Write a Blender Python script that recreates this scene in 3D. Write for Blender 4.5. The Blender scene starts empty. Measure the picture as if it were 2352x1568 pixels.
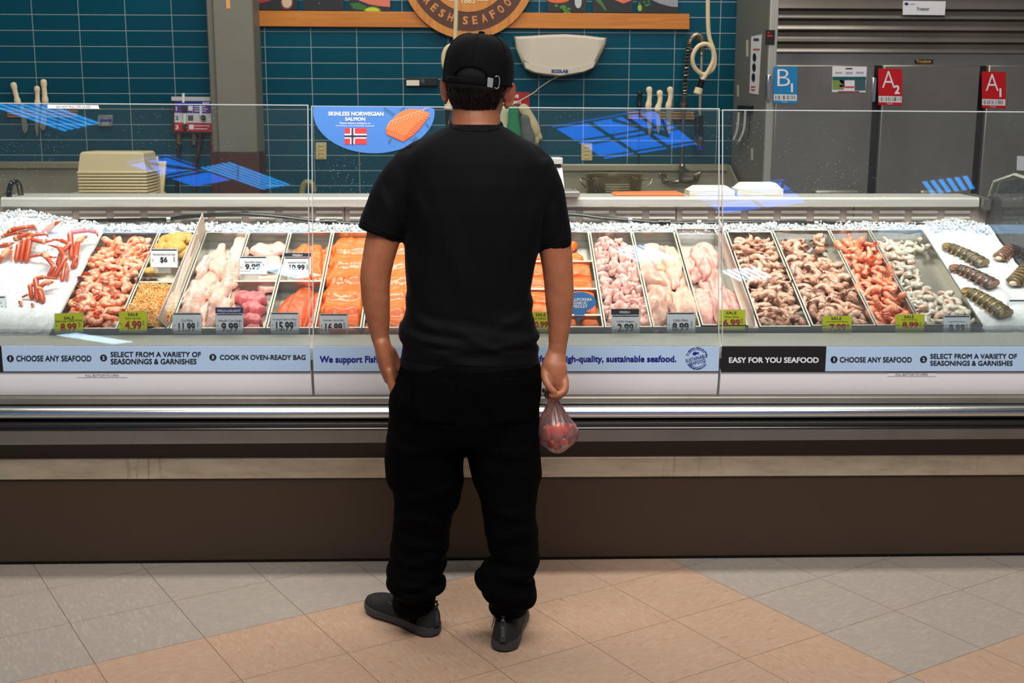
import bpy, bmesh, math, random
import numpy as np
from mathutils import Vector, Matrix, noise as mnoise

RND = random.Random(11)
scene = bpy.context.scene
COL = scene.collection
# ------------------------------------------------------------------ camera model (full frame 2352 x 1568)
FPX, PITCH, ROLL, YAW, CAMH = 2737.5, .18965, .0022, .03, 1.4745
_cp, _sp = math.cos(PITCH), math.sin(PITCH)
FW = Vector((math.sin(YAW) * _cp, math.cos(YAW) * _cp, -_sp))
_rt = Vector((math.cos(YAW), -math.sin(YAW), 0))
_up = _rt.cross(FW)
RT = math.cos(ROLL) * _rt + math.sin(ROLL) * _up
UP = -math.sin(ROLL) * _rt + math.cos(ROLL) * _up
CAM = Vector((0, 0, CAMH))
def ray(x, y): return FW + RT * ((x - 1176) / FPX) + UP * ((784 - y) / FPX)
def at_y(x, y, Y):
    d = ray(x, y); return CAM + d * (Y / d.y)
def at_z(x, y, Z=0.0):
    d = ray(x, y); return CAM + d * ((Z - CAMH) / d.z)
# ------------------------------------------------------------------ colour and materials
def lin(c):
    out = []
    for v in c[:3]:
        v = v / 255.0
        out.append(v / 12.92 if v <= .04045 else ((v + .055) / 1.055) ** 2.4)
    return (out[0], out[1], out[2], 1.0)
_M = {}
class NT:
    def __init__(s, name):
        s.m = bpy.data.materials.new(name); s.m.use_nodes = True
        s.t = s.m.node_tree; s.t.nodes.clear()
        s.out = s.n('ShaderNodeOutputMaterial')
    def n(s, typ, **kw):
        nd = s.t.nodes.new(typ)
        for k, v in kw.items():
            if k.startswith('_'): setattr(nd, k[1:], v)
        for k, v in kw.items():
            if k.startswith('_'): continue
            key = int(k[1:]) if k[0] == 'i' and k[1:].isdigit() else k.replace('__', ' ')
            tgt = nd.inputs[key]
            if isinstance(v, bpy.types.NodeSocket): s.t.links.new(v, tgt)
            else: tgt.default_value = v
        return nd
    def link(s, a, b): s.t.links.new(a, b)
    def surf(s, sh): s.t.links.new(sh, s.out.inputs['Surface'])
    def math(s, op, a, b=0.0, c=0.0): return s.n('ShaderNodeMath', _operation=op, i0=a, i1=b, i2=c).outputs[0]
    def mix(s, f, a, b):
        nd = s.n('ShaderNodeMix', _data_type='RGBA')
        for k, v in ((0, f), (6, a), (7, b)):
            if isinstance(v, bpy.types.NodeSocket): s.t.links.new(v, nd.inputs[k])
            else: nd.inputs[k].default_value = v
        return nd.outputs[2]
    def ramp(s, f, stops):
        nd = s.n('ShaderNodeValToRGB', Fac=f); cr = nd.color_ramp
        while len(cr.elements) < len(stops): cr.elements.new(.5)
        for e, (p, c) in zip(cr.elements, stops): e.position = p; e.color = c
        return nd.outputs[0]
    def obj(s): return s.n('ShaderNodeTexCoord').outputs['Object']
    def uv(s): return s.n('ShaderNodeTexCoord').outputs['UV']
    def noise(s, vec, sc, det=3, rough=.55, dist=0.0): return s.n('ShaderNodeTexNoise', Vector=vec, Scale=sc, Detail=det, Roughness=rough, Distortion=dist).outputs[0]
    def scale(s, vec, v): return s.n('ShaderNodeVectorMath', _operation='MULTIPLY', i0=vec, i1=v).outputs[0]
    def bump(s, h, st, d=.001): return s.n('ShaderNodeBump', Height=h, Strength=st, Distance=d).outputs[0]
def mat(name, col, rough=.5, metal=0.0, spec=.5, nz=None, bump=None, sss=0.0, coat=0.0, emit=0.0, stretch=None, attr=None, alpha=1.0, crough=.1, trans=0.0):
    """nz=(scale, amount, colour2); bump=(scale, strength); attr = colour attribute name"""
    if name in _M: return _M[name]
    t = NT(name); base = lin(col) if isinstance(col, tuple) else col
    c = base; vec = t.obj()
    if stretch: vec = t.scale(vec, stretch)
    if attr: c = t.n('ShaderNodeAttribute', _attribute_name=attr).outputs[0]
    if nz:
        f = t.noise(vec, nz[0], 4, .6)
        f = t.n('ShaderNodeMapRange', Value=f, i1=.3, i2=.7, i3=0.0, i4=nz[1]).outputs[0]
        c = t.mix(f, c, lin(nz[2]))
    kw = dict(Roughness=rough, Metallic=metal, Coat__Weight=coat, Coat__Roughness=crough, Alpha=alpha, Transmission__Weight=trans)
    b = t.n('ShaderNodeBsdfPrincipled', **kw)
    b.inputs['Specular IOR Level'].default_value = spec
    if isinstance(c, bpy.types.NodeSocket): t.link(c, b.inputs['Base Color'])
    else: b.inputs['Base Color'].default_value = c
    if sss:
        b.inputs['Subsurface Weight'].default_value = sss; b.inputs['Subsurface Radius'].default_value = (.012, .006, .004); b.inputs['Subsurface Scale'].default_value = 1.0
    if bump:
        h = t.noise(vec, bump[0], 4, .6); t.link(t.bump(h, bump[1]), b.inputs['Normal'])
    if emit:
        b.inputs['Emission Color'].default_value = base; b.inputs['Emission Strength'].default_value = emit
    t.surf(b.outputs[0]); _M[name] = t.m
    return t.m
def clear(name, tint=(250, 252, 252), dust=0.0, haze=0.0, rough=.01, ior=1.45, hcol=(235, 238, 240)):
    """clear sheet: transparent + fresnel reflection, plus scattered dust and a little haze"""
    if name in _M: return _M[name]
    t = NT(name)
    tr = t.n('ShaderNodeBsdfTransparent', Color=lin(tint)); gl = t.n('ShaderNodeBsdfGlossy', Roughness=rough)
    fr = t.n('ShaderNodeFresnel', IOR=ior)
    sh = t.n('ShaderNodeMixShader', i0=fr.outputs[0], i1=tr.outputs[0], i2=gl.outputs[0]).outputs[0]
    if dust or haze:
        di = t.n('ShaderNodeBsdfDiffuse', Color=lin(hcol))
        f = haze
        if dust:
            o = t.obj()
            vor = t.n('ShaderNodeTexVoronoi', Vector=o, Scale=95.0).outputs['Distance']
            big = t.noise(o, 3.0, 2); thr = t.n('ShaderNodeMapRange', Value=big, i1=.35, i2=.75, i3=.03, i4=.14).outputs[0]
            spot = t.math('LESS_THAN', vor, thr)
            f = t.math('ADD', t.math('MULTIPLY', spot, dust), haze)
        sh = t.n('ShaderNodeMixShader', i0=f, i1=sh, i2=di.outputs[0]).outputs[0]
    t.surf(sh); _M[name] = t.m
    return t.m
def emissive(name, col, st):
    if name in _M: return _M[name]
    t = NT(name); t.surf(t.n('ShaderNodeEmission', Color=lin(col), Strength=st).outputs[0]); _M[name] = t.m
    return t.m
# ------------------------------------------------------------------ mesh builder
def V3(*a): return Vector(a)
class MB:
    def __init__(s): s.v = []; s.f = []; s.mi = []; s.uv = {}; s.col = None
    def add(s, vs, fs, m=0, uvs=None):
        o = len(s.v); s.v += [Vector(p) for p in vs]
        for k, f in enumerate(fs):
            if uvs is not None: s.uv[len(s.f)] = [uvs[i] for i in f]
            s.f.append([i + o for i in f]); s.mi.append(m)
        return o
    def box(s, x0, x1, y0, y1, z0, z1, m=0):
        vs = [(x, y, z) for z in (z0, z1) for y in (y0, y1) for x in (x0, x1)]
        s.add(vs, [(0, 2, 3, 1), (4, 5, 7, 6), (0, 1, 5, 4), (2, 6, 7, 3), (0, 4, 6, 2), (1, 3, 7, 5)], m); return s
    def hexa(s, p, m=0):
        """p: 8 points, bottom loop 4 then top loop 4"""
        s.add(p, [(3, 2, 1, 0), (4, 5, 6, 7), (0, 1, 5, 4), (1, 2, 6, 5), (2, 3, 7, 6), (3, 0, 4, 7)], m); return s
    def slab(s, quad, n, m=0):
        """quad of 4 points thickened along vector n"""
        q = [Vector(p) for p in quad]; return s.hexa([p + n for p in q] + q, m)
    def loft(s, rings, cap=True, m=0, closed=True, uv=False):
        n = len(rings[0]); vs = [p for r in rings for p in r]; fs = []
        kk = n if closed else n - 1
        for i in range(len(rings) - 1):
            for j in range(kk):
                a = i * n + j; b = i * n + (j + 1) % n
                fs.append((a, b, b + n, a + n))
        if cap and closed:
            fs.append(tuple(range(n))[::-1]); fs.append(tuple((len(rings) - 1) * n + j for j in range(n)))
        uvs = None
        if uv: uvs = [(i / (len(rings) - 1), j / max(1, n - 1)) for i in range(len(rings)) for j in range(n)]
        s.add(vs, fs, m, uvs); return s
    def tube(s, path, r, n=10, m=0, cap=True, flat=1.0, upv=None, roundend=False):
        path = [Vector(p) for p in path]; rs = r if isinstance(r, (list, tuple)) else [r] * len(path)
        T = []
        for i in range(len(path)):
            a = path[max(0, i - 1)]; b = path[min(len(path) - 1, i + 1)]; T.append((b - a).normalized())
        u = Vector(upv) if upv else (Vector((0, 0, 1)) if abs(T[0].z) < .9 else Vector((1, 0, 0)))
        u = (u - T[0] * u.dot(T[0])).normalized(); rings = []
        pts = list(zip(path, rs, T))
        if roundend:
            p, q, t0 = pts[0]; e, g, t1 = pts[-1]
            pre = [(p - t0 * q * math.cos(a), q * math.sin(a), t0) for a in (.25, .7, 1.15)]
            post = [(e + t1 * g * math.cos(a), g * math.sin(a), t1) for a in (1.15, .7, .25)]
            pts = pre + pts + post
        for p, q, t in pts:
            u = (u - t * u.dot(t)).normalized(); w = t.cross(u)
            rings.append([p + (u * math.cos(2 * math.pi * k / n) * flat + w * math.sin(2 * math.pi * k / n)) * q for k in range(n)])
        return s.loft(rings, cap, m)
    def ell(s, c, rx, ry, rz, nu=16, nv=10, m=0, M=None):
        rings = []
        for i in range(1, nv):
            ph = math.pi * i / nv
            rings.append([Vector((rx * math.sin(ph) * math.cos(2 * math.pi * j / nu), ry * math.sin(ph) * math.sin(2 * math.pi * j / nu), -rz * math.cos(ph))) for j in range(nu)])
        vs = [p for r in rings for p in r] + [Vector((0, 0, -rz)), Vector((0, 0, rz))]
        if M: vs = [M @ p for p in vs]
        vs = [p + Vector(c) for p in vs]; fs = []; k = len(vs)
        for i in range(nv - 2):
            for j in range(nu):
                a = i * nu + j; b = i * nu + (j + 1) % nu; fs.append((a, b, b + nu, a + nu))
        for j in range(nu):
            fs.append((k - 2, (j + 1) % nu, j)); fs.append((k - 1, (nv - 2) * nu + j, (nv - 2) * nu + (j + 1) % nu))
        s.add(vs, fs, m); return s
    def prism(s, pts, n, m=0):
        """polygon pts (3-D, planar) thickened by vector n"""
        k = len(pts); a = [Vector(p) for p in pts]; n = Vector(n)
        fs = [tuple(range(k)), tuple(range(k, 2 * k))[::-1]] + [(i, i + k, (i + 1) % k + k, (i + 1) % k) for i in range(k)]
        s.add(a + [p + n for p in a], fs, m); return s
    def lathe(s, prof, c=(0, 0, 0), n=24, m=0, sx=1.0, sy=1.0, cap=True):
        c = Vector(c)
        return s.loft([[c + Vector((r * sx * math.cos(2 * math.pi * k / n), r * sy * math.sin(2 * math.pi * k / n), z)) for k in range(n)] for r, z in prof], cap, m)
    def grid(s, P, m=0, uv=True, closed_u=False):
        nu = len(P); nv = len(P[0]); vs = [p for r in P for p in r]
        fs = [(i * nv + j, (i + 1) * nv + j, (i + 1) * nv + j + 1, i * nv + j + 1) for i in range(nu - 1) for j in range(nv - 1)]
        uvs = [(i / (nu - 1), j / (nv - 1)) for i in range(nu) for j in range(nv)] if uv else None
        s.add(vs, fs, m, uvs); return s
    def build(s, name, mats, parent=None, smooth=True, angle=.6, bevel=0.0, origin=None, recalc=True, seg=2):
        if not isinstance(mats, (list, tuple)): mats = [mats]
        if parent is not None:
            top = parent
            while top.parent: top = top.parent
            inv = top.matrix_basis.inverted(); vs = [inv @ p for p in s.v]; o = None
        else:
            if origin is None:
                xs = [p.x for p in s.v]; ys = [p.y for p in s.v]; zs = [p.z for p in s.v]
                origin = Vector(((min(xs) + max(xs)) / 2, (min(ys) + max(ys)) / 2, min(zs)))
            o = Vector(origin); vs = [p - o for p in s.v]
        me = bpy.data.meshes.new(name); me.from_pydata([tuple(p) for p in vs], [], s.f)
        for mm in mats: me.materials.append(mm)
        me.polygons.foreach_set('material_index', s.mi)
        if s.uv:
            ul = me.uv_layers.new(name='UVMap'); li = 0
            for fi, f in enumerate(s.f):
                u = s.uv.get(fi)
                for k in range(len(f)):
                    if u: ul.data[li].uv = u[k]
                    li += 1
        if s.col is not None:
            at = me.color_attributes.new('Col', 'FLOAT_COLOR', 'POINT')
            for i, c in enumerate(s.col): at.data[i].color = (c[0], c[1], c[2], 1)
        if recalc:
            bm = bmesh.new(); bm.from_mesh(me); bmesh.ops.recalc_face_normals(bm, faces=bm.faces); bm.to_mesh(me); bm.free()
        if smooth:
            me.polygons.foreach_set('use_smooth', [True] * len(me.polygons))
            if angle: me.set_sharp_from_angle(angle=angle)
        me.update()
        ob = bpy.data.objects.new(name, me); COL.objects.link(ob)
        if parent is not None: ob.parent = parent
        else: ob.location = o
        if bevel:
            bv = ob.modifiers.new('soft_edge', 'BEVEL'); bv.width = bevel; bv.segments = seg; bv.limit_method = 'ANGLE'; bv.angle_limit = .7
        return ob
def tag(o, label, cat, group=None, kind=None):
    o['label'] = label; o['category'] = cat
    if group: o['group'] = group
    if kind: o['kind'] = kind
    return o
def thing(name, label, cat, loc, group=None):
    o = bpy.data.objects.new(name, None); COL.objects.link(o); o.location = Vector(loc); o.empty_display_size = .05
    return tag(o, label, cat, group)
def struct(name, mb, m, **kw):
    o = mb.build(name, m, **kw); o['kind'] = 'structure'; return o
def copy_tree(o, M=None, parent=None):
    c = o.copy(); COL.objects.link(c)
    if parent is not None: c.parent = parent
    if M is not None: c.matrix_basis = M
    for ch in CHILD.get(o.name, ()): copy_tree(ch, None, c)
    return c
CHILD = {}
def kid(parent, ch): CHILD.setdefault(parent.name, []).append(ch); return ch
def circ(c, r, n, ux, uz, a0=0.0, a1=2 * math.pi, full=True):
    k = n if full else n + 1
    return [Vector(c) + Vector(ux) * r * math.cos(a0 + (a1 - a0) * i / n) + Vector(uz) * r * math.sin(a0 + (a1 - a0) * i / n) for i in range(k)]
# ------------------------------------------------------------------ lettering: text outlines fitted into picture-measured rectangles on a real surface
_txt = {}
def glyphs(s, bold, spacing=1.0):
    k = (s, bold, spacing)
    if k in _txt: return _txt[k]
    cu = bpy.data.curves.new('t', 'FONT'); cu.body = s; cu.size = 1.0; cu.offset = min(bold, 0); cu.resolution_u = 3; cu.space_character = spacing; cu.fill_mode = 'FRONT'
    ob = bpy.data.objects.new('t', cu); COL.objects.link(ob)
    dg = bpy.context.evaluated_depsgraph_get(); me = ob.evaluated_get(dg).to_mesh()
    vs = [(v.co.x, v.co.y) for v in me.vertices]; fs = [tuple(p.vertices) for p in me.polygons]
    ob.evaluated_get(dg).to_mesh_clear(); bpy.data.objects.remove(ob); bpy.data.curves.remove(cu)
    x0 = min(v[0] for v in vs); x1 = max(v[0] for v in vs); y0 = min(v[1] for v in vs); y1 = max(v[1] for v in vs)
    W_, H_ = x1 - x0, max(1e-6, y1 - y0)
    if bold > 0:
        b = bold * 1.5; base, bf, vs, fs = vs, fs, [], []
        for dx, dy in ((-b, -b), (b, -b), (b, b), (-b, b), (0, 0)):
            o = len(vs); vs += [(x + dx, y + dy) for x, y in base]; fs += [tuple(i + o for i in f) for f in bf]
        x0 -= b; x1 += b; y0 -= b; y1 += b; W_, H_ = x1 - x0, y1 - y0
    vs = [((x - x0) / W_, (y - y0) / H_) for x, y in vs]
    _txt[k] = (vs, fs); return _txt[k]
def letter(mb, s, p00, p10, p01, off, bold=.0, m=0, spacing=1.0):
    """p00 lower-left, p10 lower-right, p01 upper-left corner of the ink box (3-D); off lifts it off the surface"""
    vs, fs = glyphs(s, bold, spacing); p00 = Vector(p00); ux = Vector(p10) - p00; uy = Vector(p01) - p00; off = Vector(off)
    n5 = len(vs) // 5 if bold > 0 else len(vs); e = (off.normalized() if off.length > 1e-9 else Vector((0, -1, 0))) * .00004
    mb.add([p00 + ux * x + uy * y + off + e * (i // n5) for i, (x, y) in enumerate(vs)], fs, m)
def letter_px(mb, s, x0, y0, x1, y1, P, off, bold=.0, m=0, rise=0.0, spacing=1.0):
    """ink box given in photo pixels; P maps a pixel onto the surface; rise = pixels the right end sits higher"""
    letter(mb, s, P(x0, y1), P(x1, y1 - rise), P(x0, y0), off, bold, m, spacing)
# ------------------------------------------------------------------ fused organic surfaces
def fuse(mb, name, m, parent, voxel, smooth=4, disp=None, fac=.5, colfn=None):
    me = bpy.data.meshes.new('tmp'); me.from_pydata([tuple(p) for p in mb.v], [], mb.f)
    bm = bmesh.new(); bm.from_mesh(me); bmesh.ops.recalc_face_normals(bm, faces=bm.faces); bm.to_mesh(me); bm.free()
    ob = bpy.data.objects.new('tmp', me); COL.objects.link(ob)
    r = ob.modifiers.new('r', 'REMESH'); r.mode = 'VOXEL'; r.voxel_size = voxel
    if smooth:
        s = ob.modifiers.new('s', 'SMOOTH'); s.iterations = smooth; s.factor = fac
    dg = bpy.context.evaluated_depsgraph_get(); ev = ob.evaluated_get(dg)
    nm = bpy.data.meshes.new_from_object(ev); nm.name = name
    bpy.data.objects.remove(ob); bpy.data.meshes.remove(me)
    if disp:
        n = len(nm.vertices)
        co = np.empty(n * 3, np.float32); no = np.empty(n * 3, np.float32)
        nm.vertices.foreach_get('co', co); nm.vertices.foreach_get('normal', no)
        co = co.reshape(-1, 3); no = no.reshape(-1, 3)
        d = np.array([disp(Vector(c), Vector(q)) for c, q in zip(co, no)], np.float32)
        co = co + no * d[:, None]; nm.vertices.foreach_set('co', co.ravel())
    if colfn:
        at = nm.color_attributes.new('Col', 'FLOAT_COLOR', 'POINT')
        at.data.foreach_set('color', [x for v in nm.vertices for x in colfn(v.co)])
    nm.materials.clear()
    for k in (m if isinstance(m, (list, tuple)) else [m]): nm.materials.append(k)
    nm.polygons.foreach_set('use_smooth', [True] * len(nm.polygons))
    o = bpy.data.objects.new(name, nm); COL.objects.link(o)
    if parent is not None:
        top = parent
        while top.parent: top = top.parent
        nm.transform(top.matrix_basis.inverted()); o.parent = parent
    return o
def sm(a, b, x):
    t = max(0.0, min(1.0, (x - a) / (b - a))); return t * t * (3 - 2 * t)
def lerp_tab(tab, x):
    """rows sorted by first column; interpolates the other columns"""
    if x <= tab[0][0]: return tab[0][1:]
    for a, b in zip(tab, tab[1:]):
        if x <= b[0]:
            t = (x - a[0]) / (b[0] - a[0]); return tuple(p + (q - p) * t for p, q in zip(a[1:], b[1:]))
    return tab[-1][1:]
def cat_path(pts, k=6):
    """Catmull-Rom through pts"""
    P = [Vector(p) for p in pts]; out = []
    for i in range(len(P) - 1):
        a = P[max(0, i - 1)]; b = P[i]; c = P[i + 1]; d = P[min(len(P) - 1, i + 2)]
        for j in range(k):
            t = j / k; out.append(.5 * ((2 * b) + (c - a) * t + (2 * a - 5 * b + 4 * c - d) * t * t + (3 * b - a - 3 * c + d) * t ** 3))
    out.append(P[-1]); return out
# ================================================================== SETTING
WY = 8.284                                   # face of the tiled wall
def wp(px, py, off=0.0): return at_y(px, py, WY - off)
def floor_mat():
    t = NT('vinyl_floor_tile'); pos = t.n('ShaderNodeNewGeometry').outputs['Position']
    th = .531; P = .3048
    rel = t.n('ShaderNodeVectorMath', _operation='SUBTRACT', i0=pos, i1=(-1.043, 3.0546, 0)).outputs[0]
    def dot(v): return t.n('ShaderNodeVectorMath', _operation='DOT_PRODUCT', i0=rel, i1=v).outputs['Value']
    b = t.math('MULTIPLY', dot((math.cos(th), math.sin(th), 0)), 1 / P)
    a = t.math('MULTIPLY', dot((math.sin(th), -math.cos(th), 0)), 1 / P)
    ina = t.math('LESS_THAN', t.math('FLOORED_MODULO', a, 8.0), 4.0)
    inb = t.math('LESS_THAN', t.math('FLOORED_MODULO', t.math('ADD', b, 6.0), 24.0), 12.0)
    pink = t.math('COMPARE', ina, inb, .1)
    fa = t.math('FLOOR', a); fb = t.math('FLOOR', b)
    cell = t.n('ShaderNodeCombineXYZ', X=fa, Y=fb, Z=0.0).outputs[0]
    wn = t.n('ShaderNodeTexWhiteNoise', Vector=cell, _noise_dimensions='3D').outputs['Value']
    flip = t.math('GREATER_THAN', wn, .5)
    def streak(v): return t.noise(t.n('ShaderNodeVectorMath', _operation='MULTIPLY', i0=t.n('ShaderNodeCombineXYZ', X=a, Y=b, Z=wn).outputs[0], i1=v).outputs[0], 1.0, 3, .6, .4)
    s1 = streak((9, 34, 5)); s2 = streak((34, 9, 5))
    st = t.n('ShaderNodeMix', _data_type='FLOAT', i0=flip, i2=s1, i3=s2).outputs[0]
    col = t.mix(pink, lin((144, 137, 129)), lin((164, 135, 113)))
    col = t.mix(t.n('ShaderNodeMapRange', Value=st, i1=.48, i2=.68, i3=0.0, i4=.45).outputs[0], col, lin((176, 160, 145)))
    dk = t.n('ShaderNodeMapRange', Value=st, i1=.30, i2=.36, i3=.75, i4=0.0).outputs[0]
    col = t.mix(dk, col, t.mix(pink, lin((150, 128, 110)), lin((150, 92, 66))))
    col = t.mix(t.math('MULTIPLY', t.math('SUBTRACT', wn, .3), .2), col, lin((150, 138, 126)))
    def line(v):
        fr = t.math('FRACT', v); d = t.math('MINIMUM', fr, t.math('SUBTRACT', 1.0, fr)); return t.math('LESS_THAN', d, .0038)
    ln = t.math('MAXIMUM', line(a), line(b))
    col = t.mix(t.math('MULTIPLY', ln, .75), col, lin((84, 66, 48)))
    big = t.n('ShaderNodeMapRange', Value=t.noise(pos, 1.6, 3), i1=.45, i2=.75, i3=0.0, i4=.18).outputs[0]
    col = t.mix(big, col, lin((120, 104, 90)))
    bs = t.n('ShaderNodeBsdfPrincipled', Roughness=t.n('ShaderNodeMapRange', Value=big, i1=0.0, i2=.18, i3=.30, i4=.42).outputs[0])
    t.link(col, bs.inputs['Base Color']); bs.inputs['Specular IOR Level'].default_value = .4
    t.link(t.bump(st, .06), bs.inputs['Normal']); t.surf(bs.outputs[0]); return t.m
def wall_mat():
    t = NT('teal_wall_tile'); pos = t.n('ShaderNodeNewGeometry').outputs['Position']
    sx = t.n('ShaderNodeSeparateXYZ', Vector=pos)
    v = t.n('ShaderNodeCombineXYZ', X=t.math('ADD', sx.outputs[0], 1.415 + 30 * .307), Y=t.math('ADD', sx.outputs[2], -2.0056 + 30 * .10265), Z=0.0).outputs[0]
    br = t.n('ShaderNodeTexBrick', Vector=v, Scale=1.0, _offset=0.0, _squash=1.0, Color1=lin((0, 76, 94)), Color2=lin((1, 70, 88)), Mortar=lin((150, 164, 164)), Mortar__Size=.0024, Mortar__Smooth=.3, Bias=0.0, Brick__Width=.307, Row__Height=.10265)
    nz = t.noise(v, 5.0, 3)
    c = t.mix(t.math('MULTIPLY', t.math('MULTIPLY', nz, .25), t.math('SUBTRACT', 1.0, br.outputs['Fac'])), br.outputs[0], lin((0, 52, 66)))
    bs = t.n('ShaderNodeBsdfPrincipled', Roughness=t.math('MULTIPLY_ADD', br.outputs['Fac'], .5, .22))
    t.link(c, bs.inputs['Base Color']); bs.inputs['Specular IOR Level'].default_value = .35
    t.link(t.n('ShaderNodeBump', Height=t.math('ADD', t.math('SUBTRACT', 1.0, br.outputs['Fac']), t.math('MULTIPLY', nz, .5)), Strength=.35, Distance=.002).outputs[0], bs.inputs['Normal'])
    t.surf(bs.outputs[0]); return t.m
struct('floor', MB().box(-14, 14, -30, WY + .12, -.1, 0), floor_mat(), smooth=False)
struct('wall_back', MB().box(-7, 7, WY, WY + .12, 0, 5.5), wall_mat(), smooth=False)
struct('ceiling', MB().box(-14, 14, -30, WY + .12, 5.6, 5.7), mat('ceiling_deck', (70, 70, 72), .9), smooth=False)
# painted steel column against the wall, maroon foot
gcol = mat('column_paint', (124, 122, 110), .5, nz=(6, .3, (104, 102, 92)), bump=(60, .05))
cy0 = WY - .26
cx0 = at_y(502, 350, cy0).x; cx1 = at_y(593, 350, cy0).x; zb = at_y(540, 351, cy0).z
mb = MB()
mb.box(cx0, cx1, cy0, WY, zb, 5.6); mb.box(cx0 - .05, cx0, cy0 + .05, WY, zb, 5.6)
col = struct('column', mb, gcol, bevel=.008)
mb = MB().box(cx0 - .004, cx1 + .004, cy0 - .004, WY, 0, zb); mb.box(cx0 - .055, cx0 - .004, cy0 + .045, WY, 0, zb)
mb.build('column_foot', mat('maroon_paint', (78, 40, 36), .6, nz=(9, .5, (52, 28, 26))), col, bevel=.004)
tp = MB(); a = at_y(519, -6, cy0); b = at_y(529, 20, cy0)
tp.box(a.x, b.x, cy0 - .002, cy0, b.z, a.z)
tag(tp.build('tape_strip', mat('tan_tape', (226, 168, 96), .7)), 'short strip of tan tape stuck high on the grey column', 'tape')
# ------------------------------------------------------------------ store ceiling lamps and skylights (seen only as reflections in the case glass)
E1 = Vector((math.cos(.531), math.sin(.531), 0)); E2 = Vector((math.sin(.531), -math.cos(.531), 0)); CZ = 5.5
white_em = emissive('tube_glow', (34, 160, 255), 13.0); far_em = emissive('far_tube_glow', (190, 226, 255), 22.0); blue_em = emissive('skylight_glow', (10, 116, 255), 11.0)
dk = mat('lamp_housing', (60, 60, 62), .6)
def troffer(c, la, lb, n, label):
    c = Vector((c[0], c[1], CZ)); th = thing('ceiling_lamp', label, 'ceiling lamp', c, 'strip lamps on the store ceiling')
    def obox(a0, a1, b0, b1, z0, z1): return [c + E1 * a + E2 * b + Vector((0, 0, z)) for z in (z0, z1) for a, b in ((a0, b0), (a1, b0), (a1, b1), (a0, b1))]
    m = MB().hexa(obox(-la / 2 - .05, la / 2 + .05, -lb / 2 - .05, lb / 2 + .05, .04, .1)); m.build('housing', dk, th, smooth=False)
    for i in range(n):
        a = -la / 2 + la * (i + .5) / n; w = la / n * .29
        MB().hexa(obox(a - w, a + w, -lb / 2, lb / 2, .034, .038)).build('tube', far_em if c.y < -13 else white_em, th, smooth=False)
troffer((-5.9, -7.75), .75, 1.9, 6, 'striped strip lamp on the store ceiling, over the crab end of the case')
troffer((-3.62, -11.0), .62, 1.45, 6, 'striped strip lamp beside the triangular skylight')
troffer((7.85, -11.5), .75, .9, 6, 'short striped strip lamp facing the stainless freezer')
troffer((-4.15, -18.5), .75, 1.5, 6, 'far strip lamp reflected over the tuna tags')
troffer((3.47, -16.7), .85, 1.5, 7, 'far strip lamp reflected over the catfish')
troffer((6.15, -18.9), .85, 1.4, 6, 'far strip lamp reflected beside the raw shrimp')
troffer((-11.5, -28.6), .9, 2.2, 5, 'farthest strip lamp at the end of the store')
for x0_, x1_, lb_ in ((-5.75, -3.95, 'long hanging strip lamp on the crab side of the aisle'), (-3.35, -2.2, 'shorter hanging strip lamp on the crab side of the aisle'), (5.4, 7.45, 'long hanging strip lamp on the lobster side of the aisle')):
    th = thing('hanging_lamp', lb_, 'hanging lamp', ((x0_ + x1_) / 2, -8, 3.9), 'strip lamps hanging over the aisle')
    MB().box(x0_, x1_, -8.06, -7.94, 4.0, 4.06).build('housing', dk, th, smooth=False); MB().box(x0_ + .02, x1_ - .02, -8.05, -7.95, 3.9, 3.998).build('tube', emissive('hanging_glow', (150, 206, 255), 5.0), th, smooth=False)
    for x_ in (x0_ + .2, x1_ - .2): MB().tube([(x_, -8, 4.06), (x_, -8, 5.6)], .006, 6).build('rod', dk, th)
def skylight(c, la, lb, bars_a, bars_b, truss, label):
    c = Vector((c[0], c[1], CZ)); th = thing('skylight', label, 'skylight', c, 'blue skylights of the store')
    def pt(a, b, z=0.0): return c + E1 * a + E2 * b + Vector((0, 0, z))
    def bx(a0, a1, b0, b1, z0, z1): return [pt(a, b, z) for z in (z0, z1) for a, b in ((a0, b0), (a1, b0), (a1, b1), (a0, b1))]
    MB().hexa(bx(-la / 2, la / 2, -lb / 2, lb / 2, .06, .08)).build('daylight_pane', blue_em, th, smooth=False)
    m = MB()
    for f in bars_a: m.hexa(bx(f * la - .035 - la / 2, f * la + .035 - la / 2, -lb / 2, lb / 2, .052, .057))
    for f in bars_b: m.hexa(bx(-la / 2, la / 2, f * lb - .035 - lb / 2, f * lb + .035 - lb / 2, .052, .057))
    m.build('glazing_bars', dk, th, smooth=False)
    for p, q in truss: MB().tube([pt(p[0] * la - la / 2, p[1] * lb - lb / 2, 0.02), pt(q[0] * la - la / 2, q[1] * lb - lb / 2, .02)], .022, 6).build('truss_rod', dk, th)
skylight((2.2, -9.0), 1.55, 1.75, (0, .36, .70, 1), (0, .40, .52, .9, 1), [((.6, 0), (.85, .6)), ((.85, 0), (.85, .6)), ((1, .1), (.85, .6))], 'blue skylight with dark glazing bars, over the middle of the store')
skylight((-4.62, -10.85), .85, 1.5, (0, 1), (0, .5, .6, 1), [((0, .5), (.5, 0)), ((.5, 0), (1, .5))], 'blue skylight beside a striped strip lamp')
skylight((4.75, -12.4), 1.6, 1.6, (0, .5, 1), (0, .4, .5, 1), [((.5, 0), (.8, .5)), ((.8, .5), (1, 0))], 'blue skylight nearest the freezer side')
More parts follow.
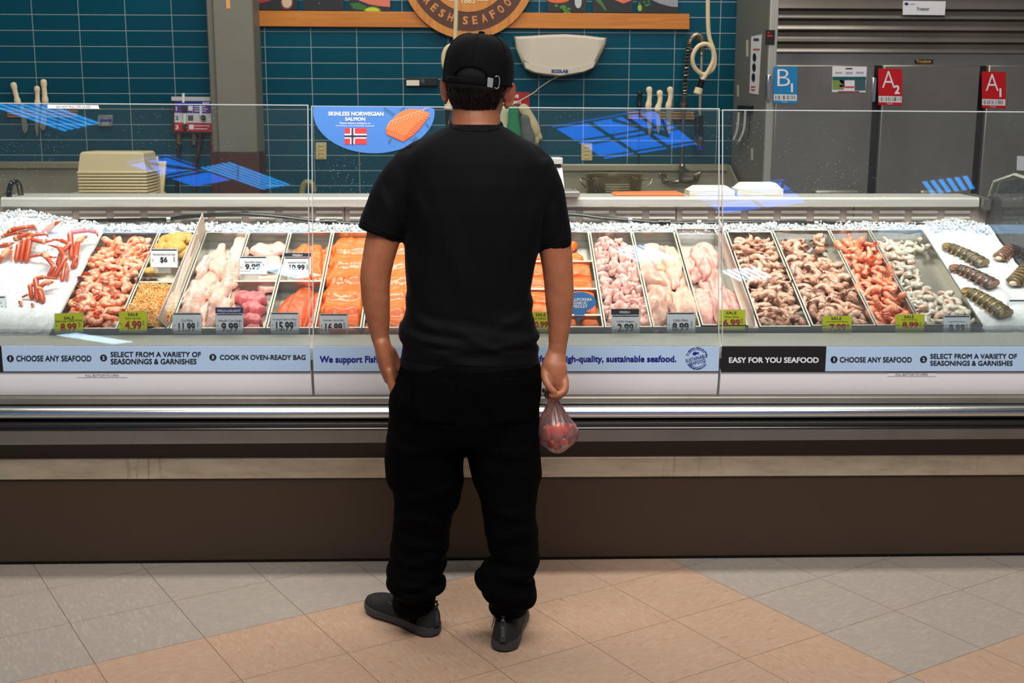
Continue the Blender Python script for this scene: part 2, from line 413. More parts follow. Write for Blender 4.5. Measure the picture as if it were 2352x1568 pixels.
# ------------------------------------------------------------------ lamps of the shop
def area(name, loc, size, en, col=(1, 1, 1), target=None, sy=None, spread=None):
    l = bpy.data.lights.new(name, 'AREA'); l.shape = 'RECTANGLE'; l.size = size; l.size_y = sy or size; l.energy = en; l.color = col
    if spread: l.spread = spread
    o = bpy.data.objects.new(name, l); COL.objects.link(o); o.location = loc
    if target: o.rotation_euler = (Vector(target) - Vector(loc)).to_track_quat('-Z', 'Y').to_euler()
    return o
area('case_lamp_strip', (0.1, 3.72, 2.6), 4.2, 41, (1, .95, .88), (0.1, 4.24, .9), .22, math.radians(110))
area('aisle_lamp', (0.3, .6, 5.3), 4.5, 430, (1, .95, .89), (0.2, 2.6, 0), 3.0)
area('counter_lamp', (0.0, 6.6, 4.6), 6.0, 122, (1, .95, .86), (0, 7.8, 1.2), 1.2)
w = bpy.data.worlds.new('store_air'); w.use_nodes = True; scene.world = w
w.node_tree.nodes['Background'].inputs[0].default_value = (.72, .82, 1, 1); w.node_tree.nodes['Background'].inputs[1].default_value = .22
# ------------------------------------------------------------------ camera
cd = bpy.data.cameras.new('camera'); cam = bpy.data.objects.new('camera', cd); COL.objects.link(cam)
cd.sensor_width = 36; cd.lens = FPX / 2352 * 36; cd.clip_end = 100
cam.matrix_world = Matrix(((RT.x, UP.x, -FW.x, CAM.x), (RT.y, UP.y, -FW.y, CAM.y), (RT.z, UP.z, -FW.z, CAM.z), (0, 0, 0, 1)))
cd.dof.use_dof = True; cd.dof.focus_distance = 3.7; cd.dof.aperture_fstop = 8.0
scene.camera = cam
scene.view_settings.view_transform = 'Standard'; scene.view_settings.look = 'None'; scene.view_settings.gamma = 1.0
scene.view_settings.use_curve_mapping = False; scene.view_settings.exposure = 0.1
# ================================================================== DISPLAY CASE
XL, XR = -1.80, 1.98
steel = mat('brushed_steel', (190, 188, 182), .32, 1.0, bump=(8, .05), stretch=(.4, 30, 30))
steel_dull = mat('dull_steel', (168, 166, 158), .42, 1.0, nz=(3, .5, (130, 126, 116)))
chrome = mat('polished_rail', (214, 214, 212), .22, 1.0)
blackrub = mat('black_rubber', (16, 16, 17), .22, spec=.6)
brown = mat('brown_kick_paint', (64, 49, 35), .42, nz=(2.2, .35, (52, 40, 29)), spec=.35)
def rail_mat():
    t = NT('worn_cream_rail'); o = t.n('ShaderNodeNewGeometry').outputs['Position']
    a = t.noise(t.scale(o, (7, 1, 30)), 1.0, 4, .65)
    c = t.mix(t.n('ShaderNodeMapRange', Value=a, i1=.35, i2=.7, i3=0.0, i4=.7).outputs[0], lin((190, 175, 150)), lin((146, 131, 108)))
    run = t.noise(t.scale(o, (48, 1, 3)), 1.0, 3, .6)
    reg = t.n('ShaderNodeMapRange', Value=t.noise(t.scale(o, (2.2, 0, 0)), 1.0, 2), i1=.56, i2=.72, i3=0.0, i4=1.0).outputs[0]
    rust = t.math('MULTIPLY', t.n('ShaderNodeMapRange', Value=run, i1=.52, i2=.66, i3=0.0, i4=.85).outputs[0], reg)
    c = t.mix(rust, c, lin((118, 66, 26)))
    b = t.n('ShaderNodeBsdfPrincipled', Roughness=.38, Metallic=.35); t.link(c, b.inputs['Base Color']); t.surf(b.outputs[0]); return t.m
cream = rail_mat()
white_p = mat('white_panel', (240, 240, 243), .28, spec=.5)
case = thing('display_case', 'long refrigerated seafood display case with slanted glass front and brown kick plate', 'display case', ((XL + XR) / 2, 4.2, 0))
def zy(py, Y): return at_y(1176, py, Y).z
z_k = zy(1095, 3.78); z_c = zy(1050, 3.775); z_d = zy(1006, 3.775); z_e = zy(988, 3.76)
m = MB().box(XL, XR, 3.78, 4.70, 0.012, z_k); m.build('kick_plate', brown, case, bevel=.003)
m = MB().box(XL, XR, 3.79, 4.70, 0.0, .012); m.build('floor_seal', mat('grimy_seal', (30, 20, 14), .8), case)
m = MB().box(XL, XR, 3.772, 3.80, z_k, z_c); m.build('lower_rail', cream, case, bevel=.003)
m = MB().box(XL, XR, 3.785, 4.70, z_c, z_d); m.build('recess_band', brown, case)
m = MB()
m.loft([[Vector((x, 3.785, z_d)), Vector((x, 3.762, z_d)), Vector((x, 3.752, z_d + .006)), Vector((x, 3.75, z_e + .01)), Vector((x, 3.785, z_e + .01))] for x in (XL, XR)])
m.build('drip_rail', cream, case)
zb0 = zy(990, 3.68); zb1 = zy(967, 3.68); zc1 = zy(934, 3.69); zs1 = zy(913, 3.705)
def bar(prof, name, mm, x0=XL, x1=XR, par=None, **kw):
    k = MB().loft([[Vector((x, y, z)) for y, z in prof] for x in (x0, x1)]); return k.build(name, mm, par or case, **kw)
h = zb1 - zb0
bar([(3.78, zb0), (3.70, zb0)] + [(3.70 - .022 * math.sin(a), zb0 + .3 * h - .3 * h * math.cos(a)) for a in (.5, 1.0, 1.5)] + [(3.683, zb0 + h * .48), (3.683, zb0 + h * .54)] + [(3.70 - .022 * math.sin(a), zb0 + .75 * h - .25 * h * math.cos(a)) for a in (1.2, 1.8, 2.4, 3.0)] + [(3.78, zb1)], 'rubber_bumper', blackrub, angle=.9)
h = zc1 - zb1
bar([(3.78, zb1)] + [(3.712 - .03 * math.sin(a), zb1 + h * .5 - h * .5 * math.cos(a)) for a in [math.pi * i / 12 for i in range(13)]] + [(3.78, zc1)], 'chrome_rail', chrome, angle=1.2)
bar([(3.78, zc1), (3.722, zc1), (3.716, zc1 + .004), (3.712, zs1 - .004), (3.716, zs1), (3.78, zs1)], 'upper_band', steel_dull)
m = MB().box(XL, XR, 3.73, 4.70, z_d, .70); m.build('cabinet_body', steel_dull, case)
# ---- deck plane of the trays (23.7 degrees)
SLO = math.radians(23.7); DN = Vector((0, -math.sin(SLO), math.cos(SLO))); DV = Vector((0, math.cos(SLO), math.sin(SLO)))
P0 = at_y(1176, 757, 3.85); P0 = Vector((0, P0.y, P0.z))
def D(x, v, w=0.0): return Vector((x, P0.y, P0.z)) + DV * v + DN * w
def dpx(px, py, w=0.0):
    d = ray(px, py); t = ((P0 + DN * w - CAM).dot(DN)) / d.dot(DN); p = CAM + d * t
    return p.x, (p - P0 - DN * w).dot(DV)
def Dp(px, py, w=0.0):
    x, v = dpx(px, py, w); return D(x, v, w)
TR = Matrix(((1, 0, 0), (0, math.cos(SLO), -math.sin(SLO)), (0, math.sin(SLO), math.cos(SLO))))     # deck basis: columns X, V, N
RY = 4.56                                    # rear wall of the case
zr1 = at_y(1600, 453, RY - .02).z; zr0 = at_y(1600, 475, RY - .02).z; zice = D(0, .66, -.02).z
m = MB().hexa([D(XL, -.02, -.06), D(XR, -.02, -.06), D(XR, .80, -.06), D(XL, .80, -.06), D(XL, -.02, -.05), D(XR, -.02, -.05), D(XR, .80, -.05), D(XL, .80, -.05)])
m.build('deck', steel_dull, case, smooth=False)
# front trough between glass and trays
bar([(3.735, .70), (3.735, zy(795, 3.735) - .004), (3.83, zy(768, 3.83)), (3.842, zy(768, 3.83)), (3.842, .70)], 'front_trough', mat('trough_metal', (232, 230, 220), .38, .1, nz=(5, .3, (212, 210, 200))))
bar([(3.846, .72), (3.846, zy(752, 3.846)), (3.851, zy(752, 3.846)), (3.851, .72)], 'tag_guard', clear('frosted_guard', (246, 248, 246), haze=.16))
# rear wall with two rows of air slots
m = MB(); m.box(XL, XR, RY, RY + .03, .72, zr0 + .01)
rear = m.build('rear_wall', mat('case_liner', (176, 160, 150), .34, .35, nz=(2, .4, (160, 132, 120))), case)
zs = [(at_y(1600, 482, RY).z, at_y(1600, 491, RY).z), (at_y(1600, 497, RY).z, at_y(1600, 506, RY).z)]
m = MB(); m2 = MB()
nx = 29
for zt, zb_ in zs:
    for i in range(nx):
        xa = XL + .05 + (XR - XL - .1) * i / nx; xb = xa + (XR - XL - .1) / nx * .78
        m.box(xa, xb, RY - .001, RY + .004, zb_, zt)
        m2.hexa([V3(xa, RY - .006, zb_), V3(xb, RY - .006, zb_), V3(xb, RY, zb_), V3(xa, RY, zb_), V3(xa, RY - .012, zb_ + (zt - zb_) * .5), V3(xb, RY - .012, zb_ + (zt - zb_) * .5), V3(xb, RY, zt), V3(xa, RY, zt)])
m.build('air_slot_grille', mat('slot_dark', (92, 84, 76), .6), case, smooth=False)
m2.build('air_slot_louvres', mat('slot_lip', (186, 178, 168), .35, .2), case, smooth=False)
for px in (792, 1553, 1960): 
    x = at_y(px, 500, RY).x; MB().box(x - .0015, x + .0015, RY - .0015, RY, zice, zr0).build('panel_joint_line', mat('joint_dark', (40, 36, 34), .7), case, smooth=False)
xe_ = at_y(2338, 450, 4.3).x
ledge = MB().loft([[Vector((x, y, z)) for y, z in ((RY - .02, zr0), (RY - .024, zr0 + .003), (RY - .024, zr1 - .008), (RY - .016, zr1), (RY + .17, zr1 + .002), (RY + .17, zr0 - .03), (RY, zr0))] for x in (XL + .02, xe_ - .04)])
ledge.build('rear_ledge', mat('ledge_steel', (238, 234, 226), .32, .55, nz=(5, .5, (196, 190, 180)), bump=(9, .06), stretch=(.6, 20, 20)), case)
ZL = zr1 + .002
m = MB().box(XL, XR, RY + .03, RY + .17, 0, zr0 - .03); m.build('rear_body', steel_dull, case, smooth=False)
# ---- case ends
gl_side = clear('side_glass', (246, 250, 250), haze=.05)
xe = at_y(2338, 450, 4.3).x
prof = [(3.80, .74)] + [(3.80 + .05 * i / 4, .74 + .25 * i / 4) for i in range(1, 5)] + [(3.90, 1.08), (4.0, 1.17), (4.15, 1.235), (4.35, 1.255), (4.52, 1.22), (4.58, 1.12), (4.58, .74)]
m = MB().prism([Vector((xe, y, z)) for y, z in prof], (.012, 0, 0)); m.build('end_panel', gl_side, case, angle=.4)
m = MB().tube([Vector((xe + .006, y, z)) for y, z in prof[3:-1]], .007, 6); m.build('end_trim', mat('end_trim_metal', (226, 222, 206), .3, .6), case)
m = MB().prism([Vector((xe - .035, y, z)) for y, z in ((RY - .05, zr0 - .01), (RY - .05, zr1 - .006), (RY + .1, zr1 + .006), (RY + .1, zr0 - .01))], (.03, 0, 0)); m.build('end_bracket', steel_dull, case)
xl = at_y(22, 520, 4.45).x - .16
m = MB().prism([Vector((xl - .012, y, z)) for y, z in prof], (.008, 0, 0)); m.build('end_panel', gl_side, case, angle=.4)
m = MB().box(xl - .05, xl - .012, 4.40, RY + .05, zr0 - .05, zr1 + .005); m.build('end_bracket', mat('dark_bracket', (128, 130, 130), .4, .5), case, bevel=.006)
# ---- lift-up glass fronts
glass = clear('case_glass', (249, 253, 252), dust=.3, haze=.010)
TILT = .125 / .745
z_st0, z_st1 = zy(852, 3.712), zy(795, 3.712)
z_pb = zy(911, 3.716)
def gy(z): return 3.712 + (z - .75) * TILT
FR = {}
def front_unit(x0, x1, pxm, ytop, strip_cols):
    zt = at_y(pxm, ytop, gy(1.49)).z
    zb = z_pb
    g = MB()
    th = .006
    prof = [(gy(z), z) for z in (z_st1 + .0005, zt)]
    loop = [Vector((0, y, z)) for y, z in prof] + [Vector((0, y + th, z)) for y, z in prof[::-1]]
    g.loft([[p + Vector((x, 0, 0)) for p in loop] for x in (x0, x1)])
    o = g.build('glass_front', glass, case, smooth=False)
    e = MB().box(x0, x1, gy(zt) - .0005, gy(zt) + th + .0005, zt, zt + .0035)
    for x in (x0, x1 - .003): e.hexa([V3(x, gy(.76) - .0005, .76), V3(x + .003, gy(.76) - .0005, .76), V3(x + .003, gy(.76) + th, .76), V3(x, gy(.76) + th, .76), V3(x, gy(zt) - .0005, zt), V3(x + .003, gy(zt) - .0005, zt), V3(x + .003, gy(zt) + th, zt), V3(x, gy(zt) + th, zt)])
    e.build('polished_edge', clear('glass_edge', (226, 236, 228), haze=.5), o, smooth=False)
    # white lower panel, curling under at the bottom
    pr = [(3.714, z_st0)] + [(3.714 + .012 * (i / 6) ** 2.2, z_st0 + (zb + .012 - z_st0) * i / 6) for i in range(1, 7)] + [(3.732, zb), (3.745, zb), (3.745, z_st0)]
    MB().loft([[Vector((x, y, z)) for y, z in pr] for x in (x0, x1)]).build('white_panel', white_p, o, angle=1.0)
    MB().box(x0, x1, 3.722, 3.74, zb - .006, zb).build('bottom_seal', mat('seal_grey', (150, 140, 126), .5), o)
    MB().box(x0, x1, 3.709, 3.713, z_st0 - .003, z_st0).build('strip_shadow_gap', mat('gap_black', (20, 22, 26), .5), o)
    for cx0, cx1, cm, nm in strip_cols: MB().box(cx0, cx1, 3.709, 3.713, z_st0, z_st1).build(nm, cm, o, smooth=False)
    return o
blue_s = mat('pale_blue_strip', (182, 210, 240), .4); black_s = mat('black_strip', (24, 24, 26), .4)
SP = lambda x, y: at_y(x, y, 3.709)
s1, s2a, s2b, s3 = SP(712.5, 820).x, SP(719, 820).x, SP(1651.5, 820).x, SP(1657.5, 820).x
UA = front_unit(XL, s1, 400, 244, [(XL, SP(5, 820).x, black_s, 'black_title_strip'), (SP(5, 820).x, s1, blue_s, 'message_strip')])
UB = front_unit(s2a, s2b, 1176, 248, [(s2a, s2b, blue_s, 'message_strip')])
UC = front_unit(s3, XR, 2000, 252.5, [(s3, SP(1897, 820).x, black_s, 'black_title_strip'), (SP(1897, 820).x, XR, blue_s, 'message_strip')])
for xa, xb in ((s1, s2a), (s2b, s3)): MB().box(xa, xb, 3.74, 3.75, z_pb - .006, z_st0).build('panel_gap', mat('gap_black', (20, 22, 26), .5), case, smooth=False)
ink_k = mat('black_ink', (20, 24, 34), .5); ink_n = mat('navy_ink', (22, 30, 130), .5); ink_w = mat('white_ink', (236, 238, 242), .5)
up = Vector((0, -.0012, 0))
def words_on(parent, name, ink, items, P=SP, off=up):
    for it in items:
        k = MB(); s, x0, y0, x1, y1 = it[:5]; bo = it[5] if len(it) > 5 else .014
        letter_px(k, s, x0, y0, x1, y1, P, off, bo, rise=it[6] if len(it) > 6 else 0)
        k.build(name, ink, parent, smooth=False, recalc=False)
def number_badge(parent, n, cx, cy, r):
    c = SP(cx, cy) + up; rr = (SP(cx + r, cy) - SP(cx, cy)).length
    MB().prism(circ(c, rr, 24, (1, 0, 0), (0, 0, 1)), (0, .0006, 0)).build('number_badge', ink_k, parent, smooth=False)
    words_on(parent, 'badge_numeral', blue_s, [(n, cx - r * (.18 if n == '1' else .36), cy - r * .52, cx + r * (.2 if n == '1' else .36), cy + r * .52, .03)], off=up * 1.6)
words_on(UA, 'strip_lettering', ink_k, [('CHOOSE ANY SEAFOOD', 37.5, 816, 210, 829.5), ('SELECT FROM A VARIETY OF', 254, 807.5, 461.5, 819.5), ('SEASONINGS & GARNISHES', 254.5, 823.5, 451.5, 836), ('COOK IN OVEN-READY BAG', 505, 814.5, 702, 826)])
for n, cx, cy in (('1', 24, 823), ('2', 238, 821.5), ('3', 489, 820)): number_badge(UA, n, cx, cy, 8)
words_on(UC, 'strip_lettering', ink_k, [('CHOOSE ANY SEAFOOD', 1928.5, 819.5, 2094, 832), ('SELECT FROM A VARIETY OF', 2136.5, 812, 2335.5, 823.5), ('SEASONINGS & GARNISHES', 2136.5, 828, 2325.5, 839.5)])
words_on(UC, 'title_lettering', ink_w, [('EASY FOR YOU SEAFOOD', 1674, 820, 1880, 833, .02)])
for n, cx, cy in (('1', 1915.5, 825.5), ('2', 2121, 825)): number_badge(UC, n, cx, cy, 8)
words_on(UB, 'strip_lettering', ink_n, [('We support Fisheries providing', 734.5, 817, 985, 837, .02), ('fresh, high-quality, sustainable seafood.', 1238.5, 816, 1553, 835.5, .02)])
# round seal on the strip
SM = lambda x, y: SP(x, y)
def arc_text(mb, s, cx, cy, r, a0, a1, h, P, off, bold=.02, inward=False, wfac=.75):
    """letters along a circle in picture pixels; angles clockwise from straight up, degrees"""
    k = len(s)
    for i, ch in enumerate(s):
        if ch == ' ': continue
        a = math.radians(a0 + (a1 - a0) * (i + .5) / k)
        rad = Vector((math.sin(a), -math.cos(a))); tan = Vector((math.cos(a), math.sin(a)))
        u = tan if not inward else -tan; upv = rad if not inward else -rad
        w = h * (wfac if ch not in 'I1' else .22)
        b = Vector((cx, cy)) + rad * r - upv * h / 2 - u * w / 2
        q = lambda t: P(t.x, t.y)
        letter(mb, ch, q(b), q(b + u * w), q(b + upv * h), off, bold)
k = MB(); sx, sy = 1600.5, 822.5
c = SP(sx, sy) + up; px1 = (SP(sx + 1, sy) - SP(sx, sy)).length
def ring_part(r0, r1, a0, a1, n=24):
    A = circ(c, r1 * px1, n, (1, 0, 0), (0, 0, 1), math.radians(a0), math.radians(a1), False); B = circ(c, r0 * px1, n, (1, 0, 0), (0, 0, 1), math.radians(a0), math.radians(a1), False)
    k.add(A + B, [(i, i + 1, n + 1 + i + 1, n + 1 + i) for i in range(n)])
ring_part(20.2, 21.2, 40, 165); ring_part(20.2, 21.2, 215, 345)
arc_text(k, 'our wild-caught seafood is sourced', sx, sy, 24.2, -75, 75, 3.0, SP, up, .01)
arc_text(k, 'from responsible fisheries and farms', sx, sy, 24.4, 238, 122, 3.0, SP, up, .01, True)
def tilted(s, x0, y0, x1, y1, rise): letter(k, s, SP(x0, y1), SP(x1, y1 - rise), SP(x0 - 1.5, y0), up, .006)
tilted('SUSTAINABLE', 1575.5, 824.6, 1625, 832.4, 12.5); tilted('SEAFOOD', 1584, 832.2, 1620.5, 839.6, 9.2)
fish = [(1590, 812), (1593, 808.5), (1598, 807), (1600, 809), (1604, 808), (1605, 806.5), (1604.5, 811), (1606, 814), (1602, 811.5), (1597, 815.5), (1593, 815)]
k.add([SP(x, y) + up for x, y in fish], [tuple(range(len(fish)))])
k.build('sustainable_seal_print', ink_n, UB, smooth=False, recalc=False)
# small stickers
WS = mat('sticker_white', (232, 232, 236), .45)
def sticker(parent, quad_px, P, off, text, ink, tb, nm='instruction_sticker'):
    q = [P(x, y) + off for x, y in quad_px]; s = MB().slab(q, Vector((0, -.0006, 0))).build(nm, WS, parent, smooth=False)
    words_on(s if s.parent is None or s.parent.parent is None else s.parent, 'sticker_lettering', ink, [(text,) + tb + (.0,)], P=P, off=off + Vector((0, -.001, 0)))
PP = lambda x, y: at_y(x, y, 3.7145)
sticker(UA, [(177, 857.5), (293, 857.5), (293, 866), (177, 866)], PP, Vector((0, -.001, 0)), 'PULL BOTTOM TO OPEN', ink_k, (196.5, 859.5, 273, 865))
sticker(UC, [(2038, 855), (2150, 855), (2150, 863.5), (2038, 863.5)], PP, Vector((0, -.001, 0)), 'PULL BOTTOM TO OPEN', ink_k, (2057, 857.2, 2130, 862.6))
def GP(x, y):
    """pixel onto the slanted glass face"""
    n = Vector((0, -1, TILT)).normalized(); p0 = Vector((0, 3.712, .75)); d = ray(x, y)
    return CAM + d * ((p0 - CAM).dot(n) / d.dot(n))
sticker(UA, [(109.5, 240), (226, 241.5), (228.5, 249.8), (109.5, 249)], GP, Vector((0, -.001, 0)), 'DO NOT PULL ON GLASS', ink_k, (130, 242.3, 208, 247.8))
# left-end hose hoop and cable along the back
m = MB().tube(cat_path([at_y(20, 470, 4.55), at_y(22, 436, 4.56), at_y(28, 420, 4.57), at_y(36, 417, 4.6), at_y(43, 424, 4.62), at_y(47, 440, 4.63), at_y(50, 462, 4.64)]), .0105, 10)
tag(m.build('drain_hose', blackrub), 'black rubber hose hoop bending over the ledge above the crab ice', 'hose')
pts = [(-30, 505), (100, 508), (200, 507), (300, 505), (380, 504), (410, 500), (480, 494), (560, 491), (640, 497), (700, 504), (770, 510), (860, 514), (1000, 506), (1150, 492), (1300, 491), (1380, 500), (1447, 505), (1520, 511), (1600, 511.5), (1700, 510), (1800, 511), (1875, 513), (1990, 516), (2100, 517), (2160, 517)]
m = MB().tube(cat_path([at_y(x, y, RY - .028) for x, y in pts], 4), .0072, 8)
cab = thing('drain_cable', 'black cable clipped along the rear wall of the case above the ice', 'cable', at_y(1176, 505, RY - .028))
m.build('cable', blackrub, cab)
for px, py in ((388, 504), (730, 507), (1447, 505), (1605, 511), (1874, 513)):
    p = at_y(px, py, RY - .03); MB().tube([p - Vector((.007, 0, 0)), p + Vector((.007, 0, 0))], .0105, 10).build('cable_clip', mat('clip_metal', (206, 204, 200), .3, .8), cab)
for px, py in ((760, 509.5), (1525, 511)):
    k = MB()
    for i in range(-3, 4): 
        p = at_y(px + i * 4, py, RY - .03); k.tube([p - Vector((.0026, 0, 0)), p + Vector((.0026, 0, 0))], .0125 if i != 0 else .009, 10)
    k.build('ribbed_joint', blackrub, cab)

# the case is not quite level: its front runs up a touch towards the crab end
SHEAR = {'glass_front': .0041, 'polished_edge': .0041, 'white_panel': .0041, 'bottom_seal': .0041, 'strip_shadow_gap': .0041, 'message_strip': .0041, 'black_title_strip': .0041, 'panel_gap': .0041, 'upper_band': .0040, 'chrome_rail': .0036, 'rubber_bumper': .0034, 'drip_rail': .0028, 'recess_band': .0022, 'lower_rail': .0022, 'kick_plate': .0010}
def settle(o, top=None):
    for ch in [c for c in bpy.data.objects if c.parent == o]:
        k_ = SHEAR.get(ch.name.split('.')[0])
        if k_:
            for v in ch.data.vertices:
                if ch.name.startswith(('kick', 'recess', 'lower')) and v.co.z < .05: continue
                v.co.z -= k_ * (v.co.x + case.location.x - .115)
        settle(ch)
settle(case)
# ================================================================== TRAYS AND SEAFOOD
tray_m = mat('tray_steel', (184, 180, 170), .3, .9, bump=(6, .04))
def tray(x0, x1, v0, v1, label, depth=.04, rim=.012, w=.0):
    """open steel pan on the sloping deck: floor, four walls, rolled rim; one mesh"""
    th = .0012; x0 += .0015; x1 -= .0015; k = MB()
    def B(xa, xb, va, vb, wa, wb): k.hexa([D(x, v, q) for q in (wa, wb) for x, v in ((xa, va), (xb, va), (xb, vb), (xa, vb))])
    B(x0, x1, v0, v1, w - depth, w - depth + th)
    B(x0, x0 + th, v0, v1, w - depth, w); B(x1 - th, x1, v0, v1, w - depth, w); B(x0, x1, v0, v0 + th, w - depth, w); B(x0, x1, v1 - th, v1, w - depth, w)
    r = .0055
    B(x0, x0 + r, v0, v1, w, w + .0016); B(x1 - r, x1, v0, v1, w, w + .0016); B(x0 + r, x1 - r, v0, v0 + r, w, w + .0016); B(x0 + r, x1 - r, v1 - r, v1, w, w + .0016)
    o = k.build('steel_tray', tray_m, smooth=False, origin=D((x0 + x1) / 2, (v0 + v1) / 2, w - depth))
    return tag(o, label, 'tray', 'steel trays of the seafood case')
class HM:
    """height of what already lies in a tray, over a 4 mm grid"""
    def __init__(s, x0, x1, v0, v1, base):
        s.x0, s.v0, s.st = x0, v0, .004; s.nx = int((x1 - x0) / s.st) + 2; s.nv = int((v1 - v0) / s.st) + 2
        s.h = np.full((s.nx, s.nv), base, float)
    def ij(s, x, v): return int(min(max((x - s.x0) / s.st, 0), s.nx - 1)), int(min(max((v - s.v0) / s.st, 0), s.nv - 1))
    def at(s, x, v): i, j = s.ij(x, v); return s.h[i, j]
    def patch(s, x, v, r):
        i, j = s.ij(x, v); k = max(1, int(r / s.st)); return s.h[max(0, i - k):i + k + 1, max(0, j - k):j + k + 1]
    def raise_disc(s, x, v, r, top):
        i, j = s.ij(x, v); k = max(1, int(r / s.st))
        for a in range(max(0, i - k), min(s.nx, i + k + 1)):
            for b in range(max(0, j - k), min(s.nv, j + k + 1)):
                if (a - i) ** 2 + (b - j) ** 2 <= k * k: s.h[a, b] = max(s.h[a, b], top)
    def blur(s, n=3):
        h = s.h.copy()
        for _ in range(n):
            p = np.pad(h, 1, mode='edge'); h = (p[:-2, 1:-1] + p[2:, 1:-1] + p[1:-1, :-2] + p[1:-1, 2:] + p[1:-1, 1:-1]) / 5
        return h
def fish_mat(name, c1, c2, stripe=46.0, amt=.55, rough=.32, v=14.0, spot=None, cont=(.35, .7), coat=.25):
    """fillet flesh: pale muscle lines across the length, mottling"""
    if name in _M: return _M[name]
    t = NT(name); u = t.uv(); s = t.n('ShaderNodeSeparateXYZ', Vector=u)
    a = t.math('ABSOLUTE', t.math('SUBTRACT', s.outputs[1], .5))
    bend = t.math('ADD', s.outputs[0], t.math('MULTIPLY', a, .22))
    nz = t.noise(t.scale(u, (6, v, 1)), 1.0, 3)
    ph = t.math('ADD', t.math('MULTIPLY', bend, stripe), t.math('MULTIPLY', nz, 9.0))
    w = t.math('MULTIPLY_ADD', t.math('SINE', ph), .5, .5)
    f = t.n('ShaderNodeMapRange', Value=w, i1=cont[0], i2=cont[1] + .3, i3=0.0, i4=amt).outputs[0]
    blot = t.noise(t.obj(), 26.0, 3)
    f = t.math('MULTIPLY', f, t.n('ShaderNodeMapRange', Value=blot, i1=.32, i2=.6, i3=.25, i4=1.0).outputs[0])
    c = t.mix(f, lin(c1), lin(c2))
    if spot: c = t.mix(t.n('ShaderNodeMapRange', Value=t.noise(t.obj(), 34.0, 3), i1=.58, i2=.68, i3=0.0, i4=spot[1]).outputs[0], c, lin(spot[0]))
    b = t.n('ShaderNodeBsdfPrincipled', Roughness=rough, Coat__Weight=coat, Coat__Roughness=.15)
    t.link(c, b.inputs['Base Color']); b.inputs['Subsurface Weight'].default_value = .12; b.inputs['Subsurface Radius'].default_value = (.01, .004, .003); b.inputs['Subsurface Scale'].default_value = 1.0
    t.link(t.bump(t.math('ADD', t.math('MULTIPLY', w, .35), t.math('MULTIPLY', blot, 2.0)), .4, .0012), b.inputs['Normal']); t.surf(b.outputs[0]); _M[name] = t.m; return t.m
def fillet(name, pts, width, thick, hm, m, label, cat, group, ns=26, nt=13, edge=.5, lump=.0, seed=0, follow=1.0, blur=5, skin=None, lift=0.0, curl=0.0, wavy=.0, wedge=0.0):
    """a limp slab of fish draped over what lies below. pts: (x, v) spine; width: function of s in 0..1"""
    path = cat_path([Vector((p[0], p[1], 0)) for p in pts], 8); L = [0.0]
    for a, b in zip(path, path[1:]): L.append(L[-1] + (b - a).length)
    def at(s):
        q = s * L[-1]
        for i in range(len(L) - 1):
            if q <= L[i + 1]: t = (q - L[i]) / max(1e-9, L[i + 1] - L[i]); return path[i].lerp(path[i + 1], t), (path[i + 1] - path[i]).normalized()
        return path[-1], (path[-1] - path[-2]).normalized()
    hb = hm.blur(blur); top = []; bot = []
    for i in range(ns + 1):
        s = i / ns; p, t = at(s); nrm = Vector((-t.y, t.x, 0)); rt = []; rb = []
        for j in range(nt + 1):
            q = j / nt * 2 - 1
            wv = 1 + (wavy * mnoise.noise(Vector((s * 7, q * .6 + seed, seed * 1.7))) if wavy else 0)
            P = p + nrm * (q * width(s) * wv / 2); a, b = hm.ij(P.x, P.y)
            base = hb[a, b] * follow + (1 - follow) * hb.mean() + lift + curl * (s - .5) ** 2 * 4
            pr = max(0.0, 1 - abs(q) ** 2.6) ** edge * max(0.0, 1 - abs(2 * s - 1) ** 5) ** edge
            z = base + thick * (1 - wedge * q) * pr + lump * thick * mnoise.noise(Vector((P.x * 38 + seed * 3.1, P.y * 38, seed))) * pr
            rt.append(Vector((P.x, P.y, z + .0016))); rb.append(Vector((P.x, P.y, base - .0006)))
        top.append(rt); bot.append(rb)
    k = MB(); W = lambda r: [D(p.x, p.y, p.z) for p in r]
    n0 = len(k.v); k.grid([W(r) for r in top]); k.grid([W(r) for r in bot], m=1 if skin else 0)
    A = (ns + 1) * (nt + 1)
    idx = lambda i, j: i * (nt + 1) + j
    loop = [idx(i, 0) for i in range(ns + 1)] + [idx(ns, j) for j in range(1, nt + 1)] + [idx(i, nt) for i in range(ns - 1, -1, -1)] + [idx(0, j) for j in range(nt - 1, 0, -1)]
    for a, b in zip(loop, loop[1:] + loop[:1]): k.f.append([a, b, b + A, a + A]); k.mi.append(1 if skin else 0)
    for r in top:
        for p in r: hm.raise_disc(p.x, p.y, .004, p.z)
    o = k.build(name, [m, skin] if skin else m, angle=0)
    return tag(o, label, cat, group)
# ---------------------------------------------------------------- tray edges (x) measured on the deck
TX = [-1.385, -1.173, -1.004, -.845, -.691, -.534, -.377, -.218, -.058, .102, .262, .421, .581, .743, .899]
TX2 = [.936, 1.110, 1.327, 1.480, 1.686]
V0, V1 = .012, .652
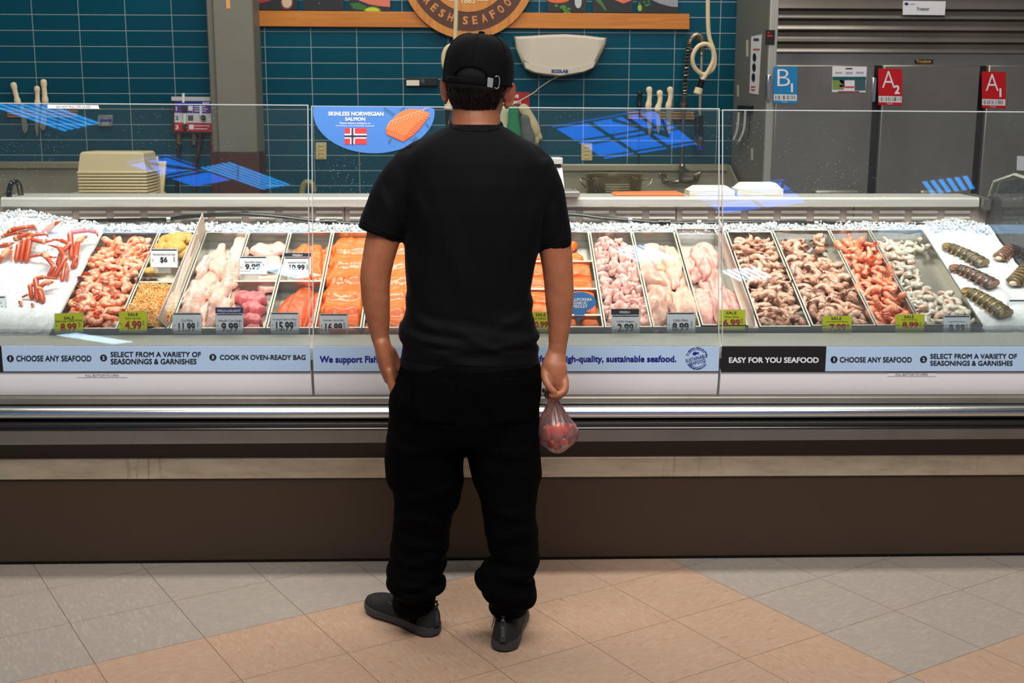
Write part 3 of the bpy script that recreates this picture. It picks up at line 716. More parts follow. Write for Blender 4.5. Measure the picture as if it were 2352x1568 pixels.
# ---------------------------------------------------------------- shrimp
def shrimp_mesh(kind, seed):
    """one curled shrimp lying in its own XY plane: body with shell segments; tail fan and legs are separate meshes"""
    r = random.Random(seed); body = MB(); tail = MB(); legs = MB()
    P = dict(cooked=(.0138, 4.3, .0112), raw=(.0165, 3.7, .0110), red=(.0245, 2.4, .0108), white=(.0128, 4.3, .0104))[kind]
    R0, ang, br = P[0] * r.uniform(.92, 1.1), P[1] * r.uniform(.82, 1.1), P[2] * r.uniform(.92, 1.1)
    n = 36; nr = 12; spine = []; rad = []; cols = []
    for i in range(n + 1):
        s = i / n; a = ang * (s - .5); Rr = R0 * (1.06 - .16 * s + .45 * sm(.72, 1, s))
        spine.append(Vector((math.cos(a) * Rr, math.sin(a) * Rr * 1.05, .0022 * math.sin(s * 5 + seed))))
        prof = (.82 + .18 * sm(0, .12, s)) * (1 - .62 * s ** 1.3)
        prof *= 1 + (.03 if kind in ('cooked', 'white') else .06) * math.sin(s * 2 * math.pi * 6.2 + .6)
        rad.append(br * prof)
    rings = []
    for i, (p, q) in enumerate(zip(spine, rad)):
        t = (spine[min(n, i + 1)] - spine[max(0, i - 1)]).normalized(); o = Vector((p.x, p.y, 0)).normalized(); o = (o - t * o.dot(t)).normalized(); u = t.cross(o)
        rings.append([p + (o * math.cos(2 * math.pi * k / nr) * 1.12 + u * math.sin(2 * math.pi * k / nr) * .92) * q for k in range(nr)])
        s = i / n; band = max(0.0, math.sin(s * 2 * math.pi * 6.2 + 2.0)) ** 2.5
        for k in range(nr):
            outer = .5 + .5 * math.cos(2 * math.pi * k / nr); g = r.uniform(-.02, .02)
            if kind == 'cooked':
                c = Vector(lin((248, 170, 126))[:3]).lerp(Vector(lin((236, 90, 36))[:3]), min(1, outer ** .7 * (band * .9 + .12) + .75 * sm(.66, .95, s)))
                c = c.lerp(Vector(lin((255, 222, 200))[:3]), .55 * (1 - outer) + .45 * (1 - sm(0, .16, s)))
            elif kind == 'raw':
                c = Vector(lin((228, 180, 152))[:3]).lerp(Vector(lin((146, 94, 70))[:3]), outer * (.25 + .7 * band)); c = c.lerp(Vector(lin((244, 212, 190))[:3]), .6 * (1 - outer)); c = c.lerp(Vector(lin((214, 130, 92))[:3]), .35 * (seed % 3 == 0))
            elif kind == 'red':
                c = Vector(lin((246, 162, 126))[:3]).lerp(Vector(lin((232, 112, 72))[:3]), outer * (.3 + .6 * band)); c = c.lerp(Vector(lin((252, 184, 150))[:3]), .5 * (1 - outer))
            else:
                c = Vector(lin((206, 200, 184))[:3]).lerp(Vector(lin((168, 166, 156))[:3]), outer * band * .7); c = c.lerp(Vector(lin((222, 170, 150))[:3]), .75 if seed % 4 == 0 else .12)
            cols.append(c * (1 + g))
    body.loft(rings); body.col = cols
    e = spine[-1]; t = (spine[-1] - spine[-3]).normalized(); o = Vector((e.x, e.y, 0)).normalized(); u = Vector((0, 0, 1))
    tc = dict(cooked=(232, 84, 34), raw=(138, 82, 62), red=(222, 78, 36), white=(200, 190, 170))[kind]
    for k in (-1.5, -.5, .5, 1.5):
        d = (t + o * .25 + u * k * .26).normalized(); L = .0165 * r.uniform(.85, 1.15); w = d.cross(o).normalized(); b = e - t * .001
        tail.hexa([b - w * .0008 - o * .0006, b + w * .0008 - o * .0006, b + w * .0008 + o * .0006, b - w * .0008 + o * .0006] + [b + d * L * .6 + w * a * .0030 + o * c * .0007 for a, c in ((-1, -1), (1, -1), (1, 1), (-1, 1))])
        tail.hexa([b + d * L * .6 + w * a * .0030 + o * c * .0007 for a, c in ((-1, -1), (1, -1), (1, 1), (-1, 1))] + [b + d * L + w * a * .0012 + o * c * .0003 for a, c in ((-1, -1), (1, -1), (1, 1), (-1, 1))])
    if kind in ('raw', 'red'):
        for i in range(3, 20, 3):
            p = spine[i]; inn = -Vector((p.x, p.y, 0)).normalized(); tt = (spine[i + 1] - spine[i - 1]).normalized()
            for sg in (-1, 1): legs.tube([p + inn * rad[i] * .7 + u * sg * .002, p + inn * rad[i] * 1.5 + u * sg * .004 + tt * .003, p + inn * rad[i] * 1.9 + u * sg * .003 + tt * .008], [.0009, .0007, .0004], 5)
    return body, (tail if kind != 'white' else None), (legs if legs.v else None), tc
shr_mat = {}
for kd, rg, ct in (('cooked', .26, .4), ('raw', .2, .6), ('red', .3, .35), ('white', .18, .6)):
    shr_mat[kd] = mat('shrimp_flesh_' + kd, (255, 200, 160), rg, attr='Col', sss=.15, coat=ct, nz=(240, .18, (120, 60, 40)) if kd == 'raw' else None)
SHP = {}
def shrimp_protos(kind, name, n=6):
    out = []
    for i in range(n):
        b, tl, lg, tc = shrimp_mesh(kind, i * 7 + 3)
        o = b.build(name, shr_mat[kind], origin=(0, 0, 0), angle=0)
        if tl: kid(o, tl.build('tail_fan', mat('shrimp_tail_' + kind, tc, .3, coat=.4), o, angle=.5))
        if lg: kid(o, lg.build('swimmerets', mat('shrimp_leg_' + kind, {'raw': (170, 112, 84), 'red': (236, 110, 64)}[kind], .4), o))
        out.append(o)
    return out
def pile(kind, name, x0, x1, v0, v1, n, base, label, group, hole=None, size=.030, top=.03, seed=1, th=.014, clump=None, sc=1.0):
    r = random.Random(seed); hm = HM(x0, x1, v0, v1, base); pr = SHP.setdefault(kind, None)
    fresh = pr is None
    if fresh: pr = SHP[kind] = shrimp_protos(kind, name)
    used = 0; out = []
    for i in range(n):
        best = None
        for _ in range(14):
            x = r.uniform(x0 + size * .62, x1 - size * .62); v = r.uniform(v0 + size * .6, v1 - size * .6)
            if hole and hole(x, v): continue
            pt = hm.patch(x, v, size * .42); z = float(pt.mean() * .55 + pt.max() * .45)
            if best is None or z < best[0]: best = (z, x, v)
        if best is None or best[0] > top: continue
        z, x, v = best; tilt = r.uniform(-.38, .38) + (r.choice((0, 0, 0, .9)) * r.choice((-1, 1))); roll = r.uniform(-.3, .3)
        M = Matrix.Translation(D(x, v, z + th * .55)) @ TR.to_4x4() @ Matrix.Rotation(r.uniform(0, 6.28), 4, 'Z') @ Matrix.Rotation(tilt, 4, 'X') @ Matrix.Rotation(roll, 4, 'Y') @ Matrix.Scale(sc * r.uniform(.9, 1.12), 4)
        k = r.randrange(len(pr))
        if fresh and used < len(pr): o = pr[used]; o.matrix_basis = M; used += 1
        else: o = copy_tree(pr[k], M)
        tag(o, label, 'shrimp', group); out.append(o)
        hm.raise_disc(x, v, size * .46, z + th)
    return out
# ---------------------------------------------------------------- left: crab legs on ice
def ice_mat():
    t = NT('crushed_ice'); o = t.obj(); n1 = t.noise(o, 160.0, 4, .7); n2 = t.noise(o, 40.0, 3)
    c = t.mix(n2, lin((250, 251, 252)), lin((232, 238, 244)))
    b = t.n('ShaderNodeBsdfPrincipled', Roughness=.28, Coat__Weight=.3); t.link(c, b.inputs['Base Color'])
    b.inputs['Subsurface Weight'].default_value = .35; b.inputs['Subsurface Radius'].default_value = (.012, .013, .014); b.inputs['Subsurface Scale'].default_value = 1.0
    t.link(t.bump(t.math('ADD', n1, t.math('MULTIPLY', n2, 1.5)), .9, .004), b.inputs['Normal']); t.surf(b.outputs[0]); return t.m
ICE = ice_mat()
chip_m = NT('ice_chip'); _b = chip_m.n('ShaderNodeBsdfPrincipled', Roughness=.12, IOR=1.31, Coat__Weight=.6, Transmission__Weight=.25); _b.inputs['Base Color'].default_value = lin((246, 250, 252)); chip_m.surf(_b.outputs[0]); CHIP = chip_m.m
def ice_bed(x0, x1, v0, v1, hf, label, seed, step=.006):
    nx = int((x1 - x0) / step); nv = int((v1 - v0) / step); top = []
    for i in range(nx + 1):
        row = []
        for j in range(nv + 1):
            x = x0 + (x1 - x0) * i / nx; v = v0 + (v1 - v0) * j / nv
            row.append(D(x, v, hf(x, v) + .0022 * mnoise.noise(Vector((x * 120, v * 120, seed))) + .006 * mnoise.noise(Vector((x * 26, v * 26, seed + 5)))))
        top.append(row)
    k = MB(); k.grid(top)
    sk = [top[i][0] for i in range(nx + 1)]; k.grid([[p, p - DN * .09] for p in sk]); sk = [top[i][nv] for i in range(nx + 1)]; k.grid([[p, p - DN * .09] for p in sk])
    for e in (0, nx): k.grid([[p, p - DN * .07] for p in top[e]])
    return tag(k.build('ice_bed', ICE, angle=0), label, 'ice', kind='stuff')
def chips(boxes, label, seed):
    r = random.Random(seed); k = MB()
    for x0, x1, v0, v1, wf, n, s0, s1 in boxes:
        for _ in range(n):
            x = r.uniform(x0, x1); v = r.uniform(v0, v1); c = D(x, v, wf(x, v) + r.uniform(-.004, .008)); s = r.uniform(s0, s1)
            M = Matrix.Rotation(r.uniform(0, 3), 3, 'X') @ Matrix.Rotation(r.uniform(0, 3), 3, 'Y')
            q = [M @ Vector(((a + r.uniform(-.35, .35)) * s, (b + r.uniform(-.35, .35)) * s * .8, (e + r.uniform(-.35, .35)) * s * .6)) + c for e in (-.5, .5) for a, b in ((-.5, -.5), (.5, -.5), (.5, .5), (-.5, .5))]
            k.hexa(q)
    return tag(k.build('ice_chips', CHIP, angle=0, recalc=False), label, 'ice', kind='stuff')
xl0 = xl - .03
def hfL(x, v):
    s = (x - xl0) / (TX[0] - xl0)
    return -.008 + .066 * sm(.46, .67, v) * (1 - sm(.70, .775, v)) * math.exp(-((s - .42) / .36) ** 2) + .010 * math.sin(v * 9 + 1) * (1 - s) * (1 - sm(.5, .7, v)) - .02 * sm(.70, .775, v)
ice_bed(xl0, TX[0] - .002, -.012, .80, hfL, 'mound of crushed ice under the red crab legs', 1)
XRI = xe - .004
def hfR(x, v):
    s = (x - TX2[4]) / (XRI - TX2[4])
    return -.010 + .030 * sm(.50, .67, v) * (1 - sm(.70, .775, v)) * math.exp(-((s - .45) / .36) ** 2) + .006 * math.sin(v * 8) - .02 * sm(.70, .775, v)
ice_bed(TX2[4] + .002, XRI, -.012, .80, hfR, 'mound of crushed ice under the lobster tails', 2)
chips([(xl0 + .02, -1.42, .66, .80, lambda x, v: hfL(x, v) + .002, 900, .004, .010), (xl0 + .02, -1.42, .52, .66, lambda x, v: hfL(x, v), 350, .003, .006)], 'glassy ice chips on top of the crab leg mound', 3)
chips([(TX2[4] + .03, XRI - .02, .64, .80, lambda x, v: hfR(x, v) + .002, 800, .004, .010)], 'glassy ice chips on the lobster mound', 4)
def hfB(x, v): return -.016 + .007 * mnoise.noise(Vector((x * 5, 2, 7))) - .018 * sm(.68, .775, v) + .005
ice_bed(TX[0] + .01, TX2[4], V1 + .004, .80, hfB, 'strip of crushed ice behind the steel trays', 5)
chips([(TX[0] + .01, TX2[4], V1 + .012, .75, lambda x, v: hfB(x, v) + .004, 3000, .006, .013)], 'loose ice chips along the back of the trays', 6)
crab_shell = mat('crab_shell', (214, 88, 48), .34, nz=(30, .6, (178, 56, 30)), bump=(140, .25), coat=.3, spec=.5)
crab_pale = mat('crab_pale_shell', (244, 190, 150), .36, nz=(26, .6, (226, 128, 84)), bump=(120, .2))
crab_tip = mat('crab_claw_tip', (120, 60, 48), .35)
def crab(label, legs):
    """legs: list of (picture polyline, heights above the deck, radius, style)"""
    allp = [Dp(x, y, 0) for L in legs for x, y in L[0]]
    c = sum(allp, Vector()) / len(allp); legs = [(a_, b_, c_ * 1.15, d_) for a_, b_, c_, d_ in legs]; th = thing('crab_leg_cluster', label, 'crab legs', c, 'crab leg clusters standing in the ice')
    for pl, hs, rd, st in legs:
        P = [Dp(x, y, h) for (x, y), h in zip(pl, hs)]
        segs = list(zip(P, P[1:])); k = MB(); kp = MB(); kt = MB()
        for i, (a, b) in enumerate(segs):
            f0 = 1.0 - .28 * i / max(1, len(segs)); L = (b - a).length; d = (b - a).normalized(); last = i == len(segs) - 1
            if st == 'claw' and last:
                kp.tube([a, a.lerp(b, .25), a.lerp(b, .55)], [rd * .8, rd * 1.25, rd * .9], 10, roundend=True)
                up_ = DN; s_ = d.cross(up_).normalized()
                for sg, ln in ((1, 1.0), (-1, .85)): kt.tube([a.lerp(b, .5), a.lerp(b, .75) + s_ * sg * rd * .7, a.lerp(b, ln) + s_ * sg * rd * .25], [rd * .6, rd * .42, rd * .1], 8, roundend=True)
            elif last and st == 'tip': k.tube([a, a.lerp(b, .4), b], [rd * f0 * .8, rd * f0 * .62, rd * .12], 10, roundend=True, flat=.8)
            else:
                k.tube([a, a.lerp(b, .08), a.lerp(b, .5), a.lerp(b, .92), b], [rd * f0 * .8, rd * f0, rd * f0 * .96, rd * f0 * 1.03, rd * f0 * .78], 10, roundend=True, flat=.82)
                kp.ell(b, rd * f0 * .86, rd * f0 * .86, rd * f0 * .86, 10, 6)
        k.build('leg_shell', crab_shell, th, angle=0)
        if kp.v: kp.build('joint', crab_pale, th, angle=0)
        if kt.v: kt.build('claw_finger', crab_shell, th, angle=0)
# heights: feet stand in the ice (0), knees above it
crab('crab leg cluster farthest back beside the case end, claw pointing up', [
    ([(16, 553), (24, 528), (60, 521), (78, 519), (86, 531)], [.0, .05, .055, .05, .035], .0085, 'tip'),
    ([(2, 556), (8, 541), (40, 533), (64, 536)], [0, .03, .04, .035], .0075, 'tip'),
    ([(34, 550), (38, 546), (68, 534)], [.01, .03, .04], .0095, 'leg'),
    ([(95, 545), (103, 530), (140, 506)], [.01, .035, .07], .0085, 'claw')])
crab('crab leg cluster with three upright legs, nearest the case end', [
    ([(37, 597), (43, 562), (54, 552)], [0, .035, .035], .0078, 'leg'),
    ([(49, 597), (56, 551), (78, 539), (104, 536), (112, 545)], [0, .05, .05, .045, .03], .0088, 'tip'),
    ([(61, 597), (69, 549), (100, 556), (130, 551)], [0, .05, .045, .03], .0092, 'tip'),
    ([(24, 596), (26, 575)], [0, .015], .003, 'leg'),
    ([(0, 598), (6, 588), (27, 562)], [0, .012, .02], .009, 'claw'),
    ([(0, 566), (20, 559), (38, 557)], [.01, .02, .015], .007, 'tip')])
crab('crab leg cluster arching beside the cooked shrimp tray', [
    ([(165, 592), (161, 534), (200, 529), (222, 533), (225, 544)], [0, .06, .055, .045, .03], .0095, 'tip'),
    ([(172, 610), (178, 555), (200, 540)], [0, .04, .04], .0085, 'claw'),
    ([(134, 606), (141, 582), (160, 560), (140, 552), (118, 549)], [0, .02, .04, .04, .03], .0092, 'tip'),
    ([(165, 613), (176, 590), (163, 584)], [0, .022, .02], .006, 'tip')])
crab('crab leg cluster in the middle of the ice with a claw leaning back', [
    ([(112, 634), (124, 612), (108, 592), (98, 578)], [0, .025, .04, .05], .0085, 'claw'),
    ([(126, 635), (150, 592), (137, 569), (110, 562)], [0, .04, .05, .04], .0092, 'tip'),
    ([(142, 642), (150, 602), (145, 580), (132, 562)], [0, .03, .042, .045], .0062, 'tip'),
    ([(153, 642), (157, 620), (155, 604)], [0, .012, .02], .0042, 'tip'),
    ([(70, 590), (90, 586), (122, 591), (140, 590)], [.01, .02, .03, .03], .005, 'tip')])
crab('small crab leg cluster nearest the glass on the ice', [
    ([(73, 684), (69, 656), (80, 652)], [0, .03, .03], .0085, 'leg'),
    ([(86, 687), (82, 640), (100, 636), (139, 641)], [0, .042, .042, .025], .0085, 'tip'),
    ([(98, 690), (91, 664), (88, 662)], [0, .022, .025], .0095, 'leg'),
    ([(88, 662), (104, 650), (123, 645)], [.02, .03, .03], .0085, 'claw'),
    ([(52, 682), (64, 676)], [.0, .012], .004, 'leg'),
    ([(45, 693), (50, 700)], [.006, .0], .005, 'leg'), ([(74, 698), (76, 702)], [.004, .0], .005, 'leg')])
# ---------------------------------------------------------------- trays, from the crab end
t_names = ['cooked shrimp', None, 'cod fillets']
tray(TX[0], TX[1], V0, V1, 'steel tray heaped with pink cooked shrimp')
pile('cooked', 'cooked_shrimp', TX[0] + .006, TX[1] - .006, V0 + .012, V1 - .03, 150, -.034, 'pink and orange cooked shrimp heaped in its steel tray beside the crab ice', 'cooked shrimp in the tray', size=.037, top=.028, seed=4, th=.0185, sc=1.16)
vs_ = .30
tray(TX[1], TX[2], vs_, V1, 'half tray holding golden crab cakes'); tray(TX[1], TX[2], V0, vs_, 'half tray full of shredded orange crab salad')
cakem = mat('crab_cake_crust', (232, 186, 98), .6, nz=(110, .9, (196, 138, 60)), bump=(190, 1.0))
rr = random.Random(5)
for i, (px, py, w, s, wh) in enumerate([(388, 552, .0, .038, 'farthest back beside the tray wall'), (404, 548, .026, .04, 'topmost at the back of the pile'), (425, 549, .006, .036, 'tucked against the clear divider'), (376, 568, .004, .036, 'under the topmost cake'), (401, 567, .018, .04, 'topmost above the price tag'), (420, 578, .0, .036, 'half behind the price tag'), (345, 623, -.012, .03, 'nearest the salad'), (362, 600, -.014, .036, 'hidden behind the price tag')]):
    p = Dp(px, py, w); k = MB(); M = TR @ Matrix.Rotation(rr.uniform(-.3, .3), 3, 'X')
    k.ell(p, s, s * .82, s * .46, 36, 20, M=M)
    for q in range(len(k.v)): k.v[q] = k.v[q] + (k.v[q] - p) * .16 * mnoise.noise(k.v[q] * 70)
    tag(k.build('crab_cake', cakem, angle=0), 'golden brown crab cake ' + wh, 'crab cake', 'crab cakes')
# salad: one uncountable heap
def hs(x, v): return .002 + .012 * mnoise.noise(Vector((x * 22, v * 22, 3))) + .006 * math.sin(v * 20)
k = MB(); g = [[D(TX[1] + .006 + (TX[2] - TX[1] - .012) * i / 30, V0 + .008 + (vs_ - V0 - .016) * j / 44, hs(TX[1] + .157 * i / 30, V0 + .29 * j / 44) - .004) for j in range(45)] for i in range(31)]
k.grid(g, uv=False)
sal = MB(); r2 = random.Random(9)
for q in range(4400):
    x = r2.uniform(TX[1] + .010, TX[2] - .010); v = r2.uniform(V0 + .014, vs_ - .014); a = r2.uniform(0, 6.28); b = r2.uniform(-1.2, 1.2); L = r2.uniform(.005, .011); c = D(x, v, hs(x, v) + r2.uniform(-.002, .006))
    d = TR @ Vector((math.cos(a) * math.cos(b), math.sin(a) * math.cos(b), math.sin(b))); n0 = d.cross(TR @ Vector((0, 0, 1))).normalized(); n1 = d.cross(n0); rw = r2.uniform(.0007, .0015); mi = r2.choices((0, 1, 2, 3), (50, 34, 15, 1))[0]
    q8 = [c + d * s * L + n0 * e * rw + n1 * f * rw * .8 for s in (-.5, .5) for e, f in ((-1, -1), (1, -1), (1, 1), (-1, 1))]; k.hexa(q8, mi)
tag(k.build('crab_salad', [mat('salad_orange', (255, 192, 108), .5, sss=.1), mat('salad_pale', (255, 224, 160), .5, sss=.1), mat('salad_deep', (250, 154, 76), .5), mat('salad_herb', (96, 130, 52), .6)], smooth=False, recalc=False), 'shredded orange crab salad filling the half tray behind the sale tag', 'crab salad', kind='stuff')
# cod
tray(TX[2], TX[3], V0, V1, 'steel tray of pale cod fillets')
codm = fish_mat('cod_flesh', (238, 196, 178), (250, 236, 228), 150, .85, v=10, spot=((226, 160, 140), .5)); codb = fish_mat('cod_flesh_pink', (240, 184, 164), (250, 222, 210), 160, .6, v=10, spot=((222, 140, 122), .5))
hm = HM(TX[2], TX[3], V0, V1, -.034)
def taper(a, b, c=.5): return lambda s: a * (1 - .35 * abs(2 * s - 1) ** 2) * (1 - (1 - b) * sm(c, 1, s)) * (.6 + .4 * sm(0, .12, s))
cod = 'cod fillets in the tray'
def path_px(pl, w=0.0): return [dpx(x, y, w) for x, y in pl]
for pl, wd, tk, mm, lb in [
    ([(430, 740), (470, 660), (500, 600)], .075, .02, codm, 'pale cod fillet lying deepest along the tray wall'), ([(488, 740), (520, 660), (548, 600)], .07, .02, codb, 'pale cod fillet lying under the others beside the tuna'),
    ([(410, 745), (432, 690), (450, 640)], .05, .018, codm, 'thin cod fillet pressed against the tray wall by the clear divider'), ([(470, 752), (500, 700), (525, 650)], .06, .018, codb, 'cod fillet half buried in the middle of the tray'), ([(450, 700), (470, 640), (488, 590)], .06, .018, codb, 'cod fillet buried under the curled white one'),
    ([(505, 634), (500, 590), (508, 545)], .052, .022, codb, 'bent cod fillet with its smooth belly up, farthest back'), ([(552, 528), (545, 575), (520, 640)], .048, .02, codm, 'long cod fillet with its tail end standing on the back tray wall'),
    ([(478, 575), (462, 625), (446, 640)], .05, .022, codm, 'flaky white cod fillet curling over the tray edge'), ([(540, 600), (510, 670), (478, 730)], .055, .02, codb, 'long cod fillet with bloodlines down the tray'),
    ([(455, 655), (440, 700), (425, 725)], .06, .022, codm, 'ridged white cod fillet in front of the curled one'), ([(520, 690), (500, 725), (470, 752)], .06, .02, codb, 'pinkish cod fillet nearest the wild caught tag')]:
    fillet('cod_fillet', path_px(pl), taper(wd * 1.3, .5), tk * .9, hm, mm, lb, 'fish fillet', cod, lump=.6, seed=len(lb), wavy=.5, edge=.3, ns=36, nt=18, blur=3)
# swordfish (back) and tuna (front)
vm = .305
tray(TX[3], TX[4], vm, V1, 'half tray of pink swordfish steaks'); tray(TX[3], TX[4], V0, vm, 'half tray of dark pink tuna steaks')
sw = fish_mat('swordfish_flesh', (250, 182, 168), (255, 208, 196), 22, .5, spot=((214, 110, 100), .5)); dark_skin = mat('dark_fish_skin', (70, 66, 66), .35, coat=.4)
hm = HM(TX[3], TX[4], vm, V1, -.034)
full = lambda a: (lambda s: a * (1 - .25 * abs(2 * s - 1) ** 3) * (.75 + .25 * sm(0, .1, s)))
for pl, wd, lb in [([(590, 640), (640, 640)], .07, 'pink swordfish steak half behind its price tag'), ([(582, 595), (612, 590), (645, 586)], .07, 'pink swordfish steak in the middle of the half tray'), ([(580, 553), (615, 562), (655, 550)], .07, 'pink swordfish steak with dark skin farthest back')]:
    fillet('swordfish_steak', path_px(pl), full(wd * 1.2), .018, hm, sw, lb, 'fish steak', 'swordfish steaks', lump=.25, edge=.18, wavy=.25, seed=len(lb), skin=dark_skin)
tu = fish_mat('tuna_flesh', (226, 112, 116), (240, 160, 158), 26, .5, spot=((196, 70, 82), .5), coat=.15)
hm = HM(TX[3], TX[4], V0, vm, -.036)
for pl, wd, lb in [([(560, 750), (597, 752)], .075, 'tuna steak nearest the glass beside the wild caught tag'), ([(556, 716), (580, 722), (600, 720)], .05, 'small rounded tuna steak beside the wild caught tag'), ([(556, 697), (578, 693), (602, 702)], .055, 'triangular tuna steak in the middle of the half tray'), ([(543, 665), (575, 672), (610, 668)], .062, 'big rounded tuna steak farthest back in its half tray')]:
    fillet('tuna_steak', path_px(pl), full(wd), .03, hm, tu, lb, 'fish steak', 'yellowfin tuna steaks', lump=.25, seed=len(lb), edge=.24, wavy=.35)
# steelhead (back) and sockeye (front)
tray(TX[4], TX[5], vm, V1, 'half tray of steelhead trout fillets'); tray(TX[4], TX[5], V0, vm, 'half tray of deep orange sockeye fillets')
st = fish_mat('steelhead_flesh', (250, 108, 30), (255, 152, 78), 120, .55, v=8); sk = fish_mat('sockeye_flesh', (244, 84, 30), (255, 132, 66), 120, .5, v=8, spot=((206, 60, 22), .3))
silver = mat('silver_skin', (150, 150, 150), .3, .3, coat=.3)
leaf = lambda a: (lambda s: a * (max(.02, math.sin(math.pi * (s * .86 + .10)))) ** .55)
hm = HM(TX[4], TX[5], vm, V1, -.034)
for pl, wd, lb in [([(738, 640), (760, 545)], .06, 'steelhead fillet lying lowest along the tray wall'), ([(675, 615), (700, 545)], .07, 'steelhead fillet half behind the fresh tag'), ([(700, 650), (712, 590), (728, 545)], .085, 'broad steelhead fillet on top, rounded end farthest back'), ([(735, 645), (722, 610), (730, 560)], .055, 'narrow steelhead fillet folded over beside the pane seam')]:
    fillet('steelhead_fillet', path_px(pl), leaf(wd), .018, hm, st, lb, 'fish fillet', 'steelhead trout fillets', lump=.2, seed=len(lb), skin=silver)
hm = HM(TX[4], TX[5], V0, vm, -.034)
for pl, wd, lb in [([(706, 755), (733, 655)], .055, 'sockeye fillet lying lowest along the salmon side'), ([(633, 752), (660, 690), (690, 655)], .065, 'sockeye fillet lying along the tuna side'), ([(672, 756), (690, 700), (705, 648)], .09, 'broad sockeye fillet on top with a pointed end')]:
    fillet('sockeye_fillet', path_px(pl), leaf(wd), .018, hm, sk, lb, 'fish fillet', 'sockeye salmon fillets', lump=.2, seed=len(lb), skin=silver)
# Norwegian salmon portions: rows laid across the trays like shingles, from the front up to the back
sal_m = fish_mat('salmon_flesh', (246, 98, 20), (252, 148, 70), 120, .6, v=5); sal_p = fish_mat('salmon_flesh_pale', (248, 110, 34), (253, 160, 88), 110, .6, v=5)
block = lambda a: (lambda s: a * (.86 + .14 * math.sin(math.pi * s)) * (.9 + .1 * sm(0, .06, s)))
def salmon_row(c0, c1, rows, v0, v1, where, seed, grp):
    r = random.Random(seed); x0, x1 = TX[c0], TX[c1]; hm = HM(x0, x1, V0, V1, -.03)
    ord_ = ['first from the glass', 'second from the glass', 'third from the glass', 'fourth from the glass', 'fifth from the glass']
    for i in range(rows - 1, -1, -1):
        v = v0 + (v1 - v0) * (i + .5) / rows; dv = (v1 - v0) / rows
        lab = 'salmon portion ' + where + ', ' + (ord_[i] if i < rows - 1 else 'farthest back')
        j = r.uniform(-.006, .006)
        fillet('salmon_portion', [(x0 + .010, v + j), ((x0 + x1) / 2, v - .010 + j), (x1 - .010, v + .003 - j)], block(dv * 1.5), .026, hm, sal_m if r.random() < .6 else sal_p, lab, 'fish fillet', grp, lump=.16, seed=seed * 9 + i, edge=.22, blur=6, wedge=.45, wavy=.12)
g_ = 'skinless salmon portions in the shingled trays'
for c, wh in ((5, 'in the shingled tray beside the sockeye'), (6, 'in the shingled tray behind the raised arm sleeve'), (7, 'in the shingled tray beside the shirt')):
    tray(TX[c], TX[c + 1], V0, V1, 'steel tray of shingled salmon ' + {5: 'beside the sockeye half tray', 6: 'behind the man with his bent elbow', 7: 'hidden behind the black shirt'}[c])
    salmon_row(c, c + 1, 6, V0 + .01, V1 - .02, wh, c, g_)
tray(TX[8], TX[9], V0, V1, 'empty steel tray hidden behind the black shirt middle')
# Atlantic salmon in four small pans per column
VB = [V0, .085, .25, .437, V1]
for c, cw in ((9, 'next to the shirt'), (10, 'beside the catfish nuggets')):
    for q in range(4):
        wq = ['nearest the glass', 'second from the glass', 'third from the glass', 'farthest back'][q]
        tray(TX[c], TX[c + 1], VB[q], VB[q + 1], 'small steel pan of orange salmon ' + cw + ', ' + wq)
        hm = HM(TX[c], TX[c + 1], VB[q], VB[q + 1], -.03); dv = VB[q + 1] - VB[q]; a, b = TX[c], TX[c + 1]
        if q == 0:
            for h_, (p, s_) in enumerate(((a + .042, 'shirt side'), (b - .042, 'nugget side'))):
                fillet('salmon_portion', [(p - .028, VB[0] + dv * .45), (p + .028, VB[0] + dv * .5)], block(dv * .7), .03, hm, sal_p, 'herb speckled salmon block ' + cw + ', ' + s_ + ' of the front pan', 'fish fillet', 'salmon in the small pans', lump=.2, seed=c + h_, edge=.3)
        elif q < 3:
            for e in range(2):
                fillet('salmon_portion', [(a + .012, VB[q] + dv * (.27 + .46 * e)), (b - .012, VB[q] + dv * (.27 + .46 * e))], block(dv * .53), .03, hm, sal_m, 'salmon portion ' + cw + ', ' + ('front' if e == 0 else 'back') + ' half of the pan ' + wq, 'fish fillet', 'salmon in the small pans', lump=.12, seed=c * 5 + q * 2 + e, edge=.2, wavy=.08)
        else:
            for e, (pl, wd) in enumerate((([(a + .02, VB[q] + .05), (b - .03, VB[q] + .06)], .07), ([(a + .02, VB[q] + .10), (b - .05, VB[q] + .17)], .06))):
                fillet('salmon_portion', pl, leaf(wd), .022, hm, st, 'curled salmon tail piece ' + cw + ', ' + ('lower' if e == 0 else 'upper') + ' in the pan farthest back', 'fish fillet', 'salmon in the small pans', lump=.2, seed=c + e)
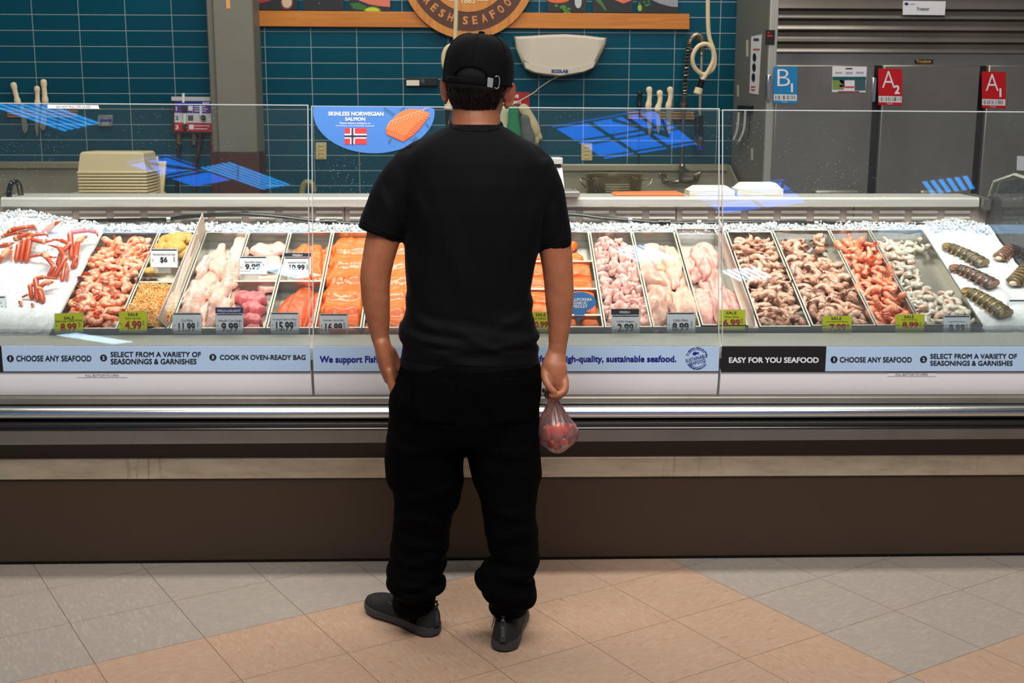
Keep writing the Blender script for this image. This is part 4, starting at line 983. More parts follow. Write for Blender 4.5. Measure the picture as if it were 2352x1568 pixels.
# catfish nuggets
tray(TX[11], TX[12], V0, V1, 'steel tray heaped with catfish nuggets')
ng = [fish_mat('catfish_nugget_a', (236, 178, 166), (246, 212, 204), 16, .6, spot=((212, 130, 122), .55)), fish_mat('catfish_nugget_b', (224, 170, 160), (248, 222, 216), 20, .7, spot=((140, 126, 132), .7))]
hm = HM(TX[11], TX[12], V0, V1, -.034); r = random.Random(21); protos = []
for i in range(84):
    best = None
    for _ in range(12):
        x = r.uniform(TX[11] + .016, TX[12] - .016); v = r.uniform(V0 + .02, V1 - .035); z = float(hm.patch(x, v, .012).mean())
        if best is None or z < best[0]: best = (z, x, v)
    z, x, v = best; a = r.uniform(0, 6.28); L = r.uniform(.018, .034)
    pl = [(x - math.cos(a) * L, v - math.sin(a) * L), (x + r.uniform(-.008, .008), v + r.uniform(-.008, .008)), (x + math.cos(a) * L, v + math.sin(a) * L)]
    fillet('catfish_nugget', pl, (lambda s, w=r.uniform(.022, .036): w * max(.25, math.sin(math.pi * (s * .8 + .12)))), r.uniform(.014, .02), hm, r.choice(ng), 'raw pink catfish nugget heaped in the tray behind the fresh tag', 'fish piece', 'catfish nuggets in the tray', ns=12, nt=8, lump=.5, seed=i, wavy=.5, blur=2)
# catfish fillets and tilapia
cf = fish_mat('catfish_flesh', (232, 178, 160), (240, 200, 184), 20, .6, spot=((230, 184, 132), .6)); tl = fish_mat('tilapia_flesh', (244, 172, 160), (250, 200, 190), 26, .6, spot=((228, 128, 118), .4))
tray(TX[12], TX[13], V0, V1, 'steel tray of pale catfish fillets')
hm = HM(TX[12], TX[13], V0, V1, -.034); cg = 'catfish fillets in the tray'
for pl, wd, lb in [
    ([(1470, 560), (1495, 650)], .06, 'catfish fillet lying deepest along the nugget side'), ([(1545, 560), (1570, 660)], .06, 'catfish fillet lying deepest along the tilapia side'), ([(1510, 640), (1535, 750)], .06, 'catfish fillet lying under the front ones'), ([(1585, 650), (1600, 745)], .05, 'catfish fillet deep along the front tilapia side'),
    ([(1500, 690), (1520, 752)], .07, 'catfish fillet buried under the rolled one'), ([(1500, 600), (1535, 690)], .075, 'catfish fillet buried under the middle ones'), ([(1550, 690), (1575, 752)], .07, 'catfish fillet buried behind its price tag'),
    ([(1490, 545), (1512, 570), (1520, 612)], .06, 'pale catfish fillet farthest back'), ([(1530, 550), (1545, 590), (1555, 650)], .055, 'long catfish fillet with a yellowish edge'), ([(1487, 610), (1500, 640), (1530, 650)], .06, 'creamy yellow catfish fillet lying across the middle'), ([(1490, 660), (1505, 690), (1510, 716)], .062, 'broad catfish fillet in front of the yellow one'),
    ([(1560, 655), (1575, 690), (1590, 740)], .065, 'catfish fillet sloping towards the tilapia tag'), ([(1520, 705), (1515, 730), (1500, 752)], .05, 'rolled catfish fillet nearest the glass'), ([(1545, 705), (1570, 730), (1585, 752)], .06, 'catfish fillet half behind its price tag')]:
    fillet('catfish_fillet', path_px(pl), taper(wd * 1.25, .6), .017, hm, cf, lb, 'fish fillet', cg, lump=.5, seed=len(lb) + 2, wavy=.4, edge=.3, ns=34, nt=18, blur=3)
tray(TX[13], TX[14], V0, V1 + .015, 'steel tray of pink tilapia fillets', w=.006)
hm = HM(TX[13], TX[14], V0, V1, -.03); cg = 'tilapia fillets in the tray'
for pl, wd, lb in [
    ([(1600, 560), (1630, 660)], .07, 'tilapia fillet lying deepest at the back'), ([(1650, 660), (1680, 745)], .08, 'tilapia fillet lying deepest at the front'), ([(1600, 660), (1640, 745)], .06, 'tilapia fillet deep along the catfish side'),
    ([(1570, 580), (1580, 600), (1588, 614)], .05, 'square cut tilapia end piece beside the catfish'), ([(1615, 545), (1630, 575), (1640, 600)], .065, 'tilapia fillet farthest back against the clear divider'), ([(1598, 562), (1602, 585), (1610, 610)], .045, 'rounded tilapia fillet with a red line'), ([(1582, 628), (1605, 625), (1620, 605)], .04, 'bent tilapia fillet lying across'),
    ([(1625, 595), (1640, 630), (1650, 665)], .06, 'long tilapia fillet along the divider'), ([(1618, 610), (1622, 640)], .042, 'thick tilapia tail piece on top'), ([(1608, 655), (1620, 700), (1625, 750)], .06, 'pair half of a tilapia fillet with a centre groove'), ([(1642, 660), (1655, 700), (1662, 752)], .06, 'broad tilapia fillet nearest the glass'), ([(1665, 650), (1690, 700), (1705, 745)], .06, 'tilapia fillet half behind the yellow tilapia tag')]:
    fillet('tilapia_fillet', path_px(pl), taper(wd * 1.15, .65), .017, hm, tl, lb, 'fish fillet', cg, lump=.35, seed=len(lb) + 4, wavy=.25, edge=.3, ns=34, nt=18, blur=3)
# clear dividers standing between groups of trays
acr = clear('acrylic_warm_reflection', (252, 248, 242), haze=.42, rough=.02, hcol=(250, 226, 204)); acr_e = clear('acrylic_edge', (240, 236, 230), haze=.55)  # warm haze colour paints in the orange food mirrored by the sheets
def divider(x, h, tilt, label, tips):
    th = thing('clear_divider', label, 'divider', D(x, .3, 0), 'clear acrylic dividers')
    q = [D(x, .02, -.01), D(x, .665, -.01), Dp(*tips[0]), Dp(*tips[1])]
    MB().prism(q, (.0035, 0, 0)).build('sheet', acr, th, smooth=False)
    e = MB(); pts = q[1:] + [q[0]]
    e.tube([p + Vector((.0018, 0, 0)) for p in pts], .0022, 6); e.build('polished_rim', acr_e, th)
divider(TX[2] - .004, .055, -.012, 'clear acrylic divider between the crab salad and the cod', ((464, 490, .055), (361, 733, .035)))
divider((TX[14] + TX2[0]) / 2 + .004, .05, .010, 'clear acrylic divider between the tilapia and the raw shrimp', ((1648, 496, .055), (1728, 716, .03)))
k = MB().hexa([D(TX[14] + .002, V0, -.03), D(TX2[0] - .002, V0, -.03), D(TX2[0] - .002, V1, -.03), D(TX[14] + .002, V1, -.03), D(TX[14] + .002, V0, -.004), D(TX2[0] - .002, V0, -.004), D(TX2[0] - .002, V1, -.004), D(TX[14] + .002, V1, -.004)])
k.build('tray_gap_cover', mat('gap_cover_pink_reflection', (232, 206, 194), .3, .4), case, smooth=False)  # pink of the mirrored tilapia is painted into the steel colour
# raw shrimp, red shrimp, white shrimp
tray(TX2[0], TX2[1], V0, V1, 'steel tray of brown raw shrimp beside the clear divider')
rg = 'raw brown shrimp in two trays'
pile('raw', 'raw_shrimp', TX2[0] + .004, TX2[1] - .004, V0 + .01, V1 - .02, 118, -.034, 'brown shell-on raw shrimp in the tray beside the clear divider', 'raw shrimp beside the divider', size=.038, top=.022, seed=7, th=.0175, sc=1.12)
tray(TX2[1], TX2[2], V0, V1 + .008, 'wide steel tray of brown raw shrimp with a bare far corner', w=.003)
pile('raw', 'raw_shrimp', TX2[1] + .004, TX2[2] - .004, V0 + .01, V1 - .02, 128, -.034, 'brown shell-on raw shrimp in the wide tray with the bare far corner', 'raw shrimp in the wide tray', hole=lambda x, v: (x > TX2[1] + .10 and v > .44 and not (x > TX2[2] - .07 and .56 < v < .60)), size=.038, top=.020, seed=8, th=.0175, sc=1.12)
tray(TX2[2], TX2[3], V0, V1 + .008, 'narrow steel tray of bright orange whole shrimp', w=.003)
pile('red', 'red_shrimp', TX2[2] + .004, TX2[3] - .004, V0 + .01, V1 - .03, 74, -.034, 'bright orange whole shrimp heaped in the narrow tray', 'orange shrimp in the narrow tray', size=.045, top=.024, seed=9, th=.018, sc=1.15)
tray(TX2[3], TX2[4], V0, V1 + .008, 'wide steel tray of peeled grey shrimp with a bare patch', w=.003)
def bare(x, v):
    s = (x - TX2[3]) / (TX2[4] - TX2[3])
    return (s > .42 + .5 * (v - .3) and .26 < v < .50) or (s > .62 and .50 <= v < .54) or (s > .86 and v < .5) 
pile('white', 'peeled_shrimp', TX2[3] + .004, TX2[4] - .004, V0 + .01, V1 - .025, 104, -.034, 'peeled grey white shrimp beside the lobster ice', 'peeled shrimp in the tray', hole=bare, size=.034, top=.002, seed=10, th=.0165, sc=1.1)
# ---------------------------------------------------------------- lobster tails
lob_c = [((120, 106, 76), (50, 44, 36), (206, 160, 96)), ((118, 96, 86), (48, 40, 38), (214, 138, 92)), ((132, 114, 66), (58, 50, 34), (224, 182, 96))]
meat_m = mat('lobster_meat', (238, 214, 186), .35, coat=.4)
def lobster(pl, w0, w1, label, k_, seed, hgt=.6, fan=True, meat=False):
    P = [dpx(x, y, .012) for x, y in pl]; pth = cat_path([D(x, v, hf) for (x, v), hf in zip(P, [hfR(x, v) + .016 for x, v in P])], 16); n = len(pth); c1, c2, c3 = lob_c[k_]
    th = thing('lobster_tail', label, 'lobster tail', pth[n // 2], 'lobster tails on the ice')
    sh = mat('lobster_shell_%d' % k_, c1, .34, attr='Col', nz=(46, .6, c2), bump=(130, .5), coat=.3); cols = []; lc1, lc2, lc3 = [Vector(lin(q_)[:3]) for q_ in (c1, c2, c3)]; rs_ = random.Random(seed); ed = mat('lobster_edge_%d' % k_, c3, .4, nz=(60, .5, c2))
    rings = []; nb = 6.5; edges = MB()
    for i, p in enumerate(pth):
        s = i / (n - 1); t = (pth[min(n - 1, i + 1)] - pth[max(0, i - 1)]).normalized(); u = DN - t * DN.dot(t); u.normalize(); q = t.cross(u)
        saw = (s * nb) % 1.0; w = 1.3 * (w0 + (w1 - w0) * s) * (1.07 - .13 * saw) * (.8 + .2 * sm(0, .07, s)) * (.86 + .14 * sm(0, .08, 1 - s))
        rings.append([p + q * math.cos(a) * w + u * math.sin(a) * w * (hgt if math.sin(a) > 0 else .35) for a in [2 * math.pi * e / 28 for e in range(28)]])
        for e in range(28):
            a = 2 * math.pi * e / 28; top_ = max(0, math.sin(a)); cc = lc1.lerp(lc2, .35 + .4 * saw); cc = cc.lerp(lc3, (.85 if saw < .07 else .5 if saw < .14 else .0) * (.5 + .5 * top_)); cc = cc.lerp(lc3, .8 * (abs(saw - .5) < .1 and e in (4, 10))); cols.append(cc * rs_.uniform(.8, 1.15))
        if i > 2 and ((i - 1) / (n - 1) * nb) % 1.0 > saw:
            for sg in (-1, 1): edges.tube([p + q * sg * w * .98, p + q * sg * w * 1.12 - u * .008 + t * .004, p + q * sg * w * 1.05 - u * .018 + t * .008], [.0036, .0026, .0006], 6)
    k = MB().loft(rings); k.col = cols; k.build('shell', sh, th, angle=.7); edges.build('side_spines', ed, th)
    if fan:
        f = MB(); e = pth[-1]; t = (pth[-1] - pth[-4]).normalized(); u = (DN - t * DN.dot(t)).normalized(); q = t.cross(u)
        for a in (-.85, -.42, 0, .42, .85):
            d = (t * math.cos(a) + q * math.sin(a) - u * .12).normalized(); s_ = d.cross(u).normalized(); L = .030
            ring = [e + d * (L * x) + s_ * y * .013 for x, y in ((-.45, .6), (.3, .85), (.75, .95), (1, .45), (1, -.45), (.75, -.95), (.3, -.85), (-.45, -.6))]
            f.prism(ring, u * .0022)
        f.build('tail_fan', mat('lobster_fan_%d' % k_, c2, .35, nz=(60, .7, c3), bump=(160, .4)), th, angle=.5)
    if meat:
        e = pth[0]; k = MB().ell(e, w0 * .78, w0 * .5, w0 * .42, 14, 8, M=TR); k.build('cut_meat', meat_m, th, angle=0)
_ls = 1.32
lobster([(2261, 603), (2235, 585), (2205, 570), (2184, 561)], .024, .0165, 'olive lobster tail farthest back beside the peeled shrimp', 0, 1)
lobster([(2284, 655), (2255, 638), (2225, 622), (2200, 612)], .025, .017, 'reddish brown lobster tail, second from the back', 1, 2)
lobster([(2312, 722), (2285, 702), (2255, 684), (2228, 669)], .027, .0185, 'yellow banded lobster tail nearest the lobster tag', 2, 3)
lobster([(2296, 588), (2310, 575), (2325, 562)], .018, .016, 'small brown lobster tail curled beside the case end', 1, 4, .8, True, True)
lobster([(2328, 650), (2345, 630), (2358, 612)], .021, .017, 'dark lobster tail with pale cut meat at the edge of the case', 0, 5, .75, True, True)
# ================================================================== PRICE TAGS
card_w = mat('tag_card_white', (250, 251, 255), .4); card_y = mat('tag_card_yellow', (238, 240, 20), .42); band_k = mat('tag_band_dark', (46, 48, 56), .4); band_p = mat('tag_band_purple', (66, 58, 122), .4)
holder_m = clear('tag_holder', (244, 248, 250), haze=.16, rough=.05); ink_g = mat('grey_ink', (74, 78, 90), .5); ink_r = mat('red_price_ink', (190, 40, 66), .5)
def tplane(y0, z0, k=.2):
    n = Vector((0, -1, k)).normalized(); p0 = Vector((0, y0, z0))
    return lambda x, y: (lambda d: CAM + d * ((p0 - CAM).dot(n) / d.dot(n)))(ray(x, y)), n
TP, TN = tplane(3.857, zy(770, 3.857), .12)
_dv = D(0, vm, .0); TPM, _ = tplane(_dv.y - .004, _dv.z, .2)
_dv2 = D(0, vs_, .0); TPC, _ = tplane(_dv2.y - .012, _dv2.z, .2)
def price_tag(rect, label, name_t, price_t, sale=None, head=None, P=None, stand=None, rise=0.0, sub=None):
    P = P or TP; x0, y0, x1, y1 = rect; off = TN * .0012
    def q(a, b, c, d, o): return [P(a, d) + o, P(c, d - rise * (c - a) / (x1 - x0)) + o, P(c, b - rise * (c - a) / (x1 - x0)) + o, P(a, b) + o]
    t0 = head[3] if head else y0
    th = thing('price_tag', label, 'price tag', P((x0 + x1) / 2, y1), 'price tags in the seafood case')
    MB().slab(q(x0 - 1.6, t0 - 1.5, x1 + 1.8, y1 + 1.5, TN * 0), -TN * .002).build('clear_holder', holder_m, th, smooth=False)
    MB().slab(q(x0, y0, x1, y1, off * .2), TN * .0005).build('card', card_y if sale else card_w, th, smooth=False)
    k = MB()
    if sale: letter_px(k, 'SALE', *sale, P, off, .012, rise=rise * .35)
    else:
        w = x1 - x0; b = MB(); b.add(q(x0 + w * .03, y0 + 1.0, x1 - w * .03, y0 + 3.6, off), [(0, 1, 2, 3)]); b.build('dark_rule', band_k, th, smooth=False, recalc=False)
    letter_px(k, name_t[0], *name_t[1], P, off, .004, rise=rise)
    if sub: letter_px(k, sub[0], *sub[1], P, off, .0)
    k.build('name_lettering', ink_g if not sale else ink_k, th, smooth=False, recalc=False)
    k = MB(); letter_px(k, price_t[0], *price_t[1], P, off, .022, rise=rise * .5); k.build('price_lettering', ink_r if sale else mat('price_ink', (44, 48, 58), .5), th, smooth=False, recalc=False)
    bx = x1 - (x1 - x0) * .16; by = y0 + (y1 - y0) * .42; k = MB()
    for i in range(9): k.add(q(bx, by + i * 1.35, bx + (x1 - x0) * (.055 + .012 * (i % 3)), by + i * 1.35 + .35 + .3 * (i % 2), off), [(0, 1, 2, 3)])
    for i in range(2): k.add(q(x0 + 2.5, by + 6 + i * 3, x0 + 6.5, by + 6.8 + i * 3, off), [(0, 1, 2, 3)])
    k.build('bar_code_print', ink_g, th, smooth=False, recalc=False)
    if head:
        txt, hx0, hx1, hy0, hy1, hm_, tb = head
        MB().slab(q(hx0, hy0, hx1, hy1, off * .2), TN * .0007).build('header_flag', hm_, th, smooth=False)
        k = MB(); letter_px(k, txt, *tb, P, off, .02); k.build('header_lettering', ink_w, th, smooth=False, recalc=False)
    if stand:
        a, b, c, d = stand; MB().slab(q(a, b, c, d, TN * .001), TN * .014).build('clear_foot', clear('tag_foot', (246, 240, 232), haze=.25), th, smooth=False)
    return th
price_tag((126, 720.5, 191, 766), 'yellow sale tag for cooked shrimp, tilted at the front of its tray', ('Extra Large Cooked Shrimp', (128, 735, 189, 742.5)), ('8.99', (139, 743, 176, 760)), sale=(147, 727, 170.5, 734), rise=3.2)
price_tag((274, 715.5, 337.5, 763), 'yellow sale tag for crab salad', ("Kickin' Crab Salad", (288, 728.3, 323, 733)), ('4.99', (287, 736.5, 325, 757)), sale=(293.5, 718.5, 317, 725.5))
price_tag((346, 571.5, 408, 614), 'white price tag for crab cakes standing in the middle of the trays', ('Maryland-Style Crab Cake', (351, 581.6, 403, 587.8)), ('$6', (368, 590, 384.5, 604.3)), P=TPC, stand=(356, 613, 394, 627))
price_tag((397, 718.5, 463, 767), 'white price tag for cod fillets', ('Cod Fillets', (416.5, 732.7, 443, 738.8)), ('11.99', (410, 741, 448, 761)))
price_tag((496, 720, 558.5, 767), 'white price tag with a purple wild caught flag for tuna steaks', ('Yellowfin Tuna Steaks', (500, 733.2, 555, 738.8)), ('9.99', (508.6, 741, 547, 761)), head=('WILD-CAUGHT', 495, 559, 706, 719.5, band_p, (499, 710.5, 553, 716.5)))
price_tag((622, 717.5, 686, 767), 'white price tag for sockeye salmon', ('Sockeye Salmon Fillet', (626.5, 731, 682, 736.6)), ('15.99', (634, 738.5, 674, 759.5)))
price_tag((550, 588.5, 613, 630), 'white price tag for swordfish standing in the middle of the trays', ('Swordfish Steaks', (562, 599, 601.5, 604.4)), ('9.99', (563, 606, 598, 618.6)), P=TPM, stand=(555, 629, 594, 643), sub=('Product of Costa Rica', (550.5, 620.5, 576, 623.2)))
price_tag((653, 590, 713.5, 630), 'white price tag with a black fresh flag for steelhead trout', ('Steelhead Trout Fillets', (662, 600.6, 703, 604.6)), ('10.99', (664.6, 607.6, 700, 620)), head=('FRESH', 653, 714, 581, 589.5, band_k, (672, 583.8, 694.5, 588.3)), P=TPM, stand=(660, 629, 700, 643))
price_tag((734, 720.5, 799, 767), 'white price tag for salmon portions, beside the bare arm', ('Norwegian Salmon Fillet', (742.7, 733.4, 790, 737.8)), ('16.99', (747, 742, 786, 761)))
price_tag((1207, 716.5, 1275, 765), 'yellow sale tag for salmon, half hidden behind the hanging arm', ('Atlantic Salmon Fillet', (1213, 728.5, 1270, 733)), ('10.99', (1222, 738, 1258.5, 752)), sale=(1230, 719, 1253.5, 726))
price_tag((1405, 723.5, 1469, 768), 'white price tag with a black fresh flag for catfish nuggets', ('Catfish Nuggets', (1417, 735.5, 1457, 741.2)), ('2.99', (1418, 743.2, 1455.5, 762)), head=('FRESH', 1404, 1467.5, 709.5, 722.5, band_k, (1423, 714, 1446.5, 719.3)))
price_tag((1532, 717.5, 1596.5, 765), 'white price tag for catfish fillets', ('Catfish Fillets', (1546, 732.5, 1580, 738)), ('8.99', (1544, 741, 1582, 760)))
price_tag((1649, 711.5, 1711.5, 758), 'yellow sale tag for tilapia behind the pane seam', ('Tilapia Fillets', (1664, 726, 1697, 730.3)), ('6.99', (1661, 733, 1700, 748.8)), sale=(1668, 715, 1692, 721.5))
price_tag((1889, 725.5, 1956, 766), 'yellow sale tag for brown raw shrimp', ('Extra Large White Shrimp', (1898, 736.8, 1946.6, 740.6)), ('7.99', (1905, 743.6, 1943, 760)), sale=(1909, 727.7, 1933, 734.4))
price_tag((2057, 722, 2122, 765), 'yellow sale tag for orange shrimp', ('Jumbo Red Shrimp', (2071, 732.6, 2107, 736.2)), ('8.99', (2072.5, 739, 2109, 753)), sale=(2076.6, 724, 2099.4, 731))
price_tag((2167, 724.5, 2228, 770), 'white price tag for peeled shrimp', ('Large White Shrimp', (2179, 736.6, 2216.5, 740.4)), ('8.99', (2179, 745, 2216, 760)))
_l = D(0, .16, .01); TPL, _ = tplane(_l.y, _l.z, .2)
price_tag((2316, 688, 2390, 736), 'white price tag for lobster tails at the end of the ice', ('Lobster Tails', (2334, 699, 2374, 703)), ('$10', (2337, 704, 2370, 721)), P=TPL)
price_tag((-50, 680, 13, 733), 'white price tag for crab legs at the crab end of the ice', ('Snow Crab Clusters', (-42, 692, 4, 697)), ('9.99', (-40, 703, -4, 722)), P=TPL)
# blue seasoning pick
th = thing('seasoning_sign', 'blue speech bubble sign stuck among the salmon pans', 'sign', TP(1330, 736))
o_ = TN * .0005; pts = []
for i in range(40):
    a = 2 * math.pi * i / 40 + math.pi / 2
    pts.append((1331 + 38 * math.cos(a), 693 + 23 * math.sin(a)))
a_ = [p for p in pts if not (1318 < p[0] < 1343 and p[1] > 700)]
i0 = max(range(len(a_)), key=lambda i: abs(a_[i][0] - a_[i - 1][0]))
a_ = a_[i0:] + a_[:i0]
a_ = a_ + [(1330, 737)]
TQ, _ = tplane(D(0, .085, .0).y, D(0, .085, .0).z, .2)
MB().prism([TQ(x, y) for x, y in a_], TN * .0015).build('bubble', mat('bubble_blue', (62, 128, 200), .4), th, smooth=False)
k = MB()
for s_, x0, y0, x1, y1 in (('CALIFORNIA', 1306.5, 684, 1359.8, 691), ('GARLIC', 1316, 692, 1349, 699), ('MEDLEY', 1314.5, 700, 1349.5, 707)): letter_px(k, s_, x0, y0, x1, y1, TQ, TN * .0022, .02)
k.build('bubble_lettering', ink_w, th, smooth=False, recalc=False)
# half-round salmon sign on the glass
th = thing('glass_sign', 'blue half-round salmon sign stuck to the middle glass pane', 'sign', GP(858, 352)); gn = Vector((0, -1, TILT)).normalized(); GO = gn * .0008
bl = mat('sign_blue', (72, 128, 206), .4)
arc = [(720, 244.5)] + [(859 + 139.5 * math.cos(math.pi - math.pi * i / 36), 257 + 95 * math.sin(math.pi * i / 36)) for i in range(37)] + [(997, 250)] + [(985, 246)]
MB().prism([GP(x, y) + GO for x, y in arc], gn * .001).build('board', bl, th, smooth=False)
G2 = GO + gn * .0016
k = MB()
for s_, x0, y0, x1, y1, bo in (('SKINLESS NORWEGIAN', 754, 256.5, 881, 266, .022), ('SALMON', 793, 269, 839, 277.5, .022), ('Raised without antibiotics or', 781, 280, 851.5, 285, .0), ('hormones, and sustainably sourced.', 772, 286.5, 860, 291.5, .0)): letter_px(k, s_, x0, y0, x1, y1, GP, G2, bo, rise=-.6)
k.build('sign_lettering', ink_w, th, smooth=False, recalc=False)
def gquad(mb, a, b, c, d, o, m=0): mb.add([GP(x, y) + o for x, y in ((a, d), (c, d), (c, b), (a, b))], [(0, 1, 2, 3)], m)
k = MB(); fx0, fy0, fx1, fy1 = 791.5, 294.5, 842.5, 331.5
gquad(k, fx0, fy0, fx1, fy1, G2, 0)
gquad(k, 804.5, fy0, 815, fy1, G2 * 1.15, 1); gquad(k, fx0, 307.5, fx1, 318.5, G2 * 1.15, 1)
gquad(k, 807.5, fy0, 812, fy1, G2 * 1.3, 2); gquad(k, fx0, 310.8, fx1, 315.2, G2 * 1.3, 2)
k.build('flag_print', [mat('flag_red', (226, 52, 56), .5), ink_w, mat('flag_navy', (44, 48, 92), .5)], th, smooth=False, recalc=False)
k = MB(); so = G2 * 1.2
def gp(pl, m, o=so): k.add([GP(x, y) + o for x, y in pl], [tuple(range(len(pl)))], m)
gp([(886, 296), (893, 282), (910, 265), (925, 255), (942, 250), (965, 252), (987, 260), (986, 266), (965, 295), (948, 312), (926, 326), (908, 318), (888, 309)], 0)
gp([(886, 296), (905, 302), (930, 312), (926, 326), (908, 318), (888, 309)], 1, so * 1.1)
gp([(930, 312), (955, 285), (987, 261), (986, 266), (965, 295), (948, 312), (926, 326)], 1, so * 1.1)
for i in range(10):
    x = 890 + i * 8.8; y = 292 - i * 3.4
    k.add([GP(px, py) + so * 1.25 for px, py in ((x, y), (x + 5, y - 12), (x + 14, y - 17 + i * .4), (x + 14.6, y - 15.6 + i * .4), (x + 6, y - 10.5), (x + 1.6, y))], [(0, 1, 2, 3, 4, 5)], 2)
for i in range(10):
    x = 934 + i * 5; y = 308 - i * 4.6; k.add([GP(px, py) + so * 1.25 for px, py in ((x, y), (x + 1, y - .6), (x + 9, y + 4 - i * .3), (x + 8.4, y + 4.8 - i * .3))], [(0, 1, 2, 3)], 2)
for i in range(7):
    x = 890 + i * 5.6; y = 299 + i * 2.0; k.add([GP(px, py) + so * 1.25 for px, py in ((x, y), (x + 1, y), (x + 4, y + 11), (x + 3, y + 11))], [(0, 1, 2, 3)], 2)
k.build('salmon_print', [mat('print_salmon', (250, 124, 70), .5), mat('print_salmon_dark', (236, 92, 40), .5), mat('print_salmon_line', (255, 176, 130), .5)], th, smooth=False, recalc=False)
k = MB()
def sprig(x0, y0, x1, y1, n=7, L=8):
    d = Vector((x1 - x0, y1 - y0)); u = d.normalized(); w = Vector((-u.y, u.x))
    for i in range(n):
        b = Vector((x0, y0)) + d * (i / n)
        for sg in (-1, 1):
            e = b + (u * .8 + w * sg * .6) * L; k.add([GP(*(b + u * .0)) + so, GP(*(b.lerp(e, .5) + w * .7)) + so, GP(*e) + so, GP(*(b.lerp(e, .5) - w * .7)) + so], [(0, 1, 2, 3)])
sprig(881, 248, 904, 264, 8, 7); sprig(920, 254, 930, 246, 4, 4); sprig(893, 331, 897, 318, 4, 6); sprig(945, 325, 958, 315, 5, 6); sprig(978, 283, 984, 293, 4, 5); sprig(960, 291, 968, 288, 3, 4)
for x, y in ((915, 252), (895, 300), (960, 320), (985, 272), (940, 320), (905, 335)): k.add([GP(x, y) + so, GP(x + 1.6, y) + so, GP(x + 1.6, y + 1.4) + so, GP(x, y + 1.4) + so], [(0, 1, 2, 3)])
k.build('herb_print', mat('print_herb', (40, 84, 50), .5), th, smooth=False, recalc=False)
# ================================================================== BACK COUNTER AND WALL
def wpoly(pts, off, d, k=None):
    k = k or MB(); return k.prism([wp(x, y, off) for x, y in pts], (0, -d, 0))
def rect(a, b, c, d): return [(a, d), (c, d), (c, b), (a, b)]
def wood_mat(name, c1, c2, vec):
    t = NT(name); o = t.obj(); w = t.noise(t.scale(o, vec), 1.0, 5, .65, 1.2)
    c = t.ramp(w, [(.3, lin(c2)), (.7, lin(c1))]); b = t.n('ShaderNodeBsdfPrincipled', Roughness=.42); t.link(c, b.inputs['Base Color']); t.surf(b.outputs[0]); return t.m
oak = wood_mat('oak_board', (204, 130, 44), (174, 98, 22), (1.5, 30, 40)); oak2 = wood_mat('oak_disc', (212, 142, 58), (178, 104, 32), (34, 30, 2))
sh = wpoly([(574, 61), (1582, 68), (1582, 32.5), (574, 25)], .0, .03)
tag(sh.build('wood_ledge', oak, bevel=.002), 'long honey oak ledge board fixed along the teal tile wall', 'shelf')
blk = mat('photo_black', (24, 24, 27), .45, nz=(70, .25, (52, 52, 54)))
def photo_panel(x0, x1, yb, label, prints):
    o = thing('food_photo_panel', label, 'picture', wp((x0 + x1) / 2, yb, .02), 'dark food photo panels standing on the oak ledge')
    wpoly([(x0, yb), (x1, yb + (x1 - x0) * .007), (x1, -130), (x0, -130)], .008, .012).build('panel', blk, o, smooth=False)
    for i, (nm, col, pl) in enumerate(prints): wpoly(pl, .0205 + .0008 * i, .0004).build(nm, mat('print_' + nm + str(col[0]) + str(col[1]), col, .5, nz=(60, .45, tuple(int(c * .7) for c in col))), o, smooth=False)
def oval(cx, cy, a, b, n=18): return [(cx + a * math.cos(2 * math.pi * i / n), cy + b * math.sin(2 * math.pi * i / n)) for i in range(n)]
def leaves(cx, cy, n, s, seed):
    r = random.Random(seed); out = []
    for i in range(n): out.append(oval(cx + r.uniform(-s, s), cy + r.uniform(-s * .5, s * .5), s * .28, s * .2, 8))
    return out
photo_panel(588, 684, 23, 'dark food photo with a salami slice and a red cut, next to the column', [('red_meat', (176, 46, 52), [(588, 9), (620, 2), (626, -8), (588, -14)]), ('salami_rim', (150, 60, 56), oval(659, 5, 14, 17)), ('salami_slice', (214, 190, 160), oval(659, 4, 11.5, 14))])
photo_panel(697, 790, 24, 'plain dark slate photo panel', [('salt_specks', (200, 200, 200), oval(733, 8, 1, 1, 6))])
photo_panel(803, 896, 25, 'dark food photo with a lime wedge under pink salmon', [('green_leaf', (42, 110, 48), [(803, 8), (822, 6), (842, 14), (836, 24), (812, 20)]), ('pink_salmon', (226, 120, 96), [(822, 0), (826, -30), (896, -30), (896, 16), (870, 14), (848, 10)]), ('lime_rim', (110, 150, 30), [(835, 25)] + [(855 + 20 * math.cos(math.pi - math.pi * i / 14), 25.5 - 10.5 * math.sin(math.pi * i / 14)) for i in range(15)]), ('lime_flesh', (206, 216, 40), [(838, 25.5)] + [(855 + 17 * math.cos(math.pi - math.pi * i / 14), 26 - 8.5 * math.sin(math.pi * i / 14)) for i in range(15)])])
photo_panel(1257, 1346, 28, 'dark food photo with an orange dish and green herbs', [('orange_dish', (232, 104, 44), oval(1282, -2, 26, 9)), ('dish_filling', (220, 196, 160), oval(1280, -5, 14, 5)), ('salt_spoon', (198, 200, 202), oval(1328, 4, 8, 15))] + [('herb_leaf', (74, 136, 40), p) for p in leaves(1292, 20, 10, 16, 2)])
photo_panel(1361, 1452, 29, 'dark food photo with an asparagus stalk under salmon', [('green_stalk', (64, 120, 50), [(1361, -6), (1375, -10), (1394, 24), (1391, 25), (1380, 12)]), ('salmon_piece', (228, 110, 84), [(1412, 0), (1420, -20), (1452, -24), (1452, 0), (1432, 8)])])
